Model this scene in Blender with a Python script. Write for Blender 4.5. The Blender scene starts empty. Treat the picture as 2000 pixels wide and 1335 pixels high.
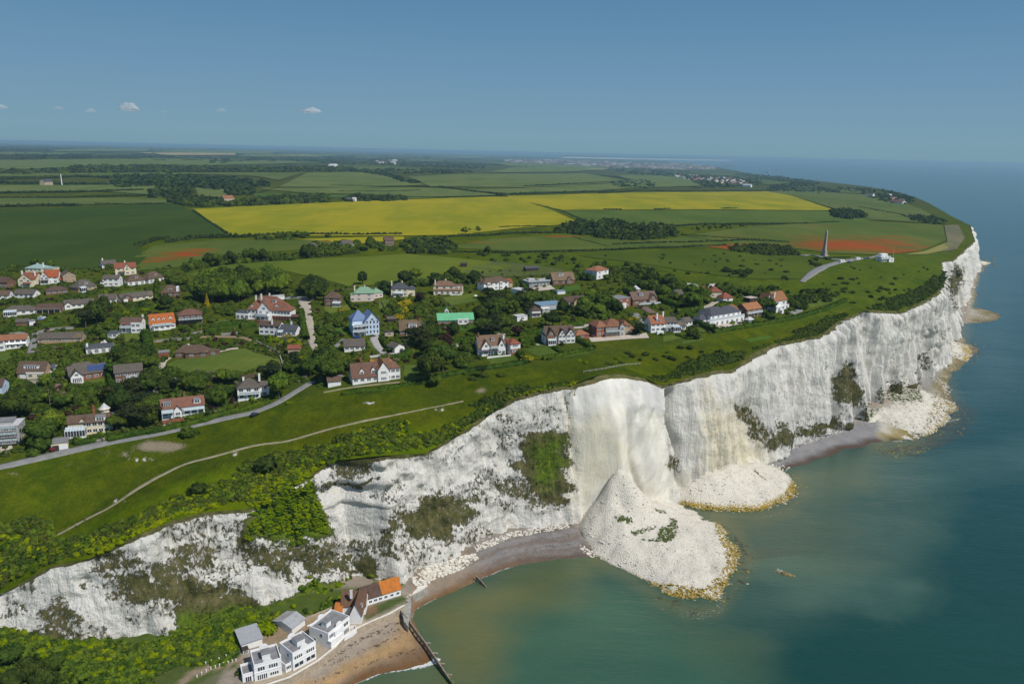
import bpy, bmesh, math, random
import numpy as np
from mathutils import Vector, Matrix
random.seed(7); RS = np.random.RandomState(7)
scene = bpy.context.scene
COL = scene.collection
D = bpy.data
# ---------------------------------------------------------------- camera, sky, sun, exposure
F = 1450.0; PITCH = math.radians(14.35); ROLL = math.radians(1.29); HC = 180.0
_r = np.array([1, 0, 0.]); _f = np.array([0, math.cos(PITCH), -math.sin(PITCH)]); _u = np.cross(_r, _f)
CR = math.cos(ROLL)*_r + math.sin(ROLL)*_u; CU = -math.sin(ROLL)*_r + math.cos(ROLL)*_u
cam_d = D.cameras.new('camera'); cam = D.objects.new('camera', cam_d); COL.objects.link(cam)
cam_d.sensor_width = 36; cam_d.lens = 36*F/2000; cam_d.clip_start = 1; cam_d.clip_end = 400000
cam.matrix_world = Matrix(((CR[0], CU[0], -_f[0], 0), (CR[1], CU[1], -_f[1], 0), (CR[2], CU[2], -_f[2], HC), (0, 0, 0, 1)))
scene.camera = cam
SUN_EL = math.radians(50); SUN_DIR = Vector((0.80, -0.60, 0)).normalized()
SUN_AZ = math.atan2(SUN_DIR.x, SUN_DIR.y)
world = D.worlds.new('World'); scene.world = world; world.use_nodes = True
wn = world.node_tree.nodes; wl = world.node_tree.links
wn.clear()
wo = wn.new('ShaderNodeOutputWorld'); wb = wn.new('ShaderNodeBackground'); ws = wn.new('ShaderNodeTexSky')
ws.sky_type = 'NISHITA'; ws.sun_disc = False; ws.sun_elevation = SUN_EL; ws.sun_rotation = SUN_AZ
ws.altitude = 100; ws.air_density = 1.0; ws.dust_density = 0.25; ws.ozone_density = 4.0
wb.inputs[1].default_value = 0.085
# low in the sky the summer haze takes over from the clear Nishita blue, alike all round the horizon
wg = wn.new('ShaderNodeTexCoord'); wx_ = wn.new('ShaderNodeSeparateXYZ'); wr = wn.new('ShaderNodeValToRGB'); wm = wn.new('ShaderNodeMix'); wm.data_type = 'RGBA'; wf = wn.new('ShaderNodeMapRange'); wf.interpolation_type = 'SMOOTHSTEP'
wl.new(wg.outputs['Generated'], wx_.inputs[0]); wl.new(wx_.outputs[2], wr.inputs[0]); wl.new(wx_.outputs[2], wf.inputs[0])
wf.inputs[1].default_value = .16; wf.inputs[2].default_value = .75; wf.inputs[3].default_value = 0; wf.inputs[4].default_value = 1
SKS = 0.085
for k_, (p_, c_) in enumerate([(0, (.195, .335, .415)), (.02, (.200, .345, .435)), (.09, (.158, .302, .452)), (.18, (.106, .243, .402)), (.5, (.075, .185, .34)), (1, (.06, .15, .30))]):
    e_ = wr.color_ramp.elements[k_] if k_ < 2 else wr.color_ramp.elements.new(p_); e_.position = p_; e_.color = (*[v/SKS for v in c_], 1)
wl.new(wf.outputs[0], wm.inputs[0]); wl.new(wr.outputs[0], wm.inputs[6]); wl.new(ws.outputs[0], wm.inputs[7])
wl.new(wm.outputs[2], wb.inputs[0]); wl.new(wb.outputs[0], wo.inputs[0])
sd = D.lights.new('sun', 'SUN'); sd.energy = 3.9; sd.angle = math.radians(0.53); sd.color = (1.0, 0.955, 0.89)
sun = D.objects.new('sun', sd); COL.objects.link(sun)
_sv = Vector((SUN_DIR.x*math.cos(SUN_EL), SUN_DIR.y*math.cos(SUN_EL), math.sin(SUN_EL)))
sun.rotation_euler = _sv.to_track_quat('Z', 'Y').to_euler(); sun.location = (200, -200, 400)
scene.view_settings.view_transform = 'Standard'; scene.view_settings.look = 'None'
scene.view_settings.exposure = 0.0; scene.view_settings.gamma = 1.0; scene.view_settings.use_curve_mapping = False
scene.cycles.max_bounces = 5; scene.cycles.diffuse_bounces = 2; scene.cycles.glossy_bounces = 2
scene.cycles.transmission_bounces = 2; scene.cycles.transparent_max_bounces = 8; scene.cycles.volume_bounces = 0
# ---------------------------------------------------------------- survey helpers: photograph sight lines -> places on the land
R2 = math.sqrt(2)
def rays(px, py):
    px = np.asarray(px, float); py = np.asarray(py, float)
    return _f + np.multiply.outer((px-1000)/F, CR) + np.multiply.outer((667.5-py)/F, CU)
def at(px, py, z):
    d = rays(px, py); k = (z-HC)/d[..., 2]
    return d*k[..., None] + np.array([0, 0, HC]) if np.ndim(k) else d*k + np.array([0, 0, HC])
def toST(x, y): return (x+y)/R2, (y-x)/R2
def toXY(s, t): return (s-t)/R2, (s+t)/R2
def proj(P):
    q = P - np.array([0, 0, HC]); w = q@_f; w = np.where(w > 1, w, 1)
    return 1000+F*(q@CR)/w, 667.5-F*(q@CU)/w
def cut(px, py, tt):
    d = rays(px, py); dt = (d[1]-d[0])/R2; return d*(tt/dt) + np.array([0, 0, HC])
# value noise (numpy)
def _h(ix, iy, seed):
    n = (ix*374761393 + iy*668265263 + seed*1442695041) & 0xffffffff
    n = ((n ^ (n >> 13))*1274126177) & 0xffffffff
    return ((n ^ (n >> 16)) & 0xffff)/65535.0
def vnoise(x, y, seed=0):
    x = np.asarray(x, float); y = np.asarray(y, float)
    xi = np.floor(x).astype(np.int64); yi = np.floor(y).astype(np.int64); fx = x-xi; fy = y-yi
    fx = fx*fx*(3-2*fx); fy = fy*fy*(3-2*fy)
    a = _h(xi, yi, seed); b = _h(xi+1, yi, seed); c = _h(xi, yi+1, seed); d = _h(xi+1, yi+1, seed)
    return (a+(b-a)*fx)*(1-fy) + (c+(d-c)*fx)*fy
def fbm(x, y, oct=4, seed=0):
    r = 0; a = .5; n = 0
    for i in range(oct):
        r = r + a*vnoise(x*2**i, y*2**i, seed+i*17); n += a; a *= .5
    return r/n
def polydist(px, py, poly):
    """signed distance in px: negative inside"""
    P = np.array(poly, float); inside = np.zeros(px.shape, bool); dmin = np.full(px.shape, 1e9)
    for i in range(len(P)):
        x1, y1 = P[i]; x2, y2 = P[(i+1) % len(P)]
        dx, dy = x2-x1, y2-y1; L = dx*dx+dy*dy+1e-9
        h = np.clip(((px-x1)*dx+(py-y1)*dy)/L, 0, 1)
        dmin = np.minimum(dmin, np.hypot(px-x1-h*dx, py-y1-h*dy))
        c = ((y1 > py) != (y2 > py)) & (px < (x2-x1)*(py-y1)/(y2-y1+1e-12)+x1)
        inside ^= c
    return np.where(inside, -dmin, dmin)
def pmask(P, poly, soft=6, warp=0):
    px, py = proj(P)
    if warp:
        px = px+(fbm(P[:, 0]/7+P[:, 2]/9, P[:, 1]/7+P[:, 2]/5, 4, 301)-.5)*4*warp; py = py+(fbm(P[:, 0]/7+40, P[:, 1]/7+P[:, 2]/6, 4, 302)-.5)*4*warp
    return np.clip(.5-polydist(px, py, poly)/(2*soft), 0, 1)
def lmask(P, line, width, soft=3):
    px, py = proj(P); dmin = np.full(px.shape, 1e9)
    for (x1, y1), (x2, y2) in zip(line[:-1], line[1:]):
        dx, dy = x2-x1, y2-y1; h = np.clip(((px-x1)*dx+(py-y1)*dy)/(dx*dx+dy*dy), 0, 1)
        dmin = np.minimum(dmin, np.hypot(px-x1-h*dx, py-y1-h*dy))
    return np.clip(.5-(dmin-width)/(2*soft), 0, 1)
# ---------------------------------------------------------------- coast stations
_foot = [(-200,1290,14),(0,1240,14),(170,1275,8),(340,1275,6),(470,1200,6),(560,1190,6),(640,1160,5),(700,1130,5),(790,1150,4),(830,1120,3),(930,1065,3),(1000,1040,3),(1110,1025,3),(1200,1010,3),(1290,985,3),(1380,950,3),(1490,900,3),(1560,860,4),(1650,825,4),(1720,790,4),(1800,745,4),(1840,715,3),(1850,660,3),(1866,630,3),(1880,590,3),(1895,550,3),(1905,525,3),(1912,500,3)]
FS, FT, FZ = [], [], []
for p in _foot:
    q = at(*p); s, t = toST(q[0], q[1])
    if FS and s < FS[-1]+4: s = FS[-1]+4
    FS.append(s); FT.append(t); FZ.append(p[2])
_top = [(-200,1215,8),(0,1160,12),(100,1105,14),(175,1090,14),(275,1042,16),(340,1015,18),(400,1000,18),(490,993,16),(550,955,18),(610,925,18),(650,900,18),(740,890,18),(830,885,12),(900,845,12),(960,800,14),(1010,775,14),(1080,757,14),(1115,752,15),(1125,745,15),(1170,732,15),(1210,729,15),(1260,738,13),(1290,752,10),(1310,748,10),(1350,735,10),(1400,722,10),(1430,722,8),(1470,690,13),(1510,672,14),(1600,655,12),(1640,625,14),(1690,605,13),(1760,608,5),(1800,590,8),(1830,572,10),(1842,550,11),(1838,510,30),(1862,507,18),(1900,497,-12),(1905,470,8)]
TS, TT, TZ = [], [], []
for (x, y, off) in _top:
    s = 300.
    for _ in range(40):
        tt = np.interp(s, FS, FT)+off; q = cut(x, y, tt); s = .5*s+.5*toST(q[0], q[1])[0]
    if TS and s < TS[-1]+4: continue
    TS.append(s); TT.append(tt); TZ.append(float(q[2]))
# the coast beyond the headland, out to the far flat shore
_far = [(1895,440,72),(1862,424,70),(1815,397,62),(1790,386,56),(1750,374,50),(1690,364,38),(1640,358,26),(1560,349,14),(1470,340,6),(1440,334,5),(1400,326,4),(1345,319,4),(1230,309,4)]
for (x, y, z) in _far:
    q = at(x, y, z); s, t = toST(q[0], q[1])
    if s < TS[-1]+30: continue
    TS.append(s); TT.append(t); TZ.append(z)
    if s > FS[-1]+50: FS.append(s); FT.append(t-12-z*.3); FZ.append(1)
k = TT[-1]/TS[-1]
for s in (90000., 200000.):
    TS.append(s); TT.append(s*k*1.06); TZ.append(4); FS.append(s); FT.append(s*k*1.06-12); FZ.append(1)
for A in (TS, FS): A.insert(0, A[0]-3000)
TT.insert(0, TT[0]+900); FT.insert(0, FT[0]+900); TZ.insert(0, 20); FZ.insert(0, 10)
TS, TT, TZ, FS, FT, FZ = map(np.array, (TS, TT, TZ, FS, FT, FZ))
def ttop(s): return np.interp(s, TS, TT)
def ztop(s): return np.interp(s, TS, TZ)
def tfoot(s): return np.interp(s, FS, FT)
def zfoot(s): return np.interp(s, FS, FZ)
_ctl = [(0,915,47),(0,1000,38),(0,1070,30),(100,1045,31),(200,990,38),(300,925,47),(450,890,54),(560,780,60),(700,800,64),(900,790,66),(950,760,67),(1200,700,71),(1400,650,75),(1550,600,78),(1700,560,80),(1609,500,83),(1750,500,82),
 (100,820,55),(100,730,62),(300,700,64),(100,650,68),(100,560,76),(500,600,72),(700,640,72),(730,720,67),(900,620,73),(900,560,76),(1150,540,79),(1300,600,77),(1000,690,70),
 (200,480,78),(500,430,77),(700,510,80),(1200,480,81),(1200,420,78),(1000,400,77),(1500,400,76),(1700,420,73),(300,380,75),(300,340,78),(1000,350,70),(1300,370,64),(1500,365,46),(1400,342,20),(1150,328,18),(800,320,50),(0,320,70),(0,300,80),(500,300,70),(1000,312,25)]
def _cmp(s, t):
    r = np.hypot(s, t)+1e-6; g = np.log1p(r/400)*400/r; return s*g, t*g
_cs, _ct, _cz = [], [], []
for (x, y, z) in _ctl:
    q = at(x, y, z); s, t = toST(q[0], q[1]); _cs.append(s); _ct.append(t); _cz.append(z)
for s in TS[1:-1]:
    _cs.append(s); _ct.append(float(ttop(s))); _cz.append(float(ztop(s)))
_cs, _ct = _cmp(np.array(_cs), np.array(_ct)); _cz = np.array(_cz, float)
_M = np.hypot(_cs[:, None]-_cs, _ct[:, None]-_ct) - np.eye(len(_cs))*6.0
_n = len(_cs); _A = np.zeros((_n+1, _n+1)); _A[:_n, :_n] = _M; _A[_n, :_n] = 1; _A[:_n, _n] = 1
_W = np.linalg.solve(_A, np.append(_cz, 0))
def _rbf(s, t):
    a, b = _cmp(s, t); out = np.full(np.shape(a), _W[_n])
    for i in range(_n): out = out + _W[i]*np.hypot(a-_cs[i], b-_ct[i])
    return out
def zland(s, t):
    s = np.asarray(s, float); t = np.asarray(t, float)
    k = t-ttop(s); tt = ttop(s)
    fix = (ztop(s)-_rbf(s, tt))*np.exp(-np.maximum(k, 0)/40)
    r = np.hypot(s, t)
    und = (fbm(s/38, t/38, 3, 5)-.5)*2.0*np.clip(k/25, 0, 1) + (vnoise(s/1500, t/1500, 9)-.5)*np.clip((r-900)/2500, 0, 1)*16*np.clip(k/400, 0, 1)
    return _rbf(s, t)+fix+und
def zxy(x, y): s, t = toST(x, y); return zland(s, t)
def gpt(px, py):
    """where the sight line through a photograph pixel meets the land"""
    px = np.atleast_1d(np.asarray(px, float)); py = np.atleast_1d(np.asarray(py, float))
    z = np.full(px.shape, 75.)
    for _ in range(14):
        q = at(px, py, z); z = .35*z+.65*np.minimum(zxy(q[:, 0], q[:, 1]), 165)
    q = at(px, py, z); return q
def g1(px, py): return gpt([px], [py])[0]
# ---------------------------------------------------------------- objects
def tag(o, label=None, cat=None, group=None, kind=None):
    if label: o['label'] = label
    if cat: o['category'] = cat
    if group: o['group'] = group
    if kind: o['kind'] = kind
    return o
def link(o, parent=None):
    COL.objects.link(o)
    if parent: o.parent = parent
    return o
def empty(name, loc, rz=0, label=None, cat=None, group=None):
    o = D.objects.new(name, None); o.location = loc; o.rotation_euler = (0, 0, rz); o.empty_display_size = 1
    COL.objects.link(o); return tag(o, label, cat, group)
def np_mesh(name, V, Fq, mats=(), smooth=False, attrs=None, midx=None):
    V = np.asarray(V, np.float32); Fq = np.asarray(Fq, np.int32); n = Fq.shape[1]
    me = D.meshes.new(name); me.vertices.add(len(V)); me.vertices.foreach_set('co', V.ravel())
    me.loops.add(Fq.size); me.loops.foreach_set('vertex_index', Fq.ravel())
    me.polygons.add(len(Fq)); me.polygons.foreach_set('loop_start', np.arange(0, Fq.size, n, dtype=np.int32))
    if smooth: me.polygons.foreach_set('use_smooth', np.ones(len(Fq), bool))
    for m in mats: me.materials.append(m)
    if midx is not None: me.polygons.foreach_set('material_index', np.asarray(midx, np.int32))
    for k, a in (attrs or {}).items():
        a = np.asarray(a, np.float32)
        if a.ndim == 1:
            at_ = me.attributes.new(k, 'FLOAT', 'POINT'); at_.data.foreach_set('value', a)
        else:
            at_ = me.attributes.new(k, 'FLOAT_COLOR', 'POINT'); a4 = np.ones((len(a), 4), np.float32); a4[:, :3] = a; at_.data.foreach_set('color', a4.ravel())
    me.update(calc_edges=True); me.validate(); return me
def grid_faces(nu, nv, flip=False):
    i = np.arange(nu-1)[:, None]*nv + np.arange(nv-1)[None, :]; i = i.ravel()
    f = np.stack([i, i+nv, i+nv+1, i+1], 1)
    return f[:, ::-1] if flip else f
class MB:
    """collects shapes, then links them as one mesh object"""
    def __init__(s): s.v = []; s.f = []; s.m = []
    def add(s, vs, fs, m=0):
        o = len(s.v); s.v += [tuple(v) for v in vs]; s.f += [tuple(i+o for i in f) for f in fs]; s.m += [m]*len(fs)
    def box(s, x0, x1, y0, y1, z0, z1, m=0):
        s.add([(x0,y0,z0),(x1,y0,z0),(x1,y1,z0),(x0,y1,z0),(x0,y0,z1),(x1,y0,z1),(x1,y1,z1),(x0,y1,z1)],
              [(0,3,2,1),(4,5,6,7),(0,1,5,4),(1,2,6,5),(2,3,7,6),(3,0,4,7)], m)
    def prism(s, pts, z0, z1, m=0):
        n = len(pts); s.add([(x, y, z0) for x, y in pts]+[(x, y, z1) for x, y in pts],
              [tuple(range(n-1, -1, -1)), tuple(range(n, 2*n))]+[(i, (i+1) % n, (i+1) % n+n, i+n) for i in range(n)], m)
    def beam(s, a, b, w, h=None, m=0):
        a = Vector(a); b = Vector(b); d = (b-a).normalized(); h = h or w
        x = d.cross(Vector((0, 0, 1))); x = Vector((1, 0, 0)) if x.length < 1e-3 else x.normalized(); y = x.cross(d)
        vs = [p+x*sx*w/2+y*sy*h/2 for p in (a, b) for sx, sy in ((-1,-1),(1,-1),(1,1),(-1,1))]
        s.add(vs, [(3,2,1,0),(4,5,6,7),(0,1,5,4),(1,2,6,5),(2,3,7,6),(3,0,4,7)], m)
    def tube(s, a, b, r0, r1, n=8, m=0):
        a = Vector(a); b = Vector(b); d = (b-a).normalized()
        x = d.cross(Vector((0, 0, 1))); x = Vector((1, 0, 0)) if x.length < 1e-3 else x.normalized(); y = x.cross(d)
        vs = [p+(x*math.cos(6.2832*i/n)+y*math.sin(6.2832*i/n))*r for p, r in ((a, r0), (b, r1)) for i in range(n)]
        s.add(vs, [tuple(range(n)), tuple(range(2*n-1, n-1, -1))]+[(i+n, (i+1) % n+n, (i+1) % n, i) for i in range(n)], m)
    def mesh(s, name, mats):
        me = D.meshes.new(name); me.from_pydata(s.v, [], s.f)
        for m in (mats if isinstance(mats, (list, tuple)) else [mats]): me.materials.append(m)
        me.polygons.foreach_set('material_index', s.m); me.update(); return me
    def build(s, name, mats, parent=None):
        return link(D.objects.new(name, s.mesh(name, mats)), parent)
# ---------------------------------------------------------------- materials
class NM:
    def __init__(s, name, rough=.9, spec=.2):
        s.m = D.materials.new(name); s.m.use_nodes = True; s.t = s.m.node_tree; s.n = s.t.nodes; s.b = s.n['Principled BSDF']
        s.b.inputs['Roughness'].default_value = rough; s.b.inputs['Specular IOR Level'].default_value = spec
    def new(s, t, **k):
        n = s.n.new(t)
        for a, v in k.items(): setattr(n, a, v)
        return n
    def lk(s, a, b): s.t.links.new(a, b)
    def pos(s, scale=(1, 1, 1), rot=0):
        if not hasattr(s, '_g'): s._g = s.new('ShaderNodeNewGeometry')
        mp = s.new('ShaderNodeMapping'); mp.inputs['Scale'].default_value = scale; mp.inputs['Rotation'].default_value = (0, 0, rot)
        s.lk(s._g.outputs['Position'], mp.inputs['Vector']); return mp.outputs[0]
    def objpos(s, scale=(1, 1, 1)):
        g = s.new('ShaderNodeTexCoord'); mp = s.new('ShaderNodeMapping'); mp.inputs['Scale'].default_value = scale
        s.lk(g.outputs['Object'], mp.inputs['Vector']); return mp.outputs[0]
    def noise(s, vec, scale, detail=4, rough=.55, dist=0):
        n = s.new('ShaderNodeTexNoise'); n.inputs['Scale'].default_value = scale; n.inputs['Detail'].default_value = detail
        n.inputs['Roughness'].default_value = rough; n.inputs['Distortion'].default_value = dist; s.lk(vec, n.inputs['Vector']); return n.outputs['Fac']
    def voro(s, vec, scale, feature='F1', out='Distance'):
        n = s.new('ShaderNodeTexVoronoi'); n.feature = feature; n.inputs['Scale'].default_value = scale; s.lk(vec, n.inputs['Vector']); return n.outputs[out]
    def attr(s, name, out='Fac'):
        n = s.new('ShaderNodeAttribute'); n.attribute_name = name; return n.outputs[out]
    def math(s, op, a, b=None, c=None, clamp=False):
        n = s.new('ShaderNodeMath', operation=op, use_clamp=clamp)
        for i, v in enumerate((a, b, c)):
            if v is None: continue
            if isinstance(v, (int, float)): n.inputs[i].default_value = v
            else: s.lk(v, n.inputs[i])
        return n.outputs[0]
    def ramp(s, v, a, b, to0=0, to1=1, smooth=True):
        n = s.new('ShaderNodeMapRange'); n.interpolation_type = 'SMOOTHSTEP' if smooth else 'LINEAR'
        s.lk(v, n.inputs[0]); n.inputs[1].default_value = a; n.inputs[2].default_value = b; n.inputs[3].default_value = to0; n.inputs[4].default_value = to1
        return n.outputs[0]
    def mix(s, f, a, b, mode='MIX'):
        n = s.new('ShaderNodeMix', data_type='RGBA', blend_type=mode)
        for i, v in ((0, f), (6, a), (7, b)):
            if isinstance(v, (int, float)): n.inputs[i].default_value = v
            elif isinstance(v, tuple): n.inputs[i].default_value = (*v, 1)
            else: s.lk(v, n.inputs[i])
        return n.outputs[2]
    def base(s, v):
        if isinstance(v, tuple): s.b.inputs['Base Color'].default_value = (*v, 1)
        else: s.lk(v, s.b.inputs['Base Color'])
    def bump(s, h, dist, strength=1):
        n = s.new('ShaderNodeBump'); n.inputs['Distance'].default_value = dist; n.inputs['Strength'].default_value = strength
        s.lk(h, n.inputs['Height']); s.lk(n.outputs[0], s.b.inputs['Normal']); return n
def plain(name, c, rough=.8, var=.12, scale=1.5, bump=0, spec=.2, metal=0):
    """a paint or stone whose tone wanders a little over the thing"""
    m = NM(name, rough, spec); p = m.objpos(); n = m.noise(p, scale, 5, .6)
    m.base(m.mix(m.ramp(n, .3, .7, 0, 1), tuple(x*(1-var) for x in c), tuple(min(1, x*(1+var)) for x in c)))
    m.b.inputs['Metallic'].default_value = metal
    if bump: m.bump(n, bump)
    return m.m
# ================================================================ the land: ground sheet, cliff, shore, sea
def smoothstep(a, b, x): x = np.clip((x-a)/(b-a), 0, 1); return x*x*(3-2*x)
# ---- ground sheet
s_ax = np.concatenate([-40-np.geomspace(4, 3000, 22)[::-1], np.arange(-40, 960, 2.2), 960+np.geomspace(3, 1000, 90), 1960+np.geomspace(14, 88000, 110)])
k_ax = np.concatenate([[0, .8], np.arange(2, 330, 2.2), 330+np.geomspace(2.5, 900, 110), 1230+np.geomspace(14, 88000, 70)])
S, K = np.meshgrid(s_ax, k_ax, indexing='ij'); T = ttop(S)+K; Z = zland(S, T)
X, Y = toXY(S, T); GP = np.stack([X, Y, Z], -1).reshape(-1, 3)
kk = K.ravel()
# colour of the turf and earth (real colour of the thing, patch by patch)
def C3(*c): return np.array(c)
def blend(col, m, c): return col*(1-m[:, None]) + np.array(c)*m[:, None]
gc = np.tile(C3(.074, .100, .006), (len(GP), 1))
gpx, gpy = proj(GP)
n1 = fbm(GP[:, 0]/30, GP[:, 1]/30, 4, 21); n2 = fbm(GP[:, 0]/9, GP[:, 1]/9, 3, 33)
gc = blend(gc, smoothstep(.4, .65, n1)*.7, (.096, .128, .007)); gc = blend(gc, smoothstep(.5, .7, n2)*.5, (.056, .090, .010))
DOWN = [(1330,500),(1600,470),(1850,480),(1860,520),(1840,570),(1500,640),(1440,600),(1200,540),(940,520),(950,490)]
gc = blend(gc, pmask(GP, DOWN, 10)*.6, (.080, .128, .015))
VILL = [(-100,520),(330,500),(640,540),(950,510),(1300,540),(1480,560),(1600,580),(1560,610),(1360,670),(1000,720),(640,770),(560,790),(-100,920)]
gc = blend(gc, pmask(GP, VILL, 6)*.75, (.070, .098, .014))
RIM = [(-50,1010),(100,1060),(330,950),(480,900),(700,850),(900,820),(1000,770),(1130,745),(1110,790),(800,930),(640,1000),(480,1030),(0,1180)]
gc = blend(gc, pmask(GP, RIM, 8)*.7, (.115, .172, .004))
far_t = smoothstep(900, 3000, np.hypot(GP[:, 0], GP[:, 1])); gc = blend(gc, far_t, (.062, .080, .022))
def soft_line(col, line, w, c, a=1, soft=2.5): return blend(col, lmask(GP, line, w, soft)*a*(.55+.45*smoothstep(.35, .6, fbm(GP[:,0]/4, GP[:,1]/4, 3, 71))), c)
dirt = np.zeros(len(GP))
for line, w, a in [([(100,1048),(170,1012),(220,988),(255,962),(300,935),(360,905),(430,888),(500,868),(560,862),(640,838),(720,820),(780,808),(860,792),(905,783)], 3.4, .45),
                   ([(905,783),(960,772),(1030,765),(1110,742),(1160,728)], 1.6, .35),
                   ([(1160,728),(1220,722),(1300,706),(1400,690),(1500,665),(1560,640),(1630,608),(1700,590),(1760,575)], 2.6, .30),
                   ([(1760,575),(1790,540),(1720,560),(1650,580)], 1.8, .35), ([(1660,540),(1690,590),(1640,610)], 1.8, .4), ([(1660,540),(1700,515)], 1.5, .4),
                   ([(510,822),(640,842)], 1.2, .35), ([(530,815),(545,828),(500,865)], 1.4, .4), ([(0,985),(120,975),(250,950),(300,940)], 1.0, .3),
                   ([(1110,742),(1200,716),(1230,712)], 1.0, .3)]:
    dirt = np.maximum(dirt, lmask(GP, line, w, 2.0)*a)
for (x, y, rx, ry, a) in [(330,872,62,14,.8),(243,888,20,8,.7),(205,882,20,6,.5),(80,885,18,7,.5),(130,910,10,5,.5),(25,925,22,5,.5),(270,897,26,4,.9),(940,762,20,8,.7),(722,787,16,3,1.),(745,840,12,10,.55),(290,985,10,3,.3),
                          (460,888,12,3,.9),(215,892,5,2,.8),(1030,700,10,3,.3),(860,800,8,3,.9),(900,800,8,4,.4),(530,870,14,5,.4),(625,850,12,5,.35),(1085,670,16,4,.2),(1235,655,36,4,.5)]:
    d = np.hypot((gpx-x)/rx, (gpy-y)/ry); dirt = np.maximum(dirt, np.clip(1.25-d+1.2*(n2-.5), 0, 1)*a)
chalky = np.zeros(len(GP))
for (x, y, rx, ry) in [(270,897,26,3.5),(722,787,16,3),(460,888,10,2.5),(860,800,10,2),(232,978,16,3.2),(1280,668,8,1.5),(1050,672,7,2),(1345,557,20,6),(1395,560,14,7)]:
    chalky = np.maximum(chalky, np.clip(1.6-np.hypot((gpx-x)/rx, (gpy-y)/ry)+(n2-.5), 0, 1)*.8)
m = NM('turf', 1.0, .0)
p = m.pos(); na = m.noise(p, .35, 6, .65); nb = m.noise(p, 1.6, 5, .7); nc = m.noise(m.pos((.02, .02, .02)), 1, 5, .6)
col = m.attr('tone', 'Color')
ne = m.noise(p, .09, 5, .7); col = m.mix(m.ramp(ne, .40, .62, 0, .75), col, m.mix(1.0, col, (1.40, 1.28, .95), 'MULTIPLY')); col = m.mix(m.ramp(m.noise(p, .05, 6, .72), .50, .62, 0, .7), col, m.mix(1.0, col, (.62, .78, .7), 'MULTIPLY'))
col = m.mix(m.ramp(na, .35, .7), col, m.mix(1.0, col, (1.35, 1.25, 1.0), 'MULTIPLY'))
col = m.mix(m.ramp(nb, .42, .68), m.mix(1.0, col, (.62, .68, .7), 'MULTIPLY'), col)
col = m.mix(m.math('MULTIPLY', m.ramp(nc, .45, .65), .5), col, m.mix(1.0, col, (1.35, 1.12, .8), 'MULTIPLY'))
df = m.ramp(m.math('ADD', m.attr('dirt'), m.math('MULTIPLY', m.math('SUBTRACT', nb, .5), 1.1)), .3, .75)
col = m.mix(df, col, (.30, .25, .17))
cf = m.ramp(m.math('ADD', m.attr('chalky'), m.math('MULTIPLY', m.math('SUBTRACT', nb, .5), 1.2)), .45, .7)
col = m.mix(cf, col, (.62, .60, .54))
m.base(col); m.bump(m.math('ADD', na, m.math('MULTIPLY', nb, .6)), 1.1, .9); TURF = m.m
me = np_mesh('ground', GP, grid_faces(len(s_ax), len(k_ax)), [TURF], True, {'tone': gc, 'dirt': dirt, 'chalky': chalky})
ground = link(D.objects.new('ground', me)); tag(ground, kind='structure')
# ---- cliff: strip from a turf lip over the edge down to the foot
cs = np.concatenate([-40-np.geomspace(8, 3000, 14)[::-1], np.arange(-40, 960, .85), 960+np.geomspace(1, 900, 330), 1860+np.geomspace(20, 88000, 90)])
NVC = 104; v_ax = np.linspace(0, 1, NVC)
Sc, Vc = np.meshgrid(cs, v_ax, indexing='ij')
tt = ttop(Sc); tf = tfoot(Sc); zt = ztop(Sc); zf = zfoot(Sc)-3.5
# scar of the great fall: a smooth bulging face; concave profile elsewhere
prof = np.where(Vc < .5, Vc*1.0, Vc)
steep = np.interp(Sc, [-50, 60, 150, 175, 240, 262, 300, 330, 420, 900], [1.15, 1.15, 1.1, 1.3, 1.25, 1.05, 1.05, 1.3, 1.5, 1.35])
tn = tt+(tf-tt)*Vc**steep
H = (zt-zf)
zn = zt-H*(Vc**1.0)
# relief
near = np.clip(1.0-(Sc-1100)/1500, .15, 1)*np.clip(Vc*14, 0, 1)*np.clip((1-Vc)*12+.35, 0, 1)
smoothface = smoothstep(258, 268, Sc)*(1-smoothstep(305, 322, Sc))
hz = zn
flute = (fbm(Sc/5.2+fbm(Sc/26, hz/26, 3, 3)*2.4, hz/75, 4, 11)-.5)*8.5+(fbm(Sc/13+fbm(Sc/30, hz/22, 2, 5)*1.5, hz/90, 3, 19)-.5)*7*smoothstep(395, 430, Sc)
fine = (fbm(Sc/2.2, hz/14, 4, 41)-.5)*2.6
block = (fbm(Sc/6, hz/5, 4, 51)-.5)*2.6
big = (fbm(Sc/34, hz/150, 3, 61)-.5)*16*smoothstep(330, 400, Sc)
left = 1-smoothstep(240, 262, Sc)
ledge = np.sin(hz/3.0*2+fbm(Sc/20, hz/20, 2, 8)*9)*.18
lean = Sc-.42*(1-Vc)*30*smoothstep(388, 420, Sc)*(1-smoothstep(470, 540, Sc))
rg = 1-np.abs(2*fbm((lean+fbm(Sc/20, hz/18, 3, 23)*7)/12.5, hz/140, 3, 27)-1)*2.2; rg2 = 1-np.abs(2*fbm((lean+fbm(Sc/9, hz/9, 3, 24)*3)/4.2, hz/70, 3, 29)-1)*2.2
ridge = (rg*(6.5+3.5*smoothstep(440, 520, Sc))+rg2*2.6-3.5)*smoothstep(385, 410, Sc)+(rg2*2.2-1)*smoothstep(322, 335, Sc)*(1-smoothstep(385, 410, Sc))+(rg2*1.8-.8)*left
disp = (ridge+flute*(1-.6*left)*.6+fine+block*(.35+1.0*left)+big+ledge+left*(fbm(Sc/16, hz/12, 3, 77)-.5)*7)*(1-smoothface*(.55+.30*smoothstep(.25, .45, Vc)))
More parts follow.
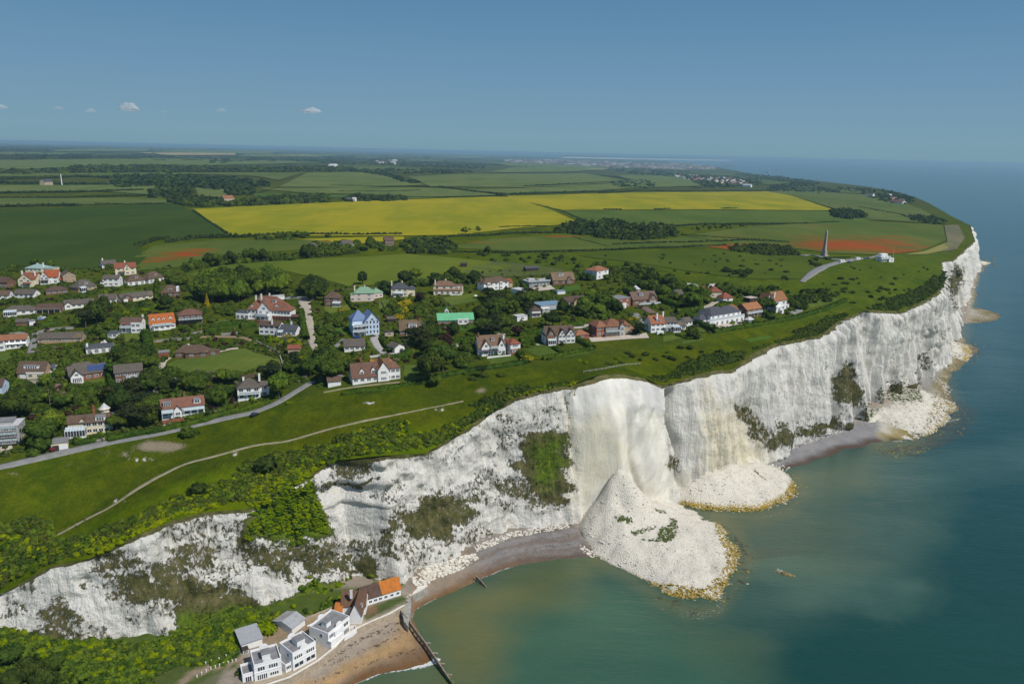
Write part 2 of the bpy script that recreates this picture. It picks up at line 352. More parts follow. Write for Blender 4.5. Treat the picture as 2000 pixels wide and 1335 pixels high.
# buttresses at the slump and the dark cleft beside it
cleft = -10*np.exp(-((Sc-(319+9*Vc+1.5*np.sin(Vc*14)))/2.6)**2)*smoothstep(0, .12, Vc)*(1-smoothstep(.75, 1, Vc)) - 3*np.exp(-((Sc-262)/1.3)**2)*(1-smoothstep(.5, .7, Vc))*smoothstep(0, .1, Vc)
bulge = 8.5*smoothstep(259, 276, Sc)*(1-smoothstep(298, 321, Sc))*np.sin(np.clip(Vc, 0, 1)*np.pi)**.55*(1-.35*Vc) + 6.5*smoothstep(326, 342, Sc)*(1-smoothstep(356, 392, Sc))*np.sin(Vc*np.pi)**.6
hollow = -3.2*np.clip((Sc-283-7*Vc)/3, 0, 1)*(1-smoothstep(300, 318, Sc))*smoothstep(.16, .3, Vc)*(1-smoothstep(.85, 1, Vc)) + smoothface*smoothstep(286, 292, Sc)*(1-np.abs(2*fbm(Sc/7+Vc*4, Vc*2.2, 3, 131)-1)*2)*2.2 - 1.5*np.exp(-((Sc-287)/9)**2)*smoothstep(.28, .5, Vc)*(1-smoothstep(.8, 1, Vc)) - 6*np.exp(-((Sc-385)/16)**2)*smoothstep(.15, .5, Vc)*(1-smoothstep(.85, 1, Vc))
hollow = hollow - 2.6*np.exp(-((Sc-(284+11*Vc+2*np.sin(Vc*9)))/1.5)**2)*smoothstep(.22, .4, Vc)*(1-smoothstep(.8, .95, Vc)) + 3.0*np.exp(-((Sc-(276+6*Vc))/4)**2)*smoothstep(.1, .3, Vc)*(1-smoothstep(.7, .9, Vc)) + smoothface*(fbm(Sc/9+Vc*3, Vc*3, 3, 99)-.5)*5
edge_j = (fbm(Sc/3.0, Sc*0, 3, 90)-.5)*2.6*np.clip(1-Vc*6, 0, 1)*(Vc > 0)
tn = tn-(disp*near+cleft+bulge+hollow+edge_j*0.5)
# lower left: chalk benches
tn = tn-2.2*np.sin(np.clip((zn-44)/3.2, -3, 3)*2.4)*np.exp(-((Sc-158)/14)**2)*(zn > 36)
Xc, Yc = toXY(Sc, tn); CP = np.stack([Xc, Yc, zn+(fbm(Sc/4, Vc*20, 3, 15)-.5)*1.0*np.clip(Vc*10, 0, 1)], -1).reshape(-1, 3)
cpx, cpy = proj(CP)
veg = np.zeros(len(CP)); bright = np.zeros(len(CP)); stain = np.zeros(len(CP)); rough_ = np.zeros(len(CP))
VEG = [ # polygon, density, soft
 ([(300,1110),(360,1095),(440,1130),(480,1200),(440,1230),(350,1215),(330,1180),(260,1180),(200,1150),(190,1110)], .75, 14),
 ([(165,1080),(230,1060),(300,1075),(290,1110),(200,1120)], .60, 12),
 ([(80,1160),(130,1150),(160,1200),(190,1260),(110,1255),(60,1215)], .62, 12),
 ([(60,1240),(110,1225),(160,1290),(60,1330),(0,1335),(0,1260)], 1.0, 10),
 ([(290,1080),(380,1060),(430,1090),(330,1130),(260,1130)], .62, 12),
 ([(0,1160),(40,1165),(60,1200),(20,1215),(0,1215)], .45, 10),
 ([(345,1175),(470,1150),(520,1190),(640,1140),(640,1190),(520,1260),(440,1260),(360,1290),(350,1230)], 1.0, 10),
 ([(440,1010),(490,1000),(480,1060),(450,1070)], .52, 10), ([(380,1060),(430,1065),(430,1110),(390,1110)], .65, 8),
 ([(490,990),(610,935),(620,960),(640,1010),(640,1040),(560,1060),(500,1050),(470,1080),(460,1050)], 1.05, 9),
 ([(450,1060),(560,1050),(640,1040),(700,1080),(700,1120),(640,1130),(560,1120),(480,1110)], .66, 12),
 ([(700,1090),(740,1080),(735,1130),(700,1135)], .9, 6), ([(560,1150),(700,1125),(780,1140),(760,1165),(640,1185),(560,1185)], 1.05, 6),
 ([(640,900),(740,888),(745,925),(690,935),(630,920)], .62, 8), ([(625,948),(700,935),(745,930),(745,940),(700,950),(640,958)], .72, 4),
 ([(735,935),(800,950),(830,985),(790,1030),(760,1000)], .42, 14),
 ([(780,985),(870,955),(940,965),(935,1020),(880,1050),(800,1060),(775,1020)], .74, 12),
 ([(740,1000),(780,1000),(790,1090),(760,1090)], .66, 9),
 ([(930,870),(1000,840),(1110,830),(1115,880),(1050,860),(960,900)], .50, 16),
 ([(1015,850),(1110,840),(1118,960),(1070,1000),(1030,960),(1010,900)], 1.0, 14), ([(960,930),(1030,940),(1090,1000),(1040,1010),(960,980)], .6, 12),
 ([(900,835),(960,790),(1000,830),(900,900)], .34, 12), ([(860,880),(900,850),(930,900),(880,960),(850,930)], .35, 10),
 ([(640,1040),(760,1040),(770,1100),(700,1110)], .55, 12),
 ([(1000,800),(1110,770),(1115,830),(1010,850)], .42, 14),
 ([(1430,790),(1455,785),(1500,860),(1500,880),(1470,860)], .62, 5), ([(1450,780),(1480,800),(1530,860),(1500,880),(1470,830)], .55, 7),
 ([(1500,845),(1530,820),(1575,845),(1540,875),(1500,880)], .68, 7), ([(1565,835),(1650,815),(1655,830),(1580,855),(1560,850)], .85, 6),
 ([(1615,745),(1665,695),(1690,770),(1695,790),(1630,800)], .72, 6), ([(1785,700),(1825,665),(1820,720),(1790,735)], .55, 6),
 ([(1640,835),(1700,790),(1740,750),(1800,745),(1800,790),(1720,810),(1660,850)], .75, 6),
 ([(1860,510),(1885,520),(1880,570),(1850,590),(1850,540)], .66, 5), ([(1850,560),(1880,570),(1870,610),(1852,620)], .5, 5),
 ([(1300,880),(1330,900),(1325,925),(1300,915)], .55, 4), ([(1290,830),(1305,825),(1300,840)], .6, 3), ([(1285,752),(1300,755),(1300,880),(1290,870)], .25, 4),
 ([(1820,650),(1850,640),(1850,670)], .5, 4), ([(1110,745),(1125,755),(1112,830),(1104,830)], .6, 3)]
for poly, d, soft in VEG: veg = np.maximum(veg, pmask(CP, poly, soft*1.5, soft*.9+4)*d)
lush = np.zeros(len(CP))
for poly in ([(490,990),(610,935),(620,960),(640,1010),(640,1040),(560,1060),(500,1050)], [(560,1150),(700,1125),(780,1140),(760,1165),(640,1185),(560,1185)], [(1040,870),(1100,860),(1105,920),(1060,950)], [(345,1200),(640,1170),(520,1260),(360,1300)]):
    lush = np.maximum(lush, pmask(CP, poly, 14, 12))
vv = Vc.ravel()
west_ = (1-smoothstep(235, 256, Sc)).ravel(); veg = np.where(veg > .02, np.minimum(veg*1.0+.13, 1.15), veg)
veg = np.maximum(veg, west_*(.12+.46*smoothstep(.42, .66, fbm(CP[:, 0]/13, CP[:, 1]/13+CP[:, 2]/9, 4, 404))))
east_ = smoothstep(392, 420, Sc).ravel(); veg = np.maximum(veg, east_*.48*smoothstep(.52, .72, fbm(CP[:, 0]/15, CP[:, 2]/16, 4, 405))*smoothstep(.3, .7, vv))
veg = np.maximum(veg, np.where(vv < .02, 1.2, 0)); veg = np.maximum(veg, (1-np.clip(vv/.05, 0, 1))*.55*(1-smoothface.ravel()))
for poly, d, soft in [([(1110,830),(1190,800),(1250,900),(1210,920),(1130,1000),(1115,960)], .75, 20), ([(1195,790),(1220,800),(1240,900),(1290,960),(1230,930)], .55, 12), ([(1385,790),(1450,800),(1490,870),(1500,905),(1380,930),(1370,880)], .85, 16), ([(1375,730),(1390,730),(1390,850),(1375,850)], .6, 5), ([(1290,930),(1360,920),(1340,960),(1280,970)],.3,12)]:
    stain = np.maximum(stain, pmask(CP, poly, soft*1.5, 12)*d)
stain = np.maximum(stain, smoothface.ravel()*.30*smoothstep(.12, .4, Vc.ravel()))
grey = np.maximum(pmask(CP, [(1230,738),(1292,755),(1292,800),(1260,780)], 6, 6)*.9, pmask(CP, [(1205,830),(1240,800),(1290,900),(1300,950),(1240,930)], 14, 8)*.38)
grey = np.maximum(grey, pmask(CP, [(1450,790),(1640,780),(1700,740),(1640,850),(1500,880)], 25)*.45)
m = NM('chalk', .95, .12)
p = m.pos(); ps = m.pos((1, 1, .16)); pw = m.pos((.05, .05, .05))
n_f = m.noise(p, .55, 8, .7); n_s = m.noise(ps, .8, 6, .65, .4); n_b = m.noise(p, .11, 5, .6); n_c = m.voro(m.pos((1, 1, 1.6)), .45, 'F1', 'Distance')
col = m.mix(m.ramp(n_b, .35, .7), (.745, .73, .665), (.675, .65, .58))
crk = m.noise(m.pos((1.6, 1.6, .10)), .9, 7, .75, .3); col = m.mix(m.math('MULTIPLY', m.ramp(crk, .55, .66), m.math('SUBTRACT', .75, m.math('MULTIPLY', m.attr('smooth'), .55))), col, (.40, .385, .34)); col = m.mix(m.math('MULTIPLY', m.ramp(n_s, .50, .72), .55), col, (.58, .55, .47))
col = m.mix(m.math('MULTIPLY', m.ramp(n_f, .54, .72), m.math('SUBTRACT', .5, m.math('MULTIPLY', m.attr('smooth'), .42))), col, (.50, .47, .41))
bed = m.noise(m.pos((.04, .04, 1.3)), 1, 5, .7, .3); col = m.mix(m.ramp(bed, .54, .66, 0, .30), col, (.52, .50, .44))
stn = m.attr('stain')
col = m.mix(m.math('MULTIPLY', stn, m.ramp(n_s, .25, .7, .35, .95)), col, (.72, .635, .41))
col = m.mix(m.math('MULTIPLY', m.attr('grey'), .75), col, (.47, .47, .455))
vsum = m.math('ADD', m.attr('veg'), m.math('MULTIPLY', m.math('SUBTRACT', m.noise(m.pos((1, 1, .75)), .62, 9, .8), .5), 2.3))
vf = m.ramp(vsum, .60, .72)
vcol = m.mix(m.ramp(m.noise(p, .25, 5, .7), .38, .66), (.075, .082, .024), (.165, .142, .060))
vcol = m.mix(m.attr('lush'), vcol, m.mix(m.ramp(n_f, .35, .65), (.06, .105, .012), (.14, .20, .012)))
col = m.mix(vf, col, vcol)
m.base(col)
bp_ = m.bump(m.math('ADD', m.math('ADD', n_f, m.math('MULTIPLY', n_s, 1.2)), m.math('ADD', m.math('MULTIPLY', vf, 1.0), m.math('MULTIPLY', n_c, .10))), 1.3, .8); m.lk(m.math('SUBTRACT', .85, m.math('MULTIPLY', m.attr('smooth'), .6)), bp_.inputs['Strength']); CHALK = m.m
me = np_mesh('cliff', CP, grid_faces(len(cs), NVC, True), [CHALK], True, {'veg': veg, 'lush': lush, 'stain': stain, 'grey': grey, 'smooth': smoothface.ravel()})
cliff = link(D.objects.new('cliff', me)); tag(cliff, kind='structure')
# ---- shore below the cliff: beaches, green bay-bottom, and the paved terrace
def rbf_fit(s, t, z, reg=2.0):
    M = np.hypot(s[:, None]-s, t[:, None]-t)-np.eye(len(s))*reg; n = len(s); A = np.zeros((n+1, n+1)); A[:n, :n] = M; A[n, :n] = 1; A[:n, n] = 1
    W = np.linalg.solve(A, np.append(z, 0))
    def ev(a, b):
        out = np.full(np.shape(a), W[n])
        for i in range(n): out = out+W[i]*np.hypot(a-s[i], b-t[i])
        return out
    return ev
def pts(lst):
    s, t, z = [], [], []
    for (x, y, h) in lst:
        q = at(x, y, h); a, b = toST(q[0], q[1]); s.append(a); t.append(b); z.append(h)
    return np.array(s), np.array(t), np.array(z, float)
WALL_PX = [(300,1420),(420,1375),(510,1340),(565,1322),(620,1290),(655,1262),(672,1243),(693,1228),(720,1215),(760,1198),(790,1181)]
WALL = [at(x, y, 4.9) for x, y in WALL_PX]
_beach = [(440,1400,0),(560,1375,0),(690,1335,0),(740,1312,0),(800,1305,0),(853,1290,0),(620,1320,2.4),(700,1260,2.4),(760,1210,2.3),(785,1195,2.2),(800,1226,1.7),(836,1272,.5),(812,1212,-.8),(832,1238,-1.3),(862,1280,-1.3),(822,1195,-.5),(760,1270,1.1),(820,1255,.7),
 (805,1192,0),(850,1167,0),(930,1131,0),(980,1111,0),(1030,1098,0),(1090,1090,0),(1165,1084,0),(830,1135,2.6),(900,1100,2.4),(930,1072,3),(1000,1045,3.2),(1060,1035,3),(1115,1028,3),(1000,1075,1.6),(900,1125,1.1),(1100,1060,1.8),
 (1200,1100,-1.5),(1300,1100,-2),(1400,1000,-1.5),(1300,985,.5),(1500,960,-1.5),(1530,918,-.3),(1545,912,0),(1590,896,0),(1640,874,0),(1700,862,0),(1750,860,0),(1500,895,3),(1560,862,3.2),(1620,850,3),(1700,830,3),(1650,850,2),
 (1800,840,0),(1840,810,0),(1857,780,0),(1850,760,0),(1830,742,0.3),(1850,725,0),(1890,694,0),(1880,670,0),(1868,650,0),(1880,632,0),(1893,600,0),(1905,560,0),(1918,530,0),(1935,513,0),(1915,500,0),(1760,800,4.5),(1800,780,4.2),(1830,715,2.5),(1820,735,3),(1860,665,3),(1870,600,3),
 (1750,900,-1.2),(1850,850,-1.2),(1920,720,-1.2),(1500,1020,-2.5),(1700,950,-2.5),(1000,1150,-2),(900,1200,-2),(900,1330,-2),(700,1380,-2)]
ev_b = rbf_fit(*pts(_beach))
_terr = [(-200,1300,15),(0,1262,14.5),(0,1335,14),(0,1420,12),(170,1292,9.5),(200,1335,9),(200,1420,8),(340,1290,7.5),(350,1335,7.2),(345,1215,12),(470,1210,7),(470,1335,5.4),(560,1195,6.5),(600,1190,6.5),(560,1300,5),(510,1325,5),(640,1165,6),(700,1140,5.6),(640,1230,5),(780,1150,5),(790,1170,5),(740,1190,5),(830,1120,5),(850,1130,5)]
ev_t = rbf_fit(*pts(_terr))
wst = [toST(w[0], w[1]) for w in WALL]; wst.append(toST(*at(835, 1128, 5)[:2]))
_ws = np.array([a for a, b in wst]); _wt = np.array([b for a, b in wst]); _o = np.argsort(_ws); _ws = _ws[_o]; _wt = _wt[_o]
def zshore(s, t):
    s = np.asarray(s, float); t = np.asarray(t, float)
    tw = np.interp(s, _ws, _wt, right=1e5); on = (t > tw) & (s < _ws[-1])
    b = ev_b(s, t); b = np.where(s < _ws[0]-5, b, b)
    far = smoothstep(1500, 1800, s)*np.clip((tfoot(s)-t)/20, 0, 1)
    b = b-far*1.0
    return np.where(on, ev_t(s, t), b)
ss = np.concatenate([np.arange(-60, 960, 1.5), 960+np.geomspace(2, 1100, 160)]); rr = np.concatenate([np.arange(-7, 150, 1.5), 150+np.geomspace(2, 60, 12)])
S2, R_ = np.meshgrid(ss, rr, indexing='ij'); T2 = tfoot(S2)-R_; Z2 = zshore(S2, T2)+(fbm(S2/5, T2/5, 3, 4)-.5)*.25
X2, Y2 = toXY(S2, T2); SP = np.stack([X2, Y2, Z2], -1).reshape(-1, 3); sx_, sy_ = proj(SP)
SHORE_ST = (S2, T2)
m1 = fbm(SP[:, 0]/8, SP[:, 1]/8, 4, 91); z_ = SP[:, 2]; z_s = z_+(m1-.5)*.6
sc_ = np.tile(C3(.36, .30, .235), (len(SP), 1))
grn = pmask(SP, [(-300,1200),(345,1190),(640,1150),(790,1140),(760,1165),(640,1195),(560,1215),(545,1235),(470,1225),(470,1300),(430,1310),(380,1340),(300,1450),(-300,1450)], 4)
east = pmask(SP, [(800,1090),(1110,1010),(1170,1085),(1000,1140),(800,1200)], 6)
third = pmask(SP, [(1480,910),(1560,845),(1640,825),(1740,815),(1790,850),(1700,880),(1540,930)], 6)
ft = smoothstep(640, 1290, sx_)
wet = 1-smoothstep(.15, 1.2, z_s)
west = pmask(SP, [(300,1500),(510,1325),(620,1285),(720,1212),(790,1178),(870,1290),(880,1400)], 4)
sc_ = blend(sc_, west*smoothstep(.3, 1.1, z_)*(1-smoothstep(1.3, 2.3, z_)), (.48, .31, .15))
sc_ = blend(sc_, west*wet, (.20, .105, .042)); sc_ = blend(sc_, west*smoothstep(1.6, 2.5, z_s), (.42, .35, .27))
band = np.sin(z_s*7.0)*.5+.5
sc_ = blend(sc_, east, (.27, .25, .235)); sc_ = blend(sc_, east*smoothstep(.55, .9, band)*.75, (.20, .155, .12)); sc_ = blend(sc_, east*wet, (.16, .125, .10)); sc_ = blend(sc_, east*wet*(1-smoothstep(900, 1100, sx_)), (.22, .115, .055))
sc_ = blend(sc_, east*(1-smoothstep(880, 960, sx_)), (.33, .26, .19)); sc_ = blend(sc_, east*(1-smoothstep(880, 960, sx_))*wet, (.22, .12, .05))
sc_ = blend(sc_, third, (.29, .28, .275)); sc_ = blend(sc_, third*wet, (.11, .075, .055))
rub = pmask(SP, [(1715,848),(1720,800),(1820,735),(1860,700),(1890,640),(1915,500),(1990,500),(1960,720),(1900,800),(1800,870),(1740,866)], 8)
sc_ = blend(sc_, rub, (.62, .585, .49))
sc_ = blend(sc_, rub*(1-smoothstep(.3, 2.6, z_+(m1-.5)*3.0)), (.34, .26, .085)); sc_ = blend(sc_, rub*(1-smoothstep(-.5, .7, z_+(m1-.5)*1.6)), (.055, .05, .025))
bay = np.maximum(pmask(SP, [(1795,745),(1835,715),(1835,735),(1800,780)], 5), pmask(SP, [(1850,640),(1868,620),(1880,630),(1870,650)], 4)); sc_ = blend(sc_, bay*.8, (.30, .29, .285))
sc_ = blend(sc_, grn, (.085, .125, .018)); sc_ = blend(sc_, pmask(SP, [(150,1300),(290,1290),(440,1300),(420,1345),(200,1400)], 5)*.7, (.095, .125, .03))
yard = pmask(SP, [(540,1215),(590,1205),(640,1195),(655,1200),(640,1215),(600,1235),(560,1260),(530,1262),(500,1255),(505,1240)], 2); sc_ = blend(sc_, yard, (.36, .27, .17))
terrc = pmask(SP, [(500,1265),(600,1225),(690,1200),(720,1212),(655,1258),(620,1286),(565,1318),(500,1345),(470,1300)], 2); sc_ = blend(sc_, terrc*(1-yard), (.48, .40, .29))
track = lmask(SP, [(340,1350),(370,1318),(420,1300),(470,1287)], 6, 2); sc_ = blend(sc_, track, (.36, .27, .185)); grn = grn*(1-track)
gard = pmask(SP, [(705,1200),(715,1185),(790,1160),(795,1172),(715,1212)], 2); sc_ = blend(sc_, gard, (.09, .125, .03)); sc_ = blend(sc_, pmask(SP, [(715,1185),(735,1180),(738,1195),(715,1205)], 4)*.8, (.26, .14, .09))
weed = np.zeros(len(SP)); rubk = rub*(1-third*.9)
for ln in [[(590,1322),(660,1275),(700,1250),(750,1222),(790,1215)], [(640,1300),(700,1275),(780,1240)], [(600,1335),(700,1300),(830,1262)], [(640,1290),(720,1240),(780,1228)]]: weed = np.maximum(weed, lmask(SP, ln, 5, 6))
weed = weed*west
weed = np.maximum(weed, east*smoothstep(.6, .95, np.sin(z_s*9)*.5+.5)*smoothstep(960, 1040, sx_)*.9)
sc_ = np.clip(sc_, 0, 1)
m = NM('shore', .92, .15); p = m.pos(); nf = m.noise(p, 1.3, 7, .7); nb = m.noise(p, .18, 5, .6); ng = m.noise(p, 5.0, 4, .7)
col = m.attr('tone', 'Color'); col = m.mix(m.ramp(nb, .35, .65), col, m.mix(1.0, col, (.82, .84, .86), 'MULTIPLY'))
col = m.mix(m.ramp(nf, .35, .7, .35, 0), col, m.mix(1.0, col, (.6, .6, .6), 'MULTIPLY')); col = m.mix(m.ramp(ng, .48, .7, 0, .7), col, m.mix(1.0, col, (1.55, 1.55, 1.55), 'MULTIPLY')); col = m.mix(m.ramp(m.noise(p, .5, 6, .75), .5, .64, 0, .55), col, m.mix(1.0, col, (.70, .68, .66), 'MULTIPLY'))
wf = m.ramp(m.math('ADD', m.attr('weed'), m.math('MULTIPLY', m.math('SUBTRACT', m.noise(m.pos((1, 1, 1)), .9, 6, .7), .5), 2.4)), .78, .9)
col = m.mix(m.math('MULTIPLY', wf, .85), col, (.085, .06, .04)); vr = m.new('ShaderNodeTexVoronoi'); vr.inputs['Scale'].default_value = .55; m.lk(p, vr.inputs['Vector']); rb = m.attr('rub'); col = m.mix(m.math('MULTIPLY', rb, m.ramp(vr.outputs['Distance'], .35, .75, 0, .75)), col, (.12, .10, .06)); col = m.mix(m.math('MULTIPLY', rb, m.ramp(nf, .5, .62, 0, .6)), col, (.60, .57, .48)); m.base(col)
m.bump(m.math('SUBTRACT', m.math('ADD', nf, m.math('MULTIPLY', ng, .35)), m.math('MULTIPLY', rb, m.math('MULTIPLY', vr.outputs['Distance'], 2.5))), .7, .8); SHORE = m.m
me = np_mesh('shore', SP, grid_faces(len(ss), len(rr), True), [SHORE], True, {'tone': sc_, 'weed': weed, 'rub': rubk}); shore = link(D.objects.new('shore', me)); tag(shore, kind='structure')
# ---- chalk falls: cones of boulders on the shore
def fan(name, outline, ctl, seed, yellow, vegs, cell=1.3, keep=lambda x, y: True):
    o = pts([(x, y, -1.2) for x, y in outline]); c = pts(ctl); s = np.concatenate([o[0], c[0]]); t = np.concatenate([o[1], c[1]]); z = np.concatenate([o[2], c[2]])
    ev = rbf_fit(s, t, z, 1.0)
    sa = np.arange(s.min()-8, s.max()+8, cell); ta = np.arange(t.min()-8, t.max()+10, cell); A, B = np.meshgrid(sa, ta, indexing='ij'); Zf = ev(A, B)
    Xf, Yf = toXY(A, B); P = np.stack([Xf, Yf, Zf], -1).reshape(-1, 3)
    pol = [toST(*at(x, y, -1.2)[:2]) for x, y in outline]
    dd = polydist(A.ravel(), B.ravel(), pol); P[:, 2] = np.where(dd > 0, np.minimum(P[:, 2], -1.2-dd*.5), P[:, 2])
    P[:, 2] += ((fbm(P[:, 0]/2.6, P[:, 1]/2.6, 4, seed)-.5)*1.7+(fbm(P[:, 0]/9, P[:, 1]/9, 3, seed+5)-.5)*3.2)*np.clip(-dd/7, .15, 1)
    px, py = proj(P); yl = np.zeros(len(P)); vg = np.zeros(len(P)); dk = np.zeros(len(P))
    for poly, d, soft in yellow: yl = np.maximum(yl, pmask(P, poly, soft)*d)
    for poly, d, soft in vegs: vg = np.maximum(vg, pmask(P, poly, soft)*d)
    dk = 1-smoothstep(-.4, .5, P[:, 2])
    F_ = grid_faces(len(sa), len(ta), False); cc = P[F_].mean(1); ok = cc[:, 2] > -3; F_ = F_[ok]
    me = np_mesh(name, P, F_, [RUBBLE], True, {'yellow': yl, 'veg': vg, 'wet': dk}); ob = link(D.objects.new(name, me)); tag(ob, kind='structure'); return ev, pol
m = NM('rubble', .95, .1); p = m.pos(); v1 = m.new('ShaderNodeTexVoronoi'); v1.inputs['Scale'].default_value = 2.2; m.lk(p, v1.inputs['Vector']); v2 = m.new('ShaderNodeTexVoronoi'); v2.inputs['Scale'].default_value = 2.0; m.lk(p, v2.inputs['Vector'])
nb = m.noise(p, .12, 5, .6); nf = m.noise(p, 1.1, 6, .75)
col = m.mix(m.ramp(nb, .35, .65), (.775, .735, .635), (.73, .69, .59)); col = m.mix(m.ramp(v1.outputs['Distance'], .45, .85, 0, .4), col, (.50, .45, .35))
col = m.mix(m.ramp(nf, .52, .66, 0, .6), col, (.50, .45, .35)); col = m.mix(m.ramp(m.noise(p, .3, 6, .75), .52, .64, 0, .45), col, (.58, .53, .42))
yf = m.ramp(m.math('ADD', m.attr('yellow'), m.math('MULTIPLY', m.math('SUBTRACT', nf, .5), 2.2)), .38, .7)
col = m.mix(yf, col, m.mix(m.ramp(v1.outputs['Distance'], .2, .7), (.56, .40, .05), (.24, .16, .03)))
gf = m.ramp(m.math('ADD', m.attr('veg'), m.math('MULTIPLY', m.math('SUBTRACT', m.noise(p, .45, 7, .75), .5), 2.2)), .68, .8)
col = m.mix(gf, col, m.mix(m.ramp(nf, .4, .6), (.06, .08, .02), (.10, .13, .03))); col = m.mix(m.math('MULTIPLY', m.attr('wet'), .8), col, (.13, .10, .04)); m.base(col)
m.bump(m.math('SUBTRACT', m.math('ADD', nf, m.math('MULTIPLY', gf, 1.0)), m.math('MULTIPLY', v1.outputs['Distance'], 1.0)), .7, .7); RUBBLE = m.m
OUT1 = [(1105,1010),(1140,1000),(1120,1035),(1145,1068),(1160,1090),(1200,1112),(1250,1140),(1290,1168),(1345,1188),(1400,1188),(1425,1160),(1440,1130),(1458,1100),(1450,1065),(1430,1035),(1395,1012),(1340,985),(1290,965),(1250,940)]
fan1, pol1 = fan('rock_fall', OUT1, [(1210,910,32),(1194,932,27),(1228,930,27),(1150,980,9),(1170,960,17),(1242,960,19),(1262,972,10),(1300,985,5),(1120,1005,3.5),(1210,990,13),(1260,1020,8.5),(1150,1040,4.5),(1200,1050,6),(1320,1010,5),(1350,1050,4.2),(1400,1060,2.8),(1300,1080,4.5),(1250,1100,2.6),(1200,1090,2),(1350,1120,2.2),(1400,1110,1.8),(1430,1080,1.2),(1320,1150,.9),(1150,1075,1),(1400,1150,.8)], 12,
 [([(1400,1020),(1465,1060),(1468,1110),(1440,1150),(1400,1180),(1340,1195),(1280,1170),(1215,1125),(1225,1118),(1300,1140),(1390,1150),(1415,1110),(1420,1070)], .62, 18), ([(1420,1030),(1462,1065),(1460,1110),(1435,1100),(1425,1060)], .85, 9), ([(1240,1130),(1300,1150),(1390,1160),(1390,1190),(1330,1190),(1270,1165)], .78, 10), ([(1150,1095),(1200,1110),(1250,1140),(1200,1125)], .7, 6), ([(1395,1005),(1430,1030),(1440,1050),(1415,1035)], .5, 6)],
 [([(1195,1008),(1215,1002),(1240,1010),(1235,1026),(1205,1022)], .85, 5), ([(1285,1032),(1312,1018),(1325,1030),(1320,1052),(1300,1062),(1280,1056)], 1.0, 6), ([(1300,1005),(1325,1012),(1328,1035),(1312,1035)], .85, 5), ([(1225,1038),(1285,1020),(1285,1032),(1240,1048)], .85, 4), ([(1268,988),(1300,992),(1305,1006),(1275,1000)], .8, 4), ([(1240,1050),(1290,1045),(1285,1060),(1250,1058)], .75, 4)])
OUT2 = [(1290,965),(1325,988),(1360,998),(1420,1005),(1480,1006),(1530,996),(1556,980),(1566,958),(1556,938),(1545,925),(1520,915),(1480,895),(1450,890),(1400,900),(1320,930)]
fan2, pol2 = fan('rock_fall', OUT2, [(1390,925,13),(1430,905,15),(1460,915,9),(1350,945,9),(1310,958,6),(1350,970,4),(1400,955,7),(1450,940,6),(1500,935,4),(1530,950,2.5),(1480,970,2.5),(1400,985,1.6),(1530,970,1.2),(1480,905,6)], 22,
 [([(1320,990),(1330,975),(1400,985),(1480,985),(1530,965),(1545,935),(1575,940),(1570,975),(1530,1002),(1440,1012),(1360,1003)], .9, 10)], [([(1462,912),(1475,915),(1505,940),(1490,940)], .72, 4), ([(1405,943),(1425,943),(1420,950),(1405,950)], .8, 3), ([(1440,940),(1455,935),(1455,944),(1442,946)], .8, 3)])
OUT3 = [(1640,835),(1700,800),(1790,745),(1800,775),(1830,750),(1850,760),(1866,785),(1862,812),(1840,838),(1800,862),(1760,876),(1730,882),(1710,866),(1745,850),(1720,838),(1680,850)]
fan3, pol3 = fan('rock_fall', OUT3, [(1800,760,9),(1760,770,9),(1720,795,8),(1700,815,6),(1740,815,5.5),(1780,800,6),(1810,790,4.5),(1840,780,2.5),(1840,810,1.6),(1800,830,2.6),(1770,850,1.6),(1660,838,4)], 32,
 [([(1835,740),(1880,780),(1875,820),(1810,870),(1730,890),(1720,870),(1780,860),(1830,830),(1850,800),(1835,775)], .8, 10)], [([(1690,800),(1750,750),(1800,745),(1812,790),(1780,790),(1730,790),(1700,830),(1670,840)], .78, 9), ([(1640,835),(1690,825),(1690,845),(1660,848)], .7, 4)])
OUT4 = [(1848,700),(1850,650),(1862,645),(1880,672),(1900,695),(1885,712),(1860,708)]
fan4, pol4 = fan('rock_fall', OUT4, [(1858,665,8),(1866,680,5),(1878,695,2.5),(1860,698,4)], 42, [([(1868,650),(1895,670),(1915,700),(1890,718),(1865,714),(1880,695)], .75, 6)], [([(1848,660),(1860,655),(1862,690),(1850,700)], .7, 4)], 2.0)
OUT5 = [(1908,497),(1925,502),(1940,511),(1930,518),(1912,520),(1903,510)]
fan5, pol5 = fan('rock_fall', OUT5, [(1912,507,9),(1922,510,4)], 52, [([(1925,500),(1950,512),(1920,525)], .5, 4)], [], 4.0)
# ---- sea
a_ax = np.concatenate([-70-np.geomspace(8, 60000, 26)[::-1], np.arange(-70, 60, 3.2), np.arange(60, 520, 1.3), np.arange(522, 960, 3.2), 960+np.geomspace(4, 1500, 110), 2460+np.geomspace(30, 150000, 60)])
b_ax = np.concatenate([-120-np.geomspace(6, 150000, 60)[::-1], np.arange(-120, 120, 3.2), np.arange(121, 236, 1.3), np.arange(238, 320, 3.2), 320+np.geomspace(5, 30000, 90)])
A, B = np.meshgrid(a_ax, b_ax, indexing='ij'); Xs, Ys = toXY(A, B); WP = np.stack([Xs, Ys, np.zeros_like(Xs)], -1).reshape(-1, 3); wx, wy = proj(WP)
ahead = (WP@_f-HC*_f[2]) > 20
dshore = B.ravel()-ttop(A.ravel())
wc = np.tile(C3(.010, .056, .045), (len(WP), 1)); w1 = fbm(WP[:, 0]/60+fbm(WP[:, 0]/90, WP[:, 1]/90, 2, 4)*3, WP[:, 1]/26, 4, 8)
def wb_(poly, soft, d, c):
    global wc
    mk = pmask(WP, poly, soft)*d*ahead; mk = np.clip(mk+(w1-.5)*.9*(mk > .02)*(mk < .98), 0, 1)*(mk > .01); wc = blend(wc, mk, c)
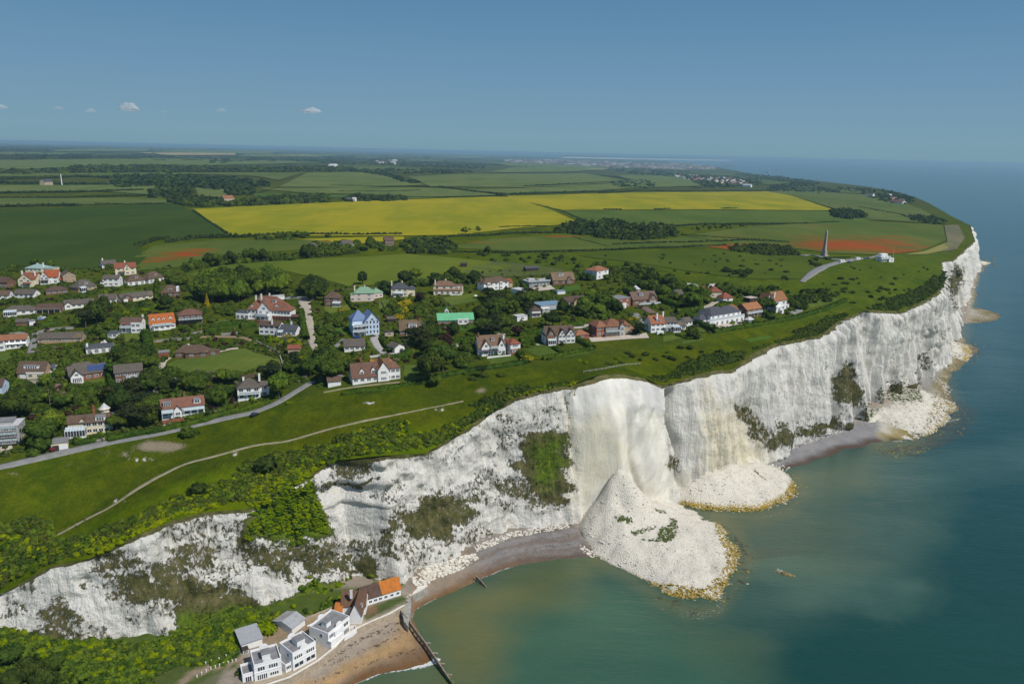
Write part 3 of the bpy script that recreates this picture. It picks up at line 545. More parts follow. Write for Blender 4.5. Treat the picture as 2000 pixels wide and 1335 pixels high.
wb_([(800,1200),(1150,1080),(1420,1200),(1500,1335),(1300,1500),(600,1500),(700,1330)], 70, .9, (.050, .118, .072))
wb_([(1330,980),(1600,900),(1760,880),(1850,1000),(1800,1150),(1500,1240),(1350,1180)], 60, .85, (.056, .105, .074))
wb_([(700,1400),(650,1340),(850,1290),(800,1190),(1000,1105),(1170,1085),(1150,1140),(1000,1220),(960,1400)], 45, .9, (.120, .128, .048))
wb_([(1400,1010),(1570,990),(1720,1120),(1600,1180),(1480,1120)], 50, .5, (.085, .105, .058))
wb_([(1540,930),(1640,890),(1720,880),(1700,960),(1600,980)], 25, .7, (.09, .125, .075))
wb_([(1300,1180),(1500,1220),(1560,1335),(1450,1360),(1350,1280)], 50, .4, (.07, .10, .05))
wb_([(1480,1120),(1640,1100),(1800,1130),(1780,1180),(1560,1190)], 30, .5, (.095, .170, .115))
wb_([(1860,560),(1900,500),(2000,520),(2000,760),(1900,820),(1870,760)], 45, .75, (.045, .095, .085))
wb_([(1700,900),(2050,840),(2050,920),(1760,960)], 18, .5, (.06, .12, .095))
for ln_ in ([(1165,1088),(1250,1140),(1290,1170),(1345,1192),(1400,1192),(1440,1140),(1462,1095),(1440,1040),(1395,1012)], [(1330,992),(1400,1006),(1480,1010),(1540,995),(1570,965),(1558,935)], [(1710,868),(1760,880),(1840,845),(1872,800),(1850,750)], [(1890,690),(1880,650),(1895,600)]):
    wc = blend(wc, lmask(WP, ln_, 6, 18)*.5*ahead*np.clip(.4+1.2*w1, 0, 1), (.20, .165, .055))
foam = np.zeros(len(WP))
for ln, w, a in [([(640,1345),(690,1333),(715,1322),(745,1310),(790,1304),(830,1298),(856,1288)], 5.5, .98), ([(805,1193),(812,1187),(850,1167),(885,1150),(930,1131),(980,1111),(1000,1105)], 3, .95), ([(1000,1105),(1050,1095),(1100,1090)], 1.4, .8), ([(808,1170),(830,1176),(850,1180)], 2, .5),
                 ([(1335,1195),(1370,1203),(1405,1190),(1415,1165)], 12, .47), ([(1290,1178),(1330,1198),(1380,1212)], 6, .36), ([(1440,1145),(1425,1175)], 6, .38), ([(1545,915),(1590,897),(1640,876),(1700,864)], 1.3, .7), ([(1340,990),(1420,1009),(1500,1009),(1550,990),(1570,965)], 2.6, .55),
                 ([(1820,828),(1850,822),(1875,818)], 3, .75), ([(1520,1112),(1530,1118)], 5, .7), ([(1780,885),(1810,882)], 3, .55), ([(860,1300),(868,1320),(888,1330)], 4, .6), ([(1895,703),(1915,700)], 2, .5), ([(1862,765),(1872,800),(1850,835),(1800,862),(1740,884)], 1.6, .5), ([(1888,655),(1900,690),(1892,712)], 1.4, .5), ([(1893,600),(1903,560),(1918,525)], 1.6, .6), ([(1455,1075),(1462,1100),(1445,1135),(1415,1175),(1370,1193),(1300,1176),(1250,1146)], 1.5, .45), ([(1460,1065),(1470,1100),(1455,1130)], 3, .5), ([(1905,618),(1930,622)], 1.5, .5), ([(1925,352),(1938,355)], .9, .9), ([(1160,1092),(1240,1140),(1290,1172)], 2.0, .35)]:
    foam = np.maximum(foam, lmask(WP, ln, w, 3)*a*ahead)
reef = np.zeros(len(WP))
for poly, d, soft in [([(1860,770),(1920,800),(1900,850),(1830,880),(1740,890),(1720,870),(1800,860)], .62, 10), ([(1895,650),(1930,690),(1900,715),(1880,700)], .65, 8), ([(1900,680),(1925,690),(1915,705)], .6, 6), ([(1910,495),(1960,515),(1920,530)], .5, 6), ([(1905,560),(1970,585),(1900,590)], .45, 6), ([(1700,870),(1790,882),(1800,895),(1720,890)], .55, 5), ([(1905,600),(1945,615),(1900,620)], .4, 5), ([(1400,1010),(1480,1070),(1475,1130),(1430,1180),(1340,1215),(1240,1150),(1300,1160),(1400,1180),(1440,1120)], .42, 7)]:
    reef = np.maximum(reef, pmask(WP, poly, soft)*d*ahead)
m = NM('sea', .16, .5); m.b.inputs['IOR'].default_value = 1.33
p = m.pos(); pr = m.pos((1, 1, 1)); w_s = m.noise(m.pos((.5, 1.3, 1), .5), .55, 5, .62); w_m = m.noise(m.pos((.35, 1.2, 1), .25), .09, 4, .6); cw = m.noise(m.pos((.45, 1, 1), .35), .022, 5, .6, .8)
col = m.attr('tone', 'Color'); col = m.mix(m.ramp(cw, .35, .65, 0, .5), col, m.mix(1.0, col, (.72, .85, .9), 'MULTIPLY')); col = m.mix(m.ramp(w_s, .52, .75, 0, .35), col, m.mix(1.0, col, (1.5, 1.4, 1.35), 'MULTIPLY'))
rf = m.ramp(m.math('ADD', m.attr('reef'), m.math('MULTIPLY', m.math('SUBTRACT', m.noise(p, .22, 6, .75), .5), 2.4)), .42, .72); col = m.mix(m.math('MULTIPLY', rf, .85), col, (.045, .045, .022))
ff = m.ramp(m.math('ADD', m.attr('foam'), m.math('MULTIPLY', m.math('SUBTRACT', m.noise(p, 1.1, 7, .8, .6), .5), 2.0)), .56, .86); col = m.mix(m.math('MULTIPLY', ff, .85), col, (.74, .77, .76)); m.base(col)
m.lk(m.math('ADD', .17, m.math('MULTIPLY', ff, .6)), m.b.inputs['Roughness'])
m.bump(m.math('ADD', w_s, m.math('MULTIPLY', w_m, 3.0)), .35, .55); SEA = m.m
me = np_mesh('sea', WP, grid_faces(len(a_ax), len(b_ax)), [SEA], True, {'tone': wc, 'foam': foam, 'reef': reef}); sea = link(D.objects.new('sea', me)); tag(sea, kind='structure')
# ================================================================ fields, roads, lawns: sheets draped on the land
def dens_px(poly, step=18, closed=True):
    out = []; n = len(poly)
    for i in range(n if closed else n-1):
        (x1, y1), (x2, y2) = poly[i], poly[(i+1) % n]; k = max(1, int(math.hypot(x2-x1, (y2-y1)*3)/step))
        out += [(x1+(x2-x1)*j/k, y1+(y2-y1)*j/k) for j in range(k)]
    if not closed: out.append(poly[-1])
    return out
def lift(x, y, base=.12): return base+.0009*np.maximum(np.hypot(x, y)-350, 0)
def drape(name, poly, mat, cell=None, attrs=None, base=.12, kind='structure', step=18):
    P = gpt(*np.array(dens_px(poly, step)).T); bm = bmesh.new()
    f = bm.faces.new([bm.verts.new((p[0], p[1], 0)) for p in P])
    dist = math.hypot(*P[:, :2].mean(0)); cell = cell or max(2.5, dist*.022)
    x0, x1, y0, y1 = P[:, 0].min(), P[:, 0].max(), P[:, 1].min(), P[:, 1].max()
    cell = max(cell, (x1-x0)/70, (y1-y0)/110)
    for ax, a, b in ((0, x0, x1), (1, y0, y1)):
        c = a+cell*.53
        while c < b:
            bmesh.ops.bisect_plane(bm, geom=bm.verts[:]+bm.edges[:]+bm.faces[:], plane_co=(c if ax == 0 else 0, c if ax == 1 else 0, 0), plane_no=(1 if ax == 0 else 0, 1 if ax == 1 else 0, 0)); c += cell
    bmesh.ops.triangulate(bm, faces=bm.faces[:]); bm.normal_update()
    if sum(fc.normal.z for fc in bm.faces) < 0: bmesh.ops.reverse_faces(bm, faces=bm.faces[:])
    co = np.array([v.co[:] for v in bm.verts]); z = zxy(co[:, 0], co[:, 1])+lift(co[:, 0], co[:, 1], base)
    for v, h in zip(bm.verts, z): v.co.z = h
    me = D.meshes.new(name); bm.to_mesh(me); bm.free(); me.materials.append(mat)
    me.polygons.foreach_set('use_smooth', np.ones(len(me.polygons), bool))
    co[:, 2] = z
    for k, fn in (attrs or {}).items():
        a = me.attributes.new(k, 'FLOAT', 'POINT'); a.data.foreach_set('value', np.asarray(fn(co), np.float32))
    return tag(link(D.objects.new(name, me)), kind=kind)
def crop(name, c, row=.35, ang=0, rc=.8, speck=None, speck_c=None, patch=.3, poppy=False):
    m = NM(name, 1.0, .0); d = math.radians(ang)
    w = m.new('ShaderNodeTexWave'); w.inputs['Scale'].default_value = .055; w.inputs['Distortion'].default_value = 1.5; w.inputs['Detail'].default_value = 2; w.inputs['Detail Scale'].default_value = .4
    m.lk(m.pos((1, 1, 1), d), w.inputs['Vector']); wv = w.outputs['Fac']
    n = m.noise(m.pos((.012, .004, .01), d), 1, 5, .6); n2 = m.noise(m.pos((.05, .02, .05), d), 1, 5, .65); n3 = m.noise(m.pos(), .7, 3, .6)
    col = m.mix(m.ramp(wv, .1, .9, 0, row), c, tuple(x*rc for x in c)); col = m.mix(m.ramp(n, .38, .62, 0, min(1, patch*2.4)), col, m.mix(1., col, (.66, .80, .78), 'MULTIPLY')); n5 = m.noise(m.pos((.004, .025, .01), d+1.4), 1, 6, .7); col = m.mix(m.ramp(n5, .46, .6, 0, min(1, patch*1.6)), col, m.mix(1., col, (.74, .84, .84), 'MULTIPLY'))
    col = m.mix(m.ramp(n2, .45, .7, 0, patch), col, m.mix(1., col, (1.25, 1.08, .8), 'MULTIPLY')); col = m.mix(m.ramp(n3, .35, .7, 0, .25), col, m.mix(1., col, (.65, .7, .7), 'MULTIPLY'))
    if speck: col = m.mix(m.ramp(m.noise(m.pos((.02, .02, .02)), 1, 4, .7), speck, speck+.12, 0, .7), col, speck_c)
    if poppy:
        pn = m.noise(m.pos((.010, .06, .02), .75), 1, 6, .72)
        col = m.mix(m.ramp(m.math('ADD', m.attr('poppy'), m.math('MULTIPLY', m.math('SUBTRACT', pn, .5), 3.6)), .35, 1.25, 0, .85), col, (.33, .045, .012))
    m.base(col); m.bump(m.math('ADD', n3, m.math('MULTIPLY', wv, .5)), .4, .5); return m.m
CR_DARK = crop('wheat_dark', (.056, .088, .018), .55, 100, .66); CR_GREEN = crop('wheat_green', (.100, .140, .028), .3, 95); CR_YEL = crop('rape_yellow', (.33, .29, .018), .35, 95, .8, .58, (.30, .27, .05), .35)
CR_GREY = crop('barley_grey', (.140, .172, .052), .3, 60); CR_LIGHT = crop('barley_light', (.135, .168, .022), .45, 98, .82); CR_POPPY = crop('wheat_poppy', (.110, .140, .028), .3, 95, poppy=True)
CR_TAN = crop('stubble', (.42, .33, .16), .3, 80); PASTURE = crop('pasture', (.085, .125, .030), .1, 30); EARTH = crop('bare_earth', (.20, .17, .10), .4, 20); CR_OLIVE = crop('pasture_olive', (.115, .145, .040), .12, 40); PADDOCK = crop('paddock', (.12, .135, .04), .15, 20); RIMG = crop('rough_grass', (.10, .135, .04), .1, 10)
def pop(lst):
    def fn(P):
        x, y = proj(P); v = np.zeros(len(P))
        for cx, cy, rx, ry, a in lst: v = np.maximum(v, a*np.clip(1.3-np.hypot((x-cx)/rx, (y-cy)/ry), 0, 1))
        return v
    return fn
FIELDS = [
 ([(-150,412),(150,405),(325,399),(345,400),(376,413),(443,458),(410,463),(300,470),(268,485),(290,500),(270,518),(200,524),(-150,532)], CR_DARK, None),
 ([(268,500),(300,481),(420,470),(520,469),(640,470),(688,478),(660,481),(600,487),(500,497),(430,512),(330,524),(255,530),(200,526)], CR_POPPY, [(365,496,60,7,1.1),(320,504,50,6,1.0),(290,512,40,5,.9),(400,488,40,4,.8),(590,478,30,5,.7),(640,472,60,5,.6)]),
 ([(378,409),(560,400),(700,394),(860,388),(960,385),(1000,386),(1070,408),(1124,432),(1090,440),(1010,446),(900,459),(790,461),(640,461),(480,462),(446,459)], CR_YEL, None),
 ([(575,468),(700,464),(788,463),(790,468),(720,476),(680,476),(620,470)], CR_YEL, None),
 ([(988,384),(1240,377),(1500,375),(1545,383),(1632,412),(1400,410),(1095,411),(1060,403)], CR_YEL, None),
 ([(1098,412),(1400,411),(1632,413),(1704,430),(1690,436),(1560,436),(1440,436),(1290,441),(1190,442),(1140,430)], CR_GREEN, None),
 ([(1340,461),(1380,455),(1450,445),(1560,437),(1700,433),(1842,441),(1848,470),(1800,490),(1720,499),(1620,495),(1560,487),(1440,478)], CR_POPPY, [(1680,478,170,18,1.0),(1760,490,110,8,.95),(1620,470,120,8,.7),(1640,470,50,8,.8),(1560,465,120,9,.42),(1440,461,80,8,.42),(1600,442,50,5,.5),(1730,465,70,8,.6)]),
 ([(870,484),(960,467),(1060,462),(1120,461),(1180,468),(1300,468),(1338,462),(1400,472),(1450,479),(1380,484),(1290,482),(1180,487),(1000,491)], CR_POPPY, [(920,472,60,5,.6),(1000,466,60,4,.6),(1100,462,60,2.5,.8),(1260,471,60,3,.7),(1420,478,60,4,.3)]),
 ([(1372,482),(1420,477),(1500,475),(1535,480),(1490,484),(1430,489)], CR_POPPY, [(1440,482,90,12,1.25)]),
 ([(368,536),(420,521),(560,508),(700,502),(790,497),(880,503),(960,511),(1000,520),(960,533),(900,545),(800,548),(690,562),(640,548),(560,530),(480,532),(400,549)], CR_LIGHT, None),
 ([(905,526),(965,512),(1060,520),(1105,528),(1080,537),(1000,541),(920,541)], PADDOCK, None),
 ([(545,366),(600,338),(700,337),(775,346),(830,362),(700,367)], CR_GREY, None),
 ([(795,346),(900,341),(1060,340),(1150,340),(1200,350),(1240,355),(1130,362),(1030,367),(840,365)], CR_GREY, None),
 ([(498,369),(700,367),(860,368),(985,381),(800,389),(720,380),(600,378)], CR_GREY, None),
 ([(905,371),(1030,368),(1240,357),(1262,366),(1170,373),(1010,380)], CR_GREY, None),
 ([(1205,343),(1290,344),(1345,351),(1372,364),(1262,367),(1235,356)], CR_GREY, None),
 ([(-100,364),(220,362),(330,364),(440,371),(442,388),(400,384),(300,382),(200,374),(-100,376)], CR_GREY, None),
 ([(-100,388),(250,388),(330,390),(395,395),(330,398),(-100,405)], CR_OLIVE, None),
 ([(-100,317),(120,312),(360,311),(570,316),(620,319),(500,322),(60,331),(-100,334)], CR_GREY, None),
 ([(-100,340),(360,338),(560,338),(600,336),(545,353),(500,345),(400,341),(200,345),(-100,347)], CR_OLIVE, None),
 ([(100,294),(200,291),(300,292),(285,297),(110,297)], CR_GREY, None), ([(340,294),(560,296),(520,302),(300,298)], CR_GREY, None), ([(265,299),(460,300),(460,304),(330,304)], CR_TAN, None),
 ([(480,302),(690,303),(620,308),(470,307)], CR_GREY, None), ([(-100,297),(180,300),(130,303),(-100,303)], CR_GREY, None), ([(540,304),(625,306),(600,304)], CR_TAN, None),
 ([(670,325),(760,327),(855,332),(830,336),(760,338),(700,332)], CR_OLIVE, None), ([(955,318),(1050,320),(1180,327),(1190,332),(1100,337),(950,338),(1005,327)], CR_GREY, None), ([(1140,329),(1185,331),(1170,333)], CR_TAN, None),
 ([(1305,337),(1430,341),(1440,344),(1330,342)], CR_OLIVE, None), ([(1500,376),(1580,372),(1640,378),(1700,382),(1760,395),(1800,410),(1850,438),(1706,430),(1640,412),(1547,383)], CR_OLIVE, None),
 ([(1635,372),(1660,370),(1700,380),(1640,377)], CR_OLIVE, None), ([(1844,441),(1872,440),(1884,466),(1868,488),(1838,492),(1850,472)], EARTH, None), ([(1765,498),(1810,490),(1850,474),(1862,478),(1848,489),(1810,497)], crop('dry_grass', (.26, .24, .075), .2), None),
 ([(495,378),(620,380),(760,381),(700,388),(560,394),(500,396)], PASTURE, None), ([(680,308),(760,309),(720,311)], CR_GREY, None), ([(800,312),(870,314),(860,317),(790,315)], CR_GREY, None), ([(880,306),(960,308),(940,311),(860,309)], CR_GREY, None),
 ([(1440,352),(1500,352),(1560,358),(1500,362)], PASTURE, None), ([(1175,491),(1420,489),(1560,500),(1600,512),(1560,545),(1470,545),(1380,535),(1250,515),(1130,500)], crop('downland_grass', (.082, .112, .014), .08, 40), None)]
for poly, mt, pp in FIELDS: drape('field', poly, mt, attrs={'poppy': pop(pp)} if pp else None, cell=12 if pp else None)
LAWNPX = []; LAWN = crop('lawn', (.130, .160, .030), .12, 15, .9, patch=.5); LAWN2 = crop('lawn_bright', (.075, .135, .022), .12, 15, .9)
for poly in [[(790,712),(832,714),(848,735),(786,748)], [(632,600),(690,594),(688,612),(640,617)], [(325,712),(345,703),(420,693),(478,680),(500,690),(550,702),(548,722),(430,728),(350,727)], [(862,582),(930,572),(936,588),(880,597)], [(1026,684),(1062,671),(1090,690),(1055,697)],
             [(1105,692),(1140,684),(1152,690),(1100,698)], [(1295,657),(1330,651),(1338,659),(1296,668)], [(242,652),(274,651),(272,676),(245,676)], [(233,570),(280,566),(285,573),(240,576)], [(72,690),(118,682),(116,700),(78,702)], [(40,752),(80,748),(78,765),(40,768)],
             [(1576,592),(1625,576),(1640,590),(1582,602)], [(298,664),(335,660),(337,668),(300,670)], [(415,628),(445,622),(450,628),(418,632)], [(430,636),(470,632),(465,642),(430,641)], [(1330,667),(1372,660),(1375,664),(1335,672)], [(1486,634),(1500,628),(1505,634),(1490,638)], [(1360,640),(1384,636),(1385,645),(1365,650)],
             [(712,666),(722,664),(742,682),(730,684)], [(786,664),(812,660),(815,668),(788,672)], [(-20,688),(20,688),(25,706),(-20,706)], [(740,585),(760,583),(765,600),(740,604)], [(145,746),(205,738),(200,745),(150,752)], [(950,700),(1000,693),(1010,702),(960,712)]]: drape('lawn', poly, LAWN, base=.09); LAWNPX.append(poly)
for poly in [[(635,642),(690,636),(690,652),(640,658)], [(1455,663),(1500,655),(1510,660),(1465,668)], [(862,640),(925,634),(930,645),(870,648)], [(1092,562),(1130,556),(1135,566),(1098,572)], [(420,1292),(465,1275),(468,1300),(440,1325),(425,1330)]][:4]: drape('lawn', poly, LAWN2, base=.09)
# ---- roads
def mat_road(name, c, c2):
    m = NM(name, .9, .2); n = m.noise(m.pos(), .3, 6, .7); n2 = m.noise(m.pos(), 3, 4, .6); m.base(m.mix(m.ramp(n2, .4, .7, 0, .4), m.mix(m.ramp(n, .35, .65), c, c2), tuple(x*.7 for x in c))); return m.m
TARMAC = mat_road('tarmac', (.20, .20, .195), (.27, .265, .25)); GRAVEL = mat_road('gravel', (.47, .42, .33), (.36, .31, .24)); CONCR = mat_road('concrete', (.36, .35, .33), (.44, .42, .38)); BRICKP = mat_road('red_paving', (.17, .10, .09), (.22, .15, .13)); PATIO = mat_road('patio_stone', (.55, .50, .42), (.45, .38, .30)); VERGE = mat_road('verge', (.50, .46, .38), (.30, .30, .16))
FOOT = mat_road('chalk_footpath', (.34, .29, .20), (.20, .20, .09))
def ribbon(name, line, width, mat, base=.16, kind='structure', zf=None, th=.35, label=None, cat=None, wpx=None):
    P = gpt(*np.array(dens_px(line, 10, False)).T)[:, :2]
    d = np.r_[0, np.cumsum(np.hypot(*np.diff(P, axis=0).T))]; n = max(6, int(d[-1]/2.0)); u = np.linspace(0, d[-1], n)
    k = np.ones(5)/5; xs = np.interp(u, d, P[:, 0]); ys = np.interp(u, d, P[:, 1])
    xs[2:-2] = np.convolve(xs, k, 'valid'); ys[2:-2] = np.convolve(ys, k, 'valid')
    tx, ty = np.gradient(xs), np.gradient(ys); L = np.hypot(tx, ty)+1e-9; nx, ny = -ty/L, tx/L
    w = np.interp(u/u[-1], np.linspace(0, 1, len(width)), width) if isinstance(width, (list, tuple)) else np.full(n, width)
    w = w*(1+.10*(fbm(u/5, u*0, 2, 3)-.5)); cols = []
    for o, dz in ((-.5, -th), (-.5, 0), (-.25, .02), (0, .03), (.25, .02), (.5, 0), (.5, -th)):
        x = xs+nx*w*o; y = ys+ny*w*o; cols.append(np.stack([x, y, zxy(x, y)+lift(x, y, base)+dz], -1))
    V = np.stack(cols, 1).reshape(-1, 3); me = np_mesh(name, V, grid_faces(n, 7, True), [mat]); o = link(D.objects.new(name, me)); return tag(o, label, cat, kind=kind)
ribbon('road', [(-60,928),(0,912),(60,898),(130,882),(230,860),(330,842),(420,821),(500,804),(545,785),(575,766),(605,748)], 4.3, TARMAC)
ribbon('road', [(605,748),(640,738),(672,732)], 3.2, TARMAC)
ribbon('road', [(1566,551),(1574,544),(1590,531),(1612,520),(1640,512),(1668,507),(1702,503)], [4, 7, 9, 7, 7, 7, 4], TARMAC)
ribbon('road', [(1566,500),(1580,498),(1592,499),(1610,504),(1632,507),(1650,508)], [9, 5, 4, 4, 5, 5], TARMAC); ribbon('road', [(1702,503),(1720,499)], 3, TARMAC)
ribbon('lane', [(600,581),(594,588),(597,610),(604,645),(612,675),(622,690),(628,703)], [9, 8, 8, 7, 5, 4, 4.5], GRAVEL); ribbon('road', [(556,583),(575,580),(602,582)], 5.5, TARMAC)
ribbon('driveway', [(740,653),(730,662),(736,676),(750,690)], [9, 5, 4, 4], CONCR, .2); ribbon('driveway', [(778,690),(790,687)], 7, CONCR, .2)
ribbon('driveway', [(328,698),(313,705),(312,718),(325,732),(345,745)], [5, 6, 4, 3.5, 3], GRAVEL, .2); ribbon('driveway', [(420,690),(440,682),(466,680)], 2.5, GRAVEL, .2)
ribbon('road', [(-30,648),(0,645),(15,640),(24,650),(60,655),(85,645),(110,642),(145,640)], 5, TARMAC); ribbon('driveway', [(60,690),(70,655)], 4, TARMAC, .2)
ribbon('driveway', [(115,748),(118,765),(120,785)], [4, 5, 7], BRICKP, .2); ribbon('driveway', [(98,740),(104,725),(112,712)], 4, CONCR, .2); ribbon('road', [(240,775),(270,768),(300,763),(330,760)], 4, TARMAC, .2)
ribbon('driveway', [(882,674),(905,674),(903,683)], 4, CONCR, .2); ribbon('road', [(975,650),(990,662),(1000,672)], 5, CONCR, .2); ribbon('driveway', [(1238,612),(1248,628),(1240,645)], [6, 7, 6], TARMAC, .2); ribbon('driveway', [(1255,600),(1275,612)], 6, BRICKP, .2)
ribbon('lane', [(1320,612),(1360,607),(1385,597),(1400,588)], 4, GRAVEL, .2); ribbon('lane', [(1058,645),(1100,640),(1135,640),(1150,632)], 3.5, CONCR, .2); ribbon('driveway', [(1548,597),(1562,600),(1565,606),(1545,612)], 4, TARMAC, .2)
ribbon('track', [(632,766),(680,757),(740,750),(780,746)], 1.5, FOOT, .14); ribbon('driveway', [(672,662),(640,690)], 3, TARMAC, .2); ribbon('lane', [(722,697),(748,693),(800,688)], 3.5, CONCR, .2)
ribbon('footpath', [(96,1050),(125,1038),(170,1012),(220,988),(255,962),(300,935),(360,905),(430,888),(500,868),(560,862),(640,838),(720,820),(780,808),(860,792),(905,783)], [1.3, 1.5, 2.4, 1.4, 1.8, 1.2, 1.2, 1.6, 1.0, .8, 1.2], FOOT, .05)
ribbon('path', [(300,668),(350,662),(400,657),(470,658),(500,668),(545,690)], 3.0, mat_road('bare_path', (.30, .20, .13), (.24, .19, .11)), .12)
for poly in [[(1150,660),(1165,652),(1235,655),(1262,650),(1268,660),(1230,662),(1155,668)], [(1035,563),(1075,557),(1085,565),(1050,569)], [(33,748),(85,741),(85,747),(34,755)], [(1375,638),(1455,628),(1458,635),(1380,645)], [(305,828),(345,822),(352,832),(312,838)], [(0,870),(20,862),(25,875),(0,885)]]: drape('patio', poly, PATIO, base=.14, cell=4)
# ================================================================ houses
def wallm(name, c, var=.07): return plain(name, c, .85, var, .25)
def roofm(name, c, c2=None, lich=.35, lc=(.34, .22, .06), amt=.5):
    m = NM(name, .9, .15); p = m.objpos(); n = m.noise(p, .8, 6, .7); n2 = m.noise(p, .22, 4, .6)
    w = m.new('ShaderNodeTexBrick'); w.inputs['Scale'].default_value = 1.0; w.inputs['Brick Width'].default_value = .6; w.inputs['Row Height'].default_value = .34; w.inputs['Mortar Size'].default_value = .05; w.inputs['Color1'].default_value = (1, 1, 1, 1); w.inputs['Color2'].default_value = (.78, .78, .78, 1); w.inputs['Mortar'].default_value = (.55, .55, .55, 1); m.lk(p, w.inputs['Vector'])
    col = m.mix(m.ramp(n, .35, .68), c, c2 or tuple(x*.72 for x in c)); col = m.mix(m.ramp(n2, 1-lich-.1, 1-lich+.12, 0, amt), col, lc); col = m.mix(.5, col, m.mix(1., col, w.outputs['Color'], 'MULTIPLY')); m.base(col); m.bump(n, .06); return m.m
WHITE = wallm('white_render', (.80, .80, .78)); CREAM = wallm('cream_render', (.74, .66, .48)); PINK = wallm('pink_render', (.68, .57, .50)); BRICK = wallm('brown_brick', (.20, .115, .075), .2); REDB = wallm('red_brick', (.27, .10, .06), .2); YELB = wallm('buff_brick', (.42, .29, .17), .15); BLUEW = wallm('pale_blue_boarding', (.50, .62, .76)); GREYW = wallm('grey_render', (.42, .42, .41)); DKWOOD_AND_SHADE = wallm('dark_boarding_and_shade', (.06, .045, .035), .2); TANW = wallm('sand_render', (.50, .40, .27))
R_BRN = roofm('brown_tiles', (.155, .105, .075)); R_GRY = roofm('grey_brown_tiles', (.145, .125, .105)); R_RED = roofm('red_tiles', (.30, .105, .065)); R_ORG = roofm('orange_tiles', (.50, .155, .045), lich=.2); R_MOT = roofm('mottled_orange_tiles', (.20, .11, .075), (.15, .09, .065), .46, (.42, .22, .035), .85); R_SLT = roofm('slate', (.10, .105, .12), lich=.1); R_GRN = plain('green_sheet', (.13, .42, .22), .6, .08, .3); R_GRN2 = roofm('green_tiles', (.20, .36, .22), (.26, .40, .28), .1); R_BLU = roofm('blue_grey_tiles', (.17, .24, .40), (.20, .28, .44), .05); R_FLT = plain('roof_felt', (.22, .22, .225), .9, .15, .6); R_PALE = plain('pale_sheet', (.52, .52, .52), .7, .12, .5); R_TRC = roofm('terracotta_tiles', (.34, .155, .085), (.26, .12, .07), .2); R_BLUF = plain('blue_grey_membrane', (.17, .27, .36), .7, .06, .3); R_TEAL = plain('pale_green_sheet', (.28, .38, .36), .6, .1, .3); R_ORM = roofm('orange_pantiles', (.56, .20, .045), (.40, .13, .03), .25, (.14, .08, .05), .6); R_DBR = roofm('dark_brown_tiles', (.13, .085, .065), lich=.2)
FRAME = plain('white_frame', (.80, .80, .79), .5, .04); GLASS = NM('window_glass', .08, .6); GLASS.base((.035, .045, .055)); GLASS = GLASS.m; SOLAR = NM('solar_glass', .12, .6); SOLAR.base((.05, .085, .20)); SOLAR = SOLAR.m; CGLASS = plain('conservatory_glass', (.45, .52, .54), .15, .1, 1, spec=.6); METAL = plain('grey_metal', (.30, .31, .32), .5, .1, metal=.3); DOORM = plain('brown_door', (.13, .065, .04), .6); YELP = plain('yellow_paint', (.62, .50, .18), .6)
def win_mesh(n, rows=1):
    b = MB(); b.box(-.5, .5, -.06, .03, 0, 1, 0); f = .07
    for i in range(n):
        for j in range(rows):
            a0 = -.5+f+i*(1-f)/n; a1 = -.5+(i+1)*(1-f)/n; c0 = f+j*(1-f)/rows; c1 = (j+1)*(1-f)/rows; b.box(a0, a1, -.075, -.062, c0, c1, 1)
    return b.mesh('window', [FRAME, GLASS])
WIN = {n: win_mesh(n) for n in (1, 2, 3, 4, 5)}
def door_mesh():
    b = MB(); b.box(-.5, .5, -.06, .03, 0, 1, 0); b.box(-.42, .42, -.08, -.062, .02, .95, 1); return b.mesh('door', [FRAME, DOORM])
DOOR = door_mesh()
def piece(name, me, par, loc, sc, rz=0):
    o = D.objects.new(name, me); o.location = loc; o.scale = sc; o.rotation_euler = (0, 0, rz); return link(o, par)
HOUSES = []   # (short, centre xy, radius, pixel)
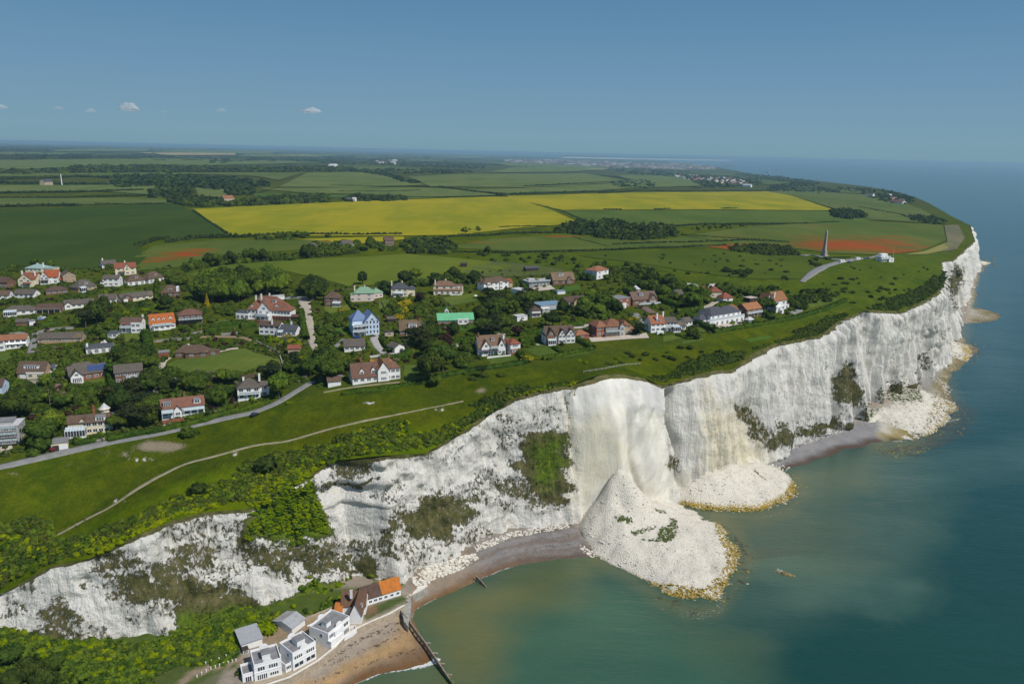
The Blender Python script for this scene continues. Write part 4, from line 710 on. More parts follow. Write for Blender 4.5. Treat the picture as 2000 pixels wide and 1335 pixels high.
def roof_mb(x0, x1, y0, y1, z, kind, rh, o=.4, t=.16):
    b = MB()
    if kind == 'gable':
        ym = (y0+y1)/2; dz = rh*o/((y1-y0)/2); A = [(y0-o, z-dz), (ym, z+rh), (y1+o, z-dz)]; X0, X1 = x0-o, x1+o
        vs = [(X, y, h) for X in (X0, X1) for y, h in A]+[(X, y, h-t) for X in (X0, X1) for y, h in A]
        b.add(vs, [(0,3,4,1),(1,4,5,2),(6,7,10,9),(7,8,11,10),(0,1,7,6),(1,2,8,7),(3,9,10,4),(4,10,11,5),(0,6,9,3),(2,5,11,8)])
    elif kind == 'gablef':
        xm = (x0+x1)/2; dz = rh*o/((x1-x0)/2); A = [(x0-o, z-dz), (xm, z+rh), (x1+o, z-dz)]; Y0, Y1 = y0-o, y1+o
        vs = [(x, Y, h) for Y in (Y0, Y1) for x, h in A]+[(x, Y, h-t) for Y in (Y0, Y1) for x, h in A]
        b.add(vs, [(0,1,4,3),(1,2,5,4),(6,9,10,7),(7,10,11,8),(0,6,7,1),(1,7,8,2),(3,4,10,9),(4,5,11,10),(0,3,9,6),(2,8,11,5)])
    elif kind == 'hip':
        X0, X1, Y0, Y1 = x0-o, x1+o, y0-o, y1+o; z0 = z-.12; w, d = X1-X0, Y1-Y0
        if w >= d: r = [(X0+d/2, (Y0+Y1)/2), (X1-d/2, (Y0+Y1)/2)]
        else: r = [((X0+X1)/2, Y0+w/2), ((X0+X1)/2, Y1-w/2)]
        if abs(w-d) < .8: r = [((X0+X1)/2-.2, (Y0+Y1)/2), ((X0+X1)/2+.2, (Y0+Y1)/2)]; w = d+1
        vs = [(X0,Y0,z0),(X1,Y0,z0),(X1,Y1,z0),(X0,Y1,z0),(*r[0],z0+rh),(*r[1],z0+rh),(X0,Y0,z0-t),(X1,Y0,z0-t),(X1,Y1,z0-t),(X0,Y1,z0-t)]
        f = [(0,1,5,4),(1,2,5),(2,3,4,5),(3,0,4)] if w >= d else [(0,1,4),(1,2,5,4),(2,3,5),(3,0,4,5)]
        b.add(vs, f+[(0,6,7,1),(1,7,8,2),(2,8,9,3),(3,9,6,0),(6,9,8,7)])
    elif kind == 'mono':
        X0, X1, Y0, Y1 = x0-o, x1+o, y0-o, y1; vs = [(X0,Y0,z),(X1,Y0,z),(X1,Y1,z+rh),(X0,Y1,z+rh)]; vs += [(a, c, h-t) for a, c, h in vs]; b.add(vs, [(0,1,2,3),(4,7,6,5),(0,4,5,1),(1,5,6,2),(2,6,7,3),(3,7,4,0)])
    elif kind == 'flat': b.box(x0-o*.6, x1+o*.6, y0-o*.6, y1+o*.6, z+.003, z+.25)
    elif kind == 'deck': b.box(x0+.25, x1-.25, y0+.25, y1-.25, z-.9, z-.75)
    return b
def wall_mb(x0, x1, y0, y1, z0, z, kind, rh):
    b = MB()
    if kind == 'gable':
        ym = (y0+y1)/2; h = z+rh-.14; b.add([(x0,y0,z0),(x1,y0,z0),(x1,y1,z0),(x0,y1,z0),(x0,y0,z-.1),(x1,y0,z-.1),(x1,y1,z-.1),(x0,y1,z-.1),(x0,ym,h),(x1,ym,h)], [(0,3,2,1),(0,1,5,4),(2,3,7,6),(1,2,6,9,5),(3,0,4,8,7),(4,5,9,8),(6,7,8,9)])
    elif kind == 'gablef':
        xm = (x0+x1)/2; h = z+rh-.14; b.add([(x0,y0,z0),(x1,y0,z0),(x1,y1,z0),(x0,y1,z0),(x0,y0,z-.1),(x1,y0,z-.1),(x1,y1,z-.1),(x0,y1,z-.1),(xm,y0,h),(xm,y1,h)], [(0,3,2,1),(0,1,5,8,4),(2,3,7,9,6),(1,2,6,5),(3,0,4,7),(4,8,9,7),(5,6,9,8)])
    elif kind == 'deck':
        b.box(x0, x1, y0, y1, z0, z-.92); e = .25
        for a in ((x0, x1, y0, y0+e), (x0, x1, y1-e, y1), (x0, x0+e, y0+e+.002, y1-e-.002), (x1-e, x1, y0+e+.002, y1-e-.002)): b.box(*a, z-.918, z)
    elif kind == 'mono': b.add([(x0,y0,z0),(x1,y0,z0),(x1,y1,z0),(x0,y1,z0),(x0,y0,z-.17),(x1,y0,z-.17),(x1,y1,z+rh-.17),(x0,y1,z+rh-.17)], [(0,3,2,1),(4,5,6,7),(0,1,5,4),(1,2,6,5),(2,3,7,6),(3,0,4,7)])
    else: b.box(x0, x1, y0, y1, z0, z)
    return b
def house(short, label, x1, y1, x2, y2, blocks, wall=WHITE, roof=R_BRN, ex=(), name='house', zf=None, zg=None, group=None, cat='house', dig=2.5):
    """(x1,y1)-(x2,y2): the two ends of the front wall's foot in the photograph"""
    if zf is None: A, B = g1(x1, y1), g1(x2, y2)
    else: A, B = at(x1, y1, zf), at(x2, y2, zf)
    a = math.atan2(B[1]-A[1], B[0]-A[0]); W = math.hypot(B[0]-A[0], B[1]-A[1]); mx, my = (A[0]+B[0])/2, (A[1]+B[1])/2
    z = (A[2]+B[2])/2 if zf is None else zf
    root = empty(name, (mx, my, z), a, label, cat, group); root.scale = (1, 1, 1.17 if zf is None else 1.06); dmax = 0; first = None
    for k, bl in enumerate(blocks):
        fx0, fx1, yy0, yy1, wh, kind, rh = bl[:7]; o = bl[7] if len(bl) > 7 else {}
        X0, X1 = -W/2+fx0*W+k*.003, -W/2+fx1*W-k*.003; wm = o.get('wall', wall); rm = o.get('roof', roof); dmax = max(dmax, yy1)
        wo = wall_mb(X0, X1, yy0+k*.004, yy1-k*.003, -dig, wh+k*.005, kind, rh).build('wall', wm, root); ro = roof_mb(X0, X1, yy0, yy1, wh+k*.01, kind, rh, o.get('eave', .4 if kind != 'flat' else .3)).build('roof', rm, root)
        if first is None: first = ro
        w = X1-X0; fl = o.get('floors', max(1, int(wh/2.35))); n = o.get('win', max(1, int(w/3.0))); wn = o.get('wn', 3)
        for s in range(fl):
            for i in range(n):
                if s == 0 and o.get('door') == i: piece('door', DOOR, root, (X0+w*(i+.5)/n, yy0, .05), (1.1, 1, 2.1)); continue
                piece('window', WIN[wn if not isinstance(wn, (list, tuple)) else wn[i % len(wn)]], root, (X0+w*(i+.5)/n, yy0, .9+s*wh/fl if not o.get('tall') else .15+s*wh/fl), (min(o.get('ww', 2.1), w/n*.82), 1, o.get('wh', 1.25) if not o.get('tall') else 2.1))
        if kind == 'gablef' and rh > 1.8 and o.get('gw', 1): piece('window', WIN[3], root, ((X0+X1)/2, yy0, wh+.05), (min(1.8, w*.32), 1, min(1.25, rh*.4)))
        if k == 0 and o.get('side', 1) and yy1-yy0 > 4:
            for s in range(fl):
                piece('window', WIN[2], root, (X1, (yy0+yy1)/2, .95+s*wh/fl), (1.1, 1, 1.1), math.pi/2); piece('window', WIN[2], root, (X0, (yy0+yy1)/2, .95+s*wh/fl), (1.1, 1, 1.1), -math.pi/2)
    for e in ex:
        t = e[0]; fx = -W/2+e[1]*W
        if t == 'chim':
            y, h, m_ = e[2], e[3], e[4] if len(e) > 4 else wall; b = MB(); b.box(fx-.45, fx+.45, y-.35, y+.35, h-3.2, h, 0); b.box(fx-.52, fx+.52, y-.42, y+.42, h+.003, h+.15, 0); b.tube((fx-.2, y, h+.15), (fx-.2, y, h+.55), .13, .11, 6, 1); b.tube((fx+.22, y, h+.15), (fx+.22, y, h+.5), .13, .11, 6, 1); b.build('chimney', [m_, R_TRC], first)
        elif t == 'dorm':   # flat dormer: fx centre, width, z0, height, y front, depth
            w, z0, h, y, d = e[2:7]; m_ = e[7] if len(e) > 7 else WHITE; b = MB(); b.box(fx-w/2, fx+w/2, y, y+d, z0, z0+h, 0); b.box(fx-w/2-.15, fx+w/2+.15, y-.2, y+d, z0+h+.002, z0+h+.14, 1); dm = b.build('dormer', [m_, R_FLT], root); piece('window', WIN[min(5, max(2, int(w/1.1)))], dm, (fx, y, z0+h*.2), (w*.82, 1, h*.66))
        elif t == 'gdorm':
            w, z0, h, y, d = e[2:7]; m_ = e[7] if len(e) > 7 else WHITE; b = wall_mb(fx-w/2, fx+w/2, y, y+d, z0, z0+h, 'gablef', w*.55); dm = b.build('dormer', m_, root); roof_mb(fx-w/2, fx+w/2, y, y+d, z0+h, 'gablef', w*.55, .2, .1).build('dormer_roof', roof, dm); piece('window', WIN[3], dm, (fx, y, z0+h*.15), (w*.7, 1, h*.75))
        elif t == 'cons':
            fx1_, d, h = -W/2+e[2]*W, e[3], e[4]; b = MB(); b.box(fx, fx1_, -d, -.08, -1.5, .5, 0); n = max(2, int((fx1_-fx)/1.1))
            for i in range(n+1): x = fx+(fx1_-fx)*i/n; b.box(x-.07, x+.07, -d, -d+.12, .5, h, 0); b.beam((x, -d, h), (x, -.1, h+.9), .1, .1, 0)
            b.box(fx+.08, fx1_-.08, -d+.05, -d+.09, .5, h, 1); b.add([(fx, -d, h+.02), (fx1_, -d, h+.02), (fx1_, -.1, h+.92), (fx, -.1, h+.92)], [(0, 1, 2, 3)], 2); b.box(fx, fx+.1, -d+.13, -.1, .5, h, 1); b.box(fx1_-.1, fx1_, -d+.13, -.1, .5, h, 1); b.build('conservatory', [FRAME, GLASS, CGLASS], root)
        elif t == 'balc':
            fx1_, d, z0 = -W/2+e[2]*W, e[3], e[4]; m_ = e[5] if len(e) > 5 else FRAME; b = MB(); b.box(fx, fx1_, -d, -.09, z0-.2, z0, 0); n = max(2, int((fx1_-fx)/1.6)); b.box(fx, fx1_, -d, -d+.07, z0+.95, z0+1.05, 0)
            for i in range(n+1): x = fx+(fx1_-fx-.1)*i/n; b.box(x, x+.1, -d, -d+.1, -2 if i % 2 == 0 else z0, z0+.95, 0)
            b.box(fx+.1, fx1_-.1, -d+.03, -d+.05, z0+.1, z0+.93, 1); b.build('balcony', [m_, CGLASS], root)
        elif t == 'solar':   # fx centre, nx, nz, y at eaves, z at eaves, slope (dz/dy)
            nx, nz, y, z0, sl = e[2:7]; b = MB(); 
            for i in range(nx):
                for j in range(nz):
                    x = fx+(i-nx/2)*1.08; y_ = y+j*1.35; b.add([(x, y_, z0+(y_-y)*sl), (x+1, y_, z0+(y_-y)*sl), (x+1, y_+1.25, z0+(y_+1.25-y)*sl), (x, y_+1.25, z0+(y_+1.25-y)*sl), (x, y_, z0+(y_-y)*sl-.08), (x+1, y_, z0+(y_-y)*sl-.08), (x+1, y_+1.25, z0+(y_+1.25-y)*sl-.08), (x, y_+1.25, z0+(y_+1.25-y)*sl-.08)], [(0,1,2,3),(4,7,6,5),(0,4,5,1),(1,5,6,2),(2,6,7,3),(3,7,4,0)])
            b.build('solar_panels', SOLAR, root)
        elif t == 'band':   # strip of fascia or porch roof
            fx1_, d, z0, m_ = -W/2+e[2]*W, e[3], e[4], e[5]; b = MB(); b.add([(fx, -d, z0-.5), (fx1_, -d, z0-.5), (fx1_, -.05, z0+.15), (fx, -.05, z0+.15), (fx, -d, z0-.65), (fx1_, -d, z0-.65), (fx1_, -.05, z0), (fx, -.05, z0)], [(0,1,2,3),(4,7,6,5),(0,4,5,1),(1,5,6,2),(2,6,7,3),(3,7,4,0)], 0)
            n = max(1, int((fx1_-fx)/3)); [b.box(fx+.1+(fx1_-fx-.35)*i/n, fx+.25+(fx1_-fx-.35)*i/n, -d+.15, -d+.3, -1.5, z0-.66, 1) for i in range(n+1)]; b.build('porch_roof', [m_, FRAME], root)
        elif t == 'gar': piece('garage_door', D.meshes.get('garage_door') or (lambda b: (b.box(-.5, .5, -.06, .03, 0, 1), [b.box(-.48, .48, -.08, -.062, .03+.24*i, .25+.24*i) for i in range(4)], b.mesh('garage_door', FRAME))[2])(MB()), root, (fx, e[3] if len(e) > 3 else 0, .02), (e[2], 1, 2.1))
        elif t == 'wall':
            fx1_, y0, y1_, z1 = -W/2+e[2]*W, e[3], e[4], e[5]; b = MB(); b.box(min(fx, fx1_), max(fx, fx1_), y0, y1_, -2, z1); b.build('terrace_wall_or_shade_panel', e[6] if len(e) > 6 else WHITE, root)
        elif t == 'arch':
            n, z0, w, h = e[2:6]; b = MB()
            for i in range(n):
                x = fx+i*w*1.45; pts_ = [(x-w/2, z0), (x+w/2, z0)]+[(x+w/2*math.cos(q), z0+h-w/2+w/2*math.sin(q)) for q in np.linspace(0, math.pi, 7)]; b.add([(p[0], e[6] if len(e) > 6 else -.05, p[1]) for p in pts_], [tuple(range(len(pts_)))])
            b.build('arches', DKWOOD_AND_SHADE, root)
    c = root.matrix_world @ Vector((0, 0, 0)); c = Vector((mx-math.sin(a)*dmax/2, my+math.cos(a)*dmax/2, z)); HOUSES.append((short, c, W/2, dmax/2, a, (x1+x2)/2, (y1+y2)/2)); return root
G, GF, HP, FL = 'gable', 'gablef', 'hip', 'flat'
def bung(short, label, x1, y1, x2, y2, d=8, wh=2.6, rt=HP, rh=2.2, wall=WHITE, roof=R_GRY, ex=(), blocks=(), o=None, **k): return house(short, label, x1, y1, x2, y2, [(0, 1, 0, d, wh, rt, rh, o or {})]+list(blocks), wall, roof, ex, name=k.pop('name', 'bungalow'), **k)
# --- western estate, back row
house('the pale green roofed house', 'low house with broad pale green sheet roof by the dark wheat', 50, 532, 101, 531, [(0, .62, 0, 12, 2.8, HP, 2.4), (.62, 1, 1, 10, 2.6, FL, 0)], CREAM, R_TEAL, [('chim', .55, 5, 6, WHITE), ('chim', .3, 6, 5.6, WHITE)])
house('the cream gabled house', 'cream house with pointed front gable and two tall white chimneys', 34, 561, 65, 560, [(0, 1, 4, 14, 5, G, 3.2, {'win': 0}), (.08, .95, 0, 7, 5, GF, 3.6, {'wn': 3, 'win': 2})], CREAM, R_RED, [('chim', .12, 6, 9.6, WHITE), ('chim', .92, 6, 9.6, WHITE), ('band', .4, .9, 1.6, 3, R_RED)])
house('the orange-red gabled house', 'white and brick house with steep orange-red roof beside the cream gabled house', 79, 556, 113, 554, [(.3, 1, 2, 10, 4.8, G, 4, {'win': 2}), (0, .52, 0, 8, 4.8, GF, 3.4, {'win': 2}), (1.0, 1.25, 3, 9, 2.6, G, 1.5, {'win': 1})], WHITE, roofm('bright_red_tiles', (.42, .12, .05)), [('chim', .06, 5, 9.4, CREAM), ('band', .05, .5, 1.3, 2.8, R_DBR)])
house('the brown brick gabled house', 'brown brick house with shallow front gable in the back row', 124, 553, 149, 550, [(0, 1, 0, 9, 5, GF, 2.4)], YELB, R_GRY)
house('the far grey roofed house', 'small grey roofed house half hidden behind trees at the wheat edge', 200, 524, 228, 521, [(0, 1, 0, 7, 2.8, G, 2.4)], WHITE, R_GRY, [('chim', .15, 4, 6.5, WHITE)])
house('the red roofed cream house', 'cream house with bright red tiled roof standing by the poppies', 226, 538, 267, 536, [(0, 1, 1, 8, 5.2, G, 3.0, {'win': 3}), (.42, .72, 0, 5, 5.2, GF, 2.6, {'win': 1})], CREAM, R_RED, [('chim', .5, 5, 9.3, WHITE), ('band', .15, .45, 1.5, 2.6, R_DBR)])
for k, (a, lb) in enumerate([((250, 558, 284, 554), 'left of two matching white bungalows with brown hipped roofs and small dormer'), ((291, 554, 321, 547), 'right of two matching white bungalows with brown hipped roofs and small dormer')]):
    bung(('the left twin bungalow', 'the right twin bungalow')[k], lb, *a, 8, 2.8, HP, 4.0, WHITE, R_BRN, [('dorm', .55, 1.7, 3.6, 1.5, 1.2, 2.5)], o={'wn': 5, 'tall': 1, 'win': 3})
house('the white two-storey house', 'white two-storey house with shallow brown roof and square bay', 198, 559, 233, 559, [(0.1, 1, 0, 8, 5.2, G, 1.8, {'win': 3}), (0, .16, -1.5, 3, 3, FL, 0, {'win': 1})], WHITE, R_GRY)
bung('the porched chalet bungalow', 'bungalow with steep brown hipped roof and white glazed porch', 154, 571, 189, 564, 9, 2.7, HP, 4.2, YELB, R_GRY, [('dorm', .52, 2.2, 3.8, 1.3, 1.2, 3), ('cons', .05, .35, 2.6, 2.4)])
bung('the grey roofed bungalow with white bays', 'grey roofed bungalow with two white bay windows second from the left edge', 28, 582, 66, 581, 8, 2.6, G, 2.2, WHITE, R_GRY, o={'win': 4})
bung('the cut-off back bungalow', 'brown roofed white bungalow cut by the left edge in the third row', -6, 585, 18, 583, 8, 2.6, G, 2.3, WHITE, R_BRN)
bung('the dark roofed bungalow', 'low dark brown roofed bungalow with no bays behind shrubs', 90, 577, 133, 572, 8, 2.5, HP, 2.2, BRICK, R_DBR)
house('the dark house at the edge', 'dark roofed house cut by the left edge behind the cream gabled house', -18, 563, 15, 562, [(0, 1, 0, 9, 4, G, 2.6)], BRICK, R_DBR)
bung('the small hip bungalow', 'small white bungalow with grey gable end beside the long garage bungalow', 193, 593, 227, 591, 8, 2.6, G, 2.3, WHITE, R_GRY, blocks=[(0, .4, -1.5, 5, 2.6, GF, 1.5, {'win': 1})])
bung('the long garage bungalow', 'long cream bungalow with attached white garage and brick gable', 238, 592, 300, 582, 7, 2.6, G, 2.1, CREAM, R_GRY, [('gar', .1, 2.6, -2)], [(0, .32, -2, 5, 2.6, GF, 1.9, {'wall': BRICK, 'win': 0})], o={'win': 5})
bung('the white-dormered chalet', 'brick chalet bungalow with steep brown half roof and white dormer by a round tree', 315, 580, 350, 579, 8, 2.7, HP, 4.4, BRICK, R_BRN, [('dorm', .5, 2.6, 3.7, 1.3, 1.3, 2.5), ('wall', .86, .98, .2, 5, 6, WHITE)], o={'wn': 3, 'win': 3})
bung('the conservatory bungalow', 'long grey roofed bungalow with large glazed lean-to conservatory at its left', 8, 618, 70, 612, 8, 2.6, HP, 2.4, WHITE, R_GRY, [('cons', .02, .42, 3, 2.3)], o={'win': 4})
bung('the dark windowed bungalow', 'grey roofed bungalow with dark verandah between its two neighbours', 72, 612, 121, 609, 7, 2.5, G, 2.3, BRICK, R_DBR, [('band', .02, .98, 1.6, 2.6, R_GRY)], o={'win': 4})
bung('the white gable end bungalow', 'grey roofed bungalow with white gable end behind the broad dark tree', 127, 604, 184, 598, 7, 2.5, G, 2.2, WHITE, R_GRY, blocks=[(0, .26, -1.5, 5, 2.5, GF, 1.5, {'win': 1})])
bung('the white garage', 'small white flat garage by the estate road', 58, 637, 70, 635, 5, 2.4, FL, 0, WHITE, R_FLT, [('gar', .5, 2.5)], name='garage', cat='garage', o={'win': 0, 'side': 0}); bung('the brown garage', 'low brown roofed garage block by the estate road', 32, 637, 56, 635, 6, 2.3, G, 1.2, BRICK, R_GRY, name='garage', cat='garage', o={'win': 0, 'side': 0})
house('the awning house', 'white two-storey house with brown roof and red awning above its balcony', 237, 650, 277, 648, [(0, 1, 0, 8, 5.6, G, 1.9, {'win': 3, 'wn': 3}), (.55, 1, -1.6, .2, 5.0, FL, 0, {'win': 2, 'roof': WHITE})], WHITE, R_BRN, [('balc', 0, .55, 1.8, 2.9, WHITE), ('band', .05, .5, 1.2, 5.3, R_RED), ('chim', .95, 6, 8.3, WHITE)])
house('the orange dormered house', 'white house with vivid orange roof and four arched dormers', 295, 646, 343, 640, [(0, 1, 0, 8, 3.6, G, 4.4, {'win': 5}), (.1, .8, -1.6, 0.1, 2.6, FL, 0, {'win': 3, 'roof': WHITE})], WHITE, R_ORG, [('gdorm', .14, 1.8, 4.3, 1.5, 1.2, 2.5), ('gdorm', .36, 1.5, 4.5, 1.3, 1.2, 2.5), ('gdorm', .56, 1.5, 4.5, 1.3, 1.2, 2.5), ('gdorm', .84, 2.0, 4.3, 1.5, 1.2, 2.5), ('balc', .05, .85, 2.4, 2.7)])
house('the brown balconied house', 'brown two-storey house with hipped roof and wide dark balcony', 349, 635, 396, 630, [(0, 1, 0, 9, 5.2, HP, 2.6, {'win': 4, 'wn': 3})], BRICK, roofm('brown_red_tiles', (.20, .105, .075)), [('balc', 0, 1, 2.2, 2.7, DKWOOD_AND_SHADE), ('chim', .9, 6, 7.8, BRICK)])
house('the long white house at the edge', 'long white two-storey house with orange-brown roof cut by the left edge', -28, 688, 54, 677, [(.3, 1, 0, 8, 5.0, G, 1.8, {'win': 5, 'wn': 2}), (0, .48, -1.5, 6, 5.0, G, 1.8, {'win': 3})], WHITE, R_TRC, [('band', .5, .98, .8, 3.2, WHITE)])
bung('the yellowish bungalow', 'very long buff brick bungalow with plain grey roof', 74, 672, 160, 667, 8, 2.6, G, 2.2, YELB, R_GRY, [('chim', .2, 4, 5.6, BRICK)], o={'win': 7, 'wn': [3, 5, 4]})
bung('the white flat-roofed bungalow', 'white bungalow with low slate-grey roof and white chimney', 169, 693, 223, 685, 9, 2.9, HP, 1.3, WHITE, R_SLT, [('chim', .06, 3, 4.6, WHITE), ('chim', .7, 5, 5, WHITE), ('wall', .55, .78, 6.5, 8, 3.8, WHITE)], o={'win': 4, 'wn': 4, 'tall': 1})
bung('the white annex', 'small white annex with dark shallow roof behind the white flat-roofed bungalow', 211, 661, 229, 660, 5, 2.9, HP, 1, WHITE, R_SLT, o={'win': 2}, name='annex')
bung('the garden bungalow', 'brown brick bungalow with twin hipped roof behind its oval lawn', 342, 699, 405, 697, 8, 2.7, HP, 3.0, BRICK, R_BRN, [('chim', .38, 4, 5.8, WHITE)], [(.34, .72, -1.2, 6, 2.7, HP, 2.6, {'win': 1, 'wn': 5}), (1.0, 1.3, 2, 7, 2.5, FL, 0, {'win': 1})], o={'win': 4}); bung('the maroon garage', 'brick garage with maroon doors and dark flat roof beside the gravel drive', 310, 699, 331, 697, 5, 2.4, FL, 0, REDB, R_FLT, name='garage', cat='garage', o={'win': 0, 'side': 0})
house('the white-dormered house', 'brown roofed house with long white dormer above two white garage doors', 35, 741, 88, 737, [(0, 1, 0, 9, 2.8, G, 4.2, {'win': 2, 'wn': 4}), (.35, .97, -.6, 1, 2.6, FL, 0, {'wall': CREAM, 'win': 2, 'roof': WHITE})], YELB, R_BRN, [('dorm', .48, 7.5, 3.9, 1.6, 1.6, 3), ('gar', .25, 4.5, -.05)]); bung('the slate annex', 'small white hut with slate roof right of the house with white dormer', 92, 729, 108, 726, 5, 2.4, G, 1.2, WHITE, R_SLT, name='shed', cat='shed', o={'win': 1})
house('the solar-panelled house', 'brown roofed house carrying a double row of solar panels with arched conservatory', 137, 749, 210, 734, [(0, 1, 0, 8, 3.2, G, 3.0, {'win': 5, 'wn': 3}), (0.02, .34, -2.5, 4, 3.0, GF, 2.6, {'win': 1, 'wn': 5, 'wall': FRAME, 'tall': 1, 'ww': 5, 'wh': 2.2}), (0, .82, 9, 16, 3.2, HP, 2.6, {'win': 0})], REDB, R_GRY, [('solar', .75, 8, 2, .7, 3.9, .75)])
house('the long brick house', 'brown brick two-storey house with plain grey-brown roof and white balcony', 226, 751, 280, 743, [(0, 1, 0, 8, 5.2, G, 2.6, {'win': 4, 'wn': 3})], BRICK, R_GRY, [('balc', .4, 1, 1.4, 2.7, WHITE)])
house('the blue-windowed house', 'dark roofed house with pale blue frames cut by the left edge', -24, 778, 6, 775, [(0, 1, 0, 9, 5, G, 2.4)], BLUEW, R_DBR)
house('the turret house', 'cream house with glazed sunroom, white dormer and small round turret', 131, 853, 215, 843, [(.02, .85, 2, 9, 4.6, G, 2.2, {'win': 0}), (.46, 1, 0, 8, 5.0, G, 2.2, {'win': 4, 'wn': 2}), (.85, 1.05, 2, 12, 5.0, G, 1.4, {'win': 0, 'roof': R_SLT}), (.2, .8, 9, 15, 3.6, FL, 0, {'win': 0, 'roof': R_FLT})], CREAM, R_BRN, [('cons', .0, .46, 3.2, 2.8), ('dorm', .8, 4, 5.0, 1.7, .4, 3), ('gdorm', .36, 2.2, 4.4, .6, 1.8, 2.5, CREAM), ('chim', .55, 11, 8.5, REDB)])
tq = g1(207, 822); tb = MB(); tb.tube((0, 0, -2), (0, 0, 6.3), 1.9, 1.9, 10, 0); tb.tube((0, 0, 6.31), (0, 0, 6.6), 2.5, 2.2, 10, 0); tb.tube((0, 0, 6.61), (0, 0, 9.0), 2.2, .05, 10, 1); to = tb.build('round_turret', [CREAM, R_PALE]); to.location = tq; tag(to, 'slim round cream turret with pale conical cap among dark trees', 'turret')
bung('the cream double garage', 'cream double garage with flat roof beside the coast road, one door open', 101, 881, 133, 876, 7, 2.7, FL, 0, CREAM, R_FLT, [('gar', .74, 3.4), ('wall', .06, .46, -.04, -.01, 2.0, DKWOOD_AND_SHADE)], name='garage', cat='garage', o={'win': 0, 'side': 0})  # open doorway: thin dark sheet on the front, its colour painting the shade inside
house('the brick-red roofed house', 'long white seaside house with brick-red roof, sun blind and two dormers', 317, 821, 400, 803, [(0, 1, 0, 8, 4.2, G, 2.8, {'win': 6, 'wn': 4}), (.28, .46, -1, 3, 3.2, GF, 1.8, {'win': 1})], WHITE, roofm('brick_red_tiles', (.26, .125, .085)), [('dorm', .14, 3.6, 4.4, 1.7, .6, 3, DKWOOD_AND_SHADE), ('dorm', .84, 3, 4.6, 1.6, .6, 3), ('chim', .56, 5, 8.6, BRICK), ('band', 0, .27, 2.6, 3.2, CGLASS), ('band', .5, 1, 1.6, 3.1, CGLASS), ('wall', 0, .5, -4.5, -3.5, .3, REDB)])
house('the scaffolded house', 'grey unfinished three-storey house wrapped in scaffolding at the left edge', -26, 878, 38, 868, [(0, 1, 1.5, 11, 7.6, FL, 0, {'win': 4}), (0.1, .8, 3, 9, 9.0, FL, 0, {'win': 0, 'roof': R_FLT})], GREYW, R_PALE, [('balc', 0, 1, 1.5, 2.6, METAL), ('balc', 0, 1, 1.5, 5.2, METAL), ('balc', 0, 1, 1.5, 7.6, METAL)])
house('the mansion', 'very large white mansion with many red-brown hipped roofs and central white gable', 461, 622, 566, 627, [(.2, .8, 5, 17, 6.4, HP, 5.6, {'win': 0}), (0, .24, 0, 7, 3.6, FL, 0, {'win': 3, 'roof': R_SLT, 'tall': 1}), (.2, .44, 1, 10, 5.6, HP, 3.6, {'win': 3}), (.42, .66, -.8, 10, 6.0, GF, 4.6, {'win': 2, 'wn': 5}), (.64, 1, 1, 10, 5.6, HP, 4.0, {'win': 6, 'wn': 2}), (.64, 1, .9, 1.1, 2.5, FL, 0, {'wall': REDB, 'win': 0, 'roof': WHITE}), (.42, .66, -3.5, -.9, 2.6, FL, 0, {'win': 3, 'roof': WHITE})], WHITE, roofm('red_brown_tiles', (.26, .115, .07), (.19, .095, .065)), [('chim', .42, 6, 13.5, WHITE), ('chim', .28, 9, 12, WHITE), ('chim', .5, 12, 13, WHITE), ('gdorm', .3, 2.2, 5.6, 1.6, 2.0, 3), ('dorm', .47, 2.2, 8.6, 1.5, 7.3, 3), ('dorm', .64, 2.4, 8.6, 1.5, 7.3, 3), ('gdorm', .75, 2.4, 6.2, 1.6, 2.4, 3), ('balc', .43, .65, 4.6, 3.3, WHITE), ('arch', .70, 6, .1, 1.3, 2.0, .85), ('wall', .3, .62, -5.5, -4.9, .9, REDB)])
house('the white house below the mansion', 'white house with twin dark roof wings and two chimneys below the mansion', 505, 654, 578, 656, [(0, .55, 1, 8, 5.0, G, 1.8, {'win': 4, 'wn': 2, 'roof': R_DBR}), (.52, 1, 0, 8, 3.2, G, 2.2, {'win': 4, 'wn': 3, 'roof': R_SLT})], WHITE, R_SLT, [('chim', .34, 2, 8.0, WHITE), ('chim', .8, 5, 6.8, WHITE), ('cons', .54, .68, 2.4, 2.3)])
bung('the red-roofed hut', 'small tan hut with bright red roof at the foot of the bungalow garden', 563, 694, 586, 692, 5, 3.4, G, 1.3, TANW, R_RED, name='garden_hut', cat='hut', o={'win': 0, 'side': 0})
house('the small white hip-roofed house', 'white house with grey hipped roof and tall white chimney above the coast road', 465, 784, 526, 773, [(0, .72, 0, 9, 5.0, HP, 3.2, {'win': 3, 'wn': 2}), (.7, 1, 2, 9, 5.0, G, 1.2, {'win': 1, 'roof': R_GRY})], WHITE, R_GRY, [('chim', .71, 4, 9.8, WHITE), ('chim', .2, 5, 8.4, WHITE), ('balc', .05, .7, 1.6, 2.6, WHITE)])
bung('the white garden block', 'low white outbuilding with pink-brown roof on the seaward lawn', 641, 757, 666, 752, 5, 2.6, G, 1.3, WHITE, R_BRN, name='outbuilding', cat='outbuilding', o={'win': 0, 'side': 0})
house('the pyramid-roofed brick house', 'square brick house with brown pyramid roof and glass porch', 634, 598, 662, 598, [(0, 1, 0, 8, 5.2, HP, 3.2, {'win': 2, 'wn': 3})], BRICK, R_BRN, [('cons', .62, 1.15, 2.8, 2.3)])
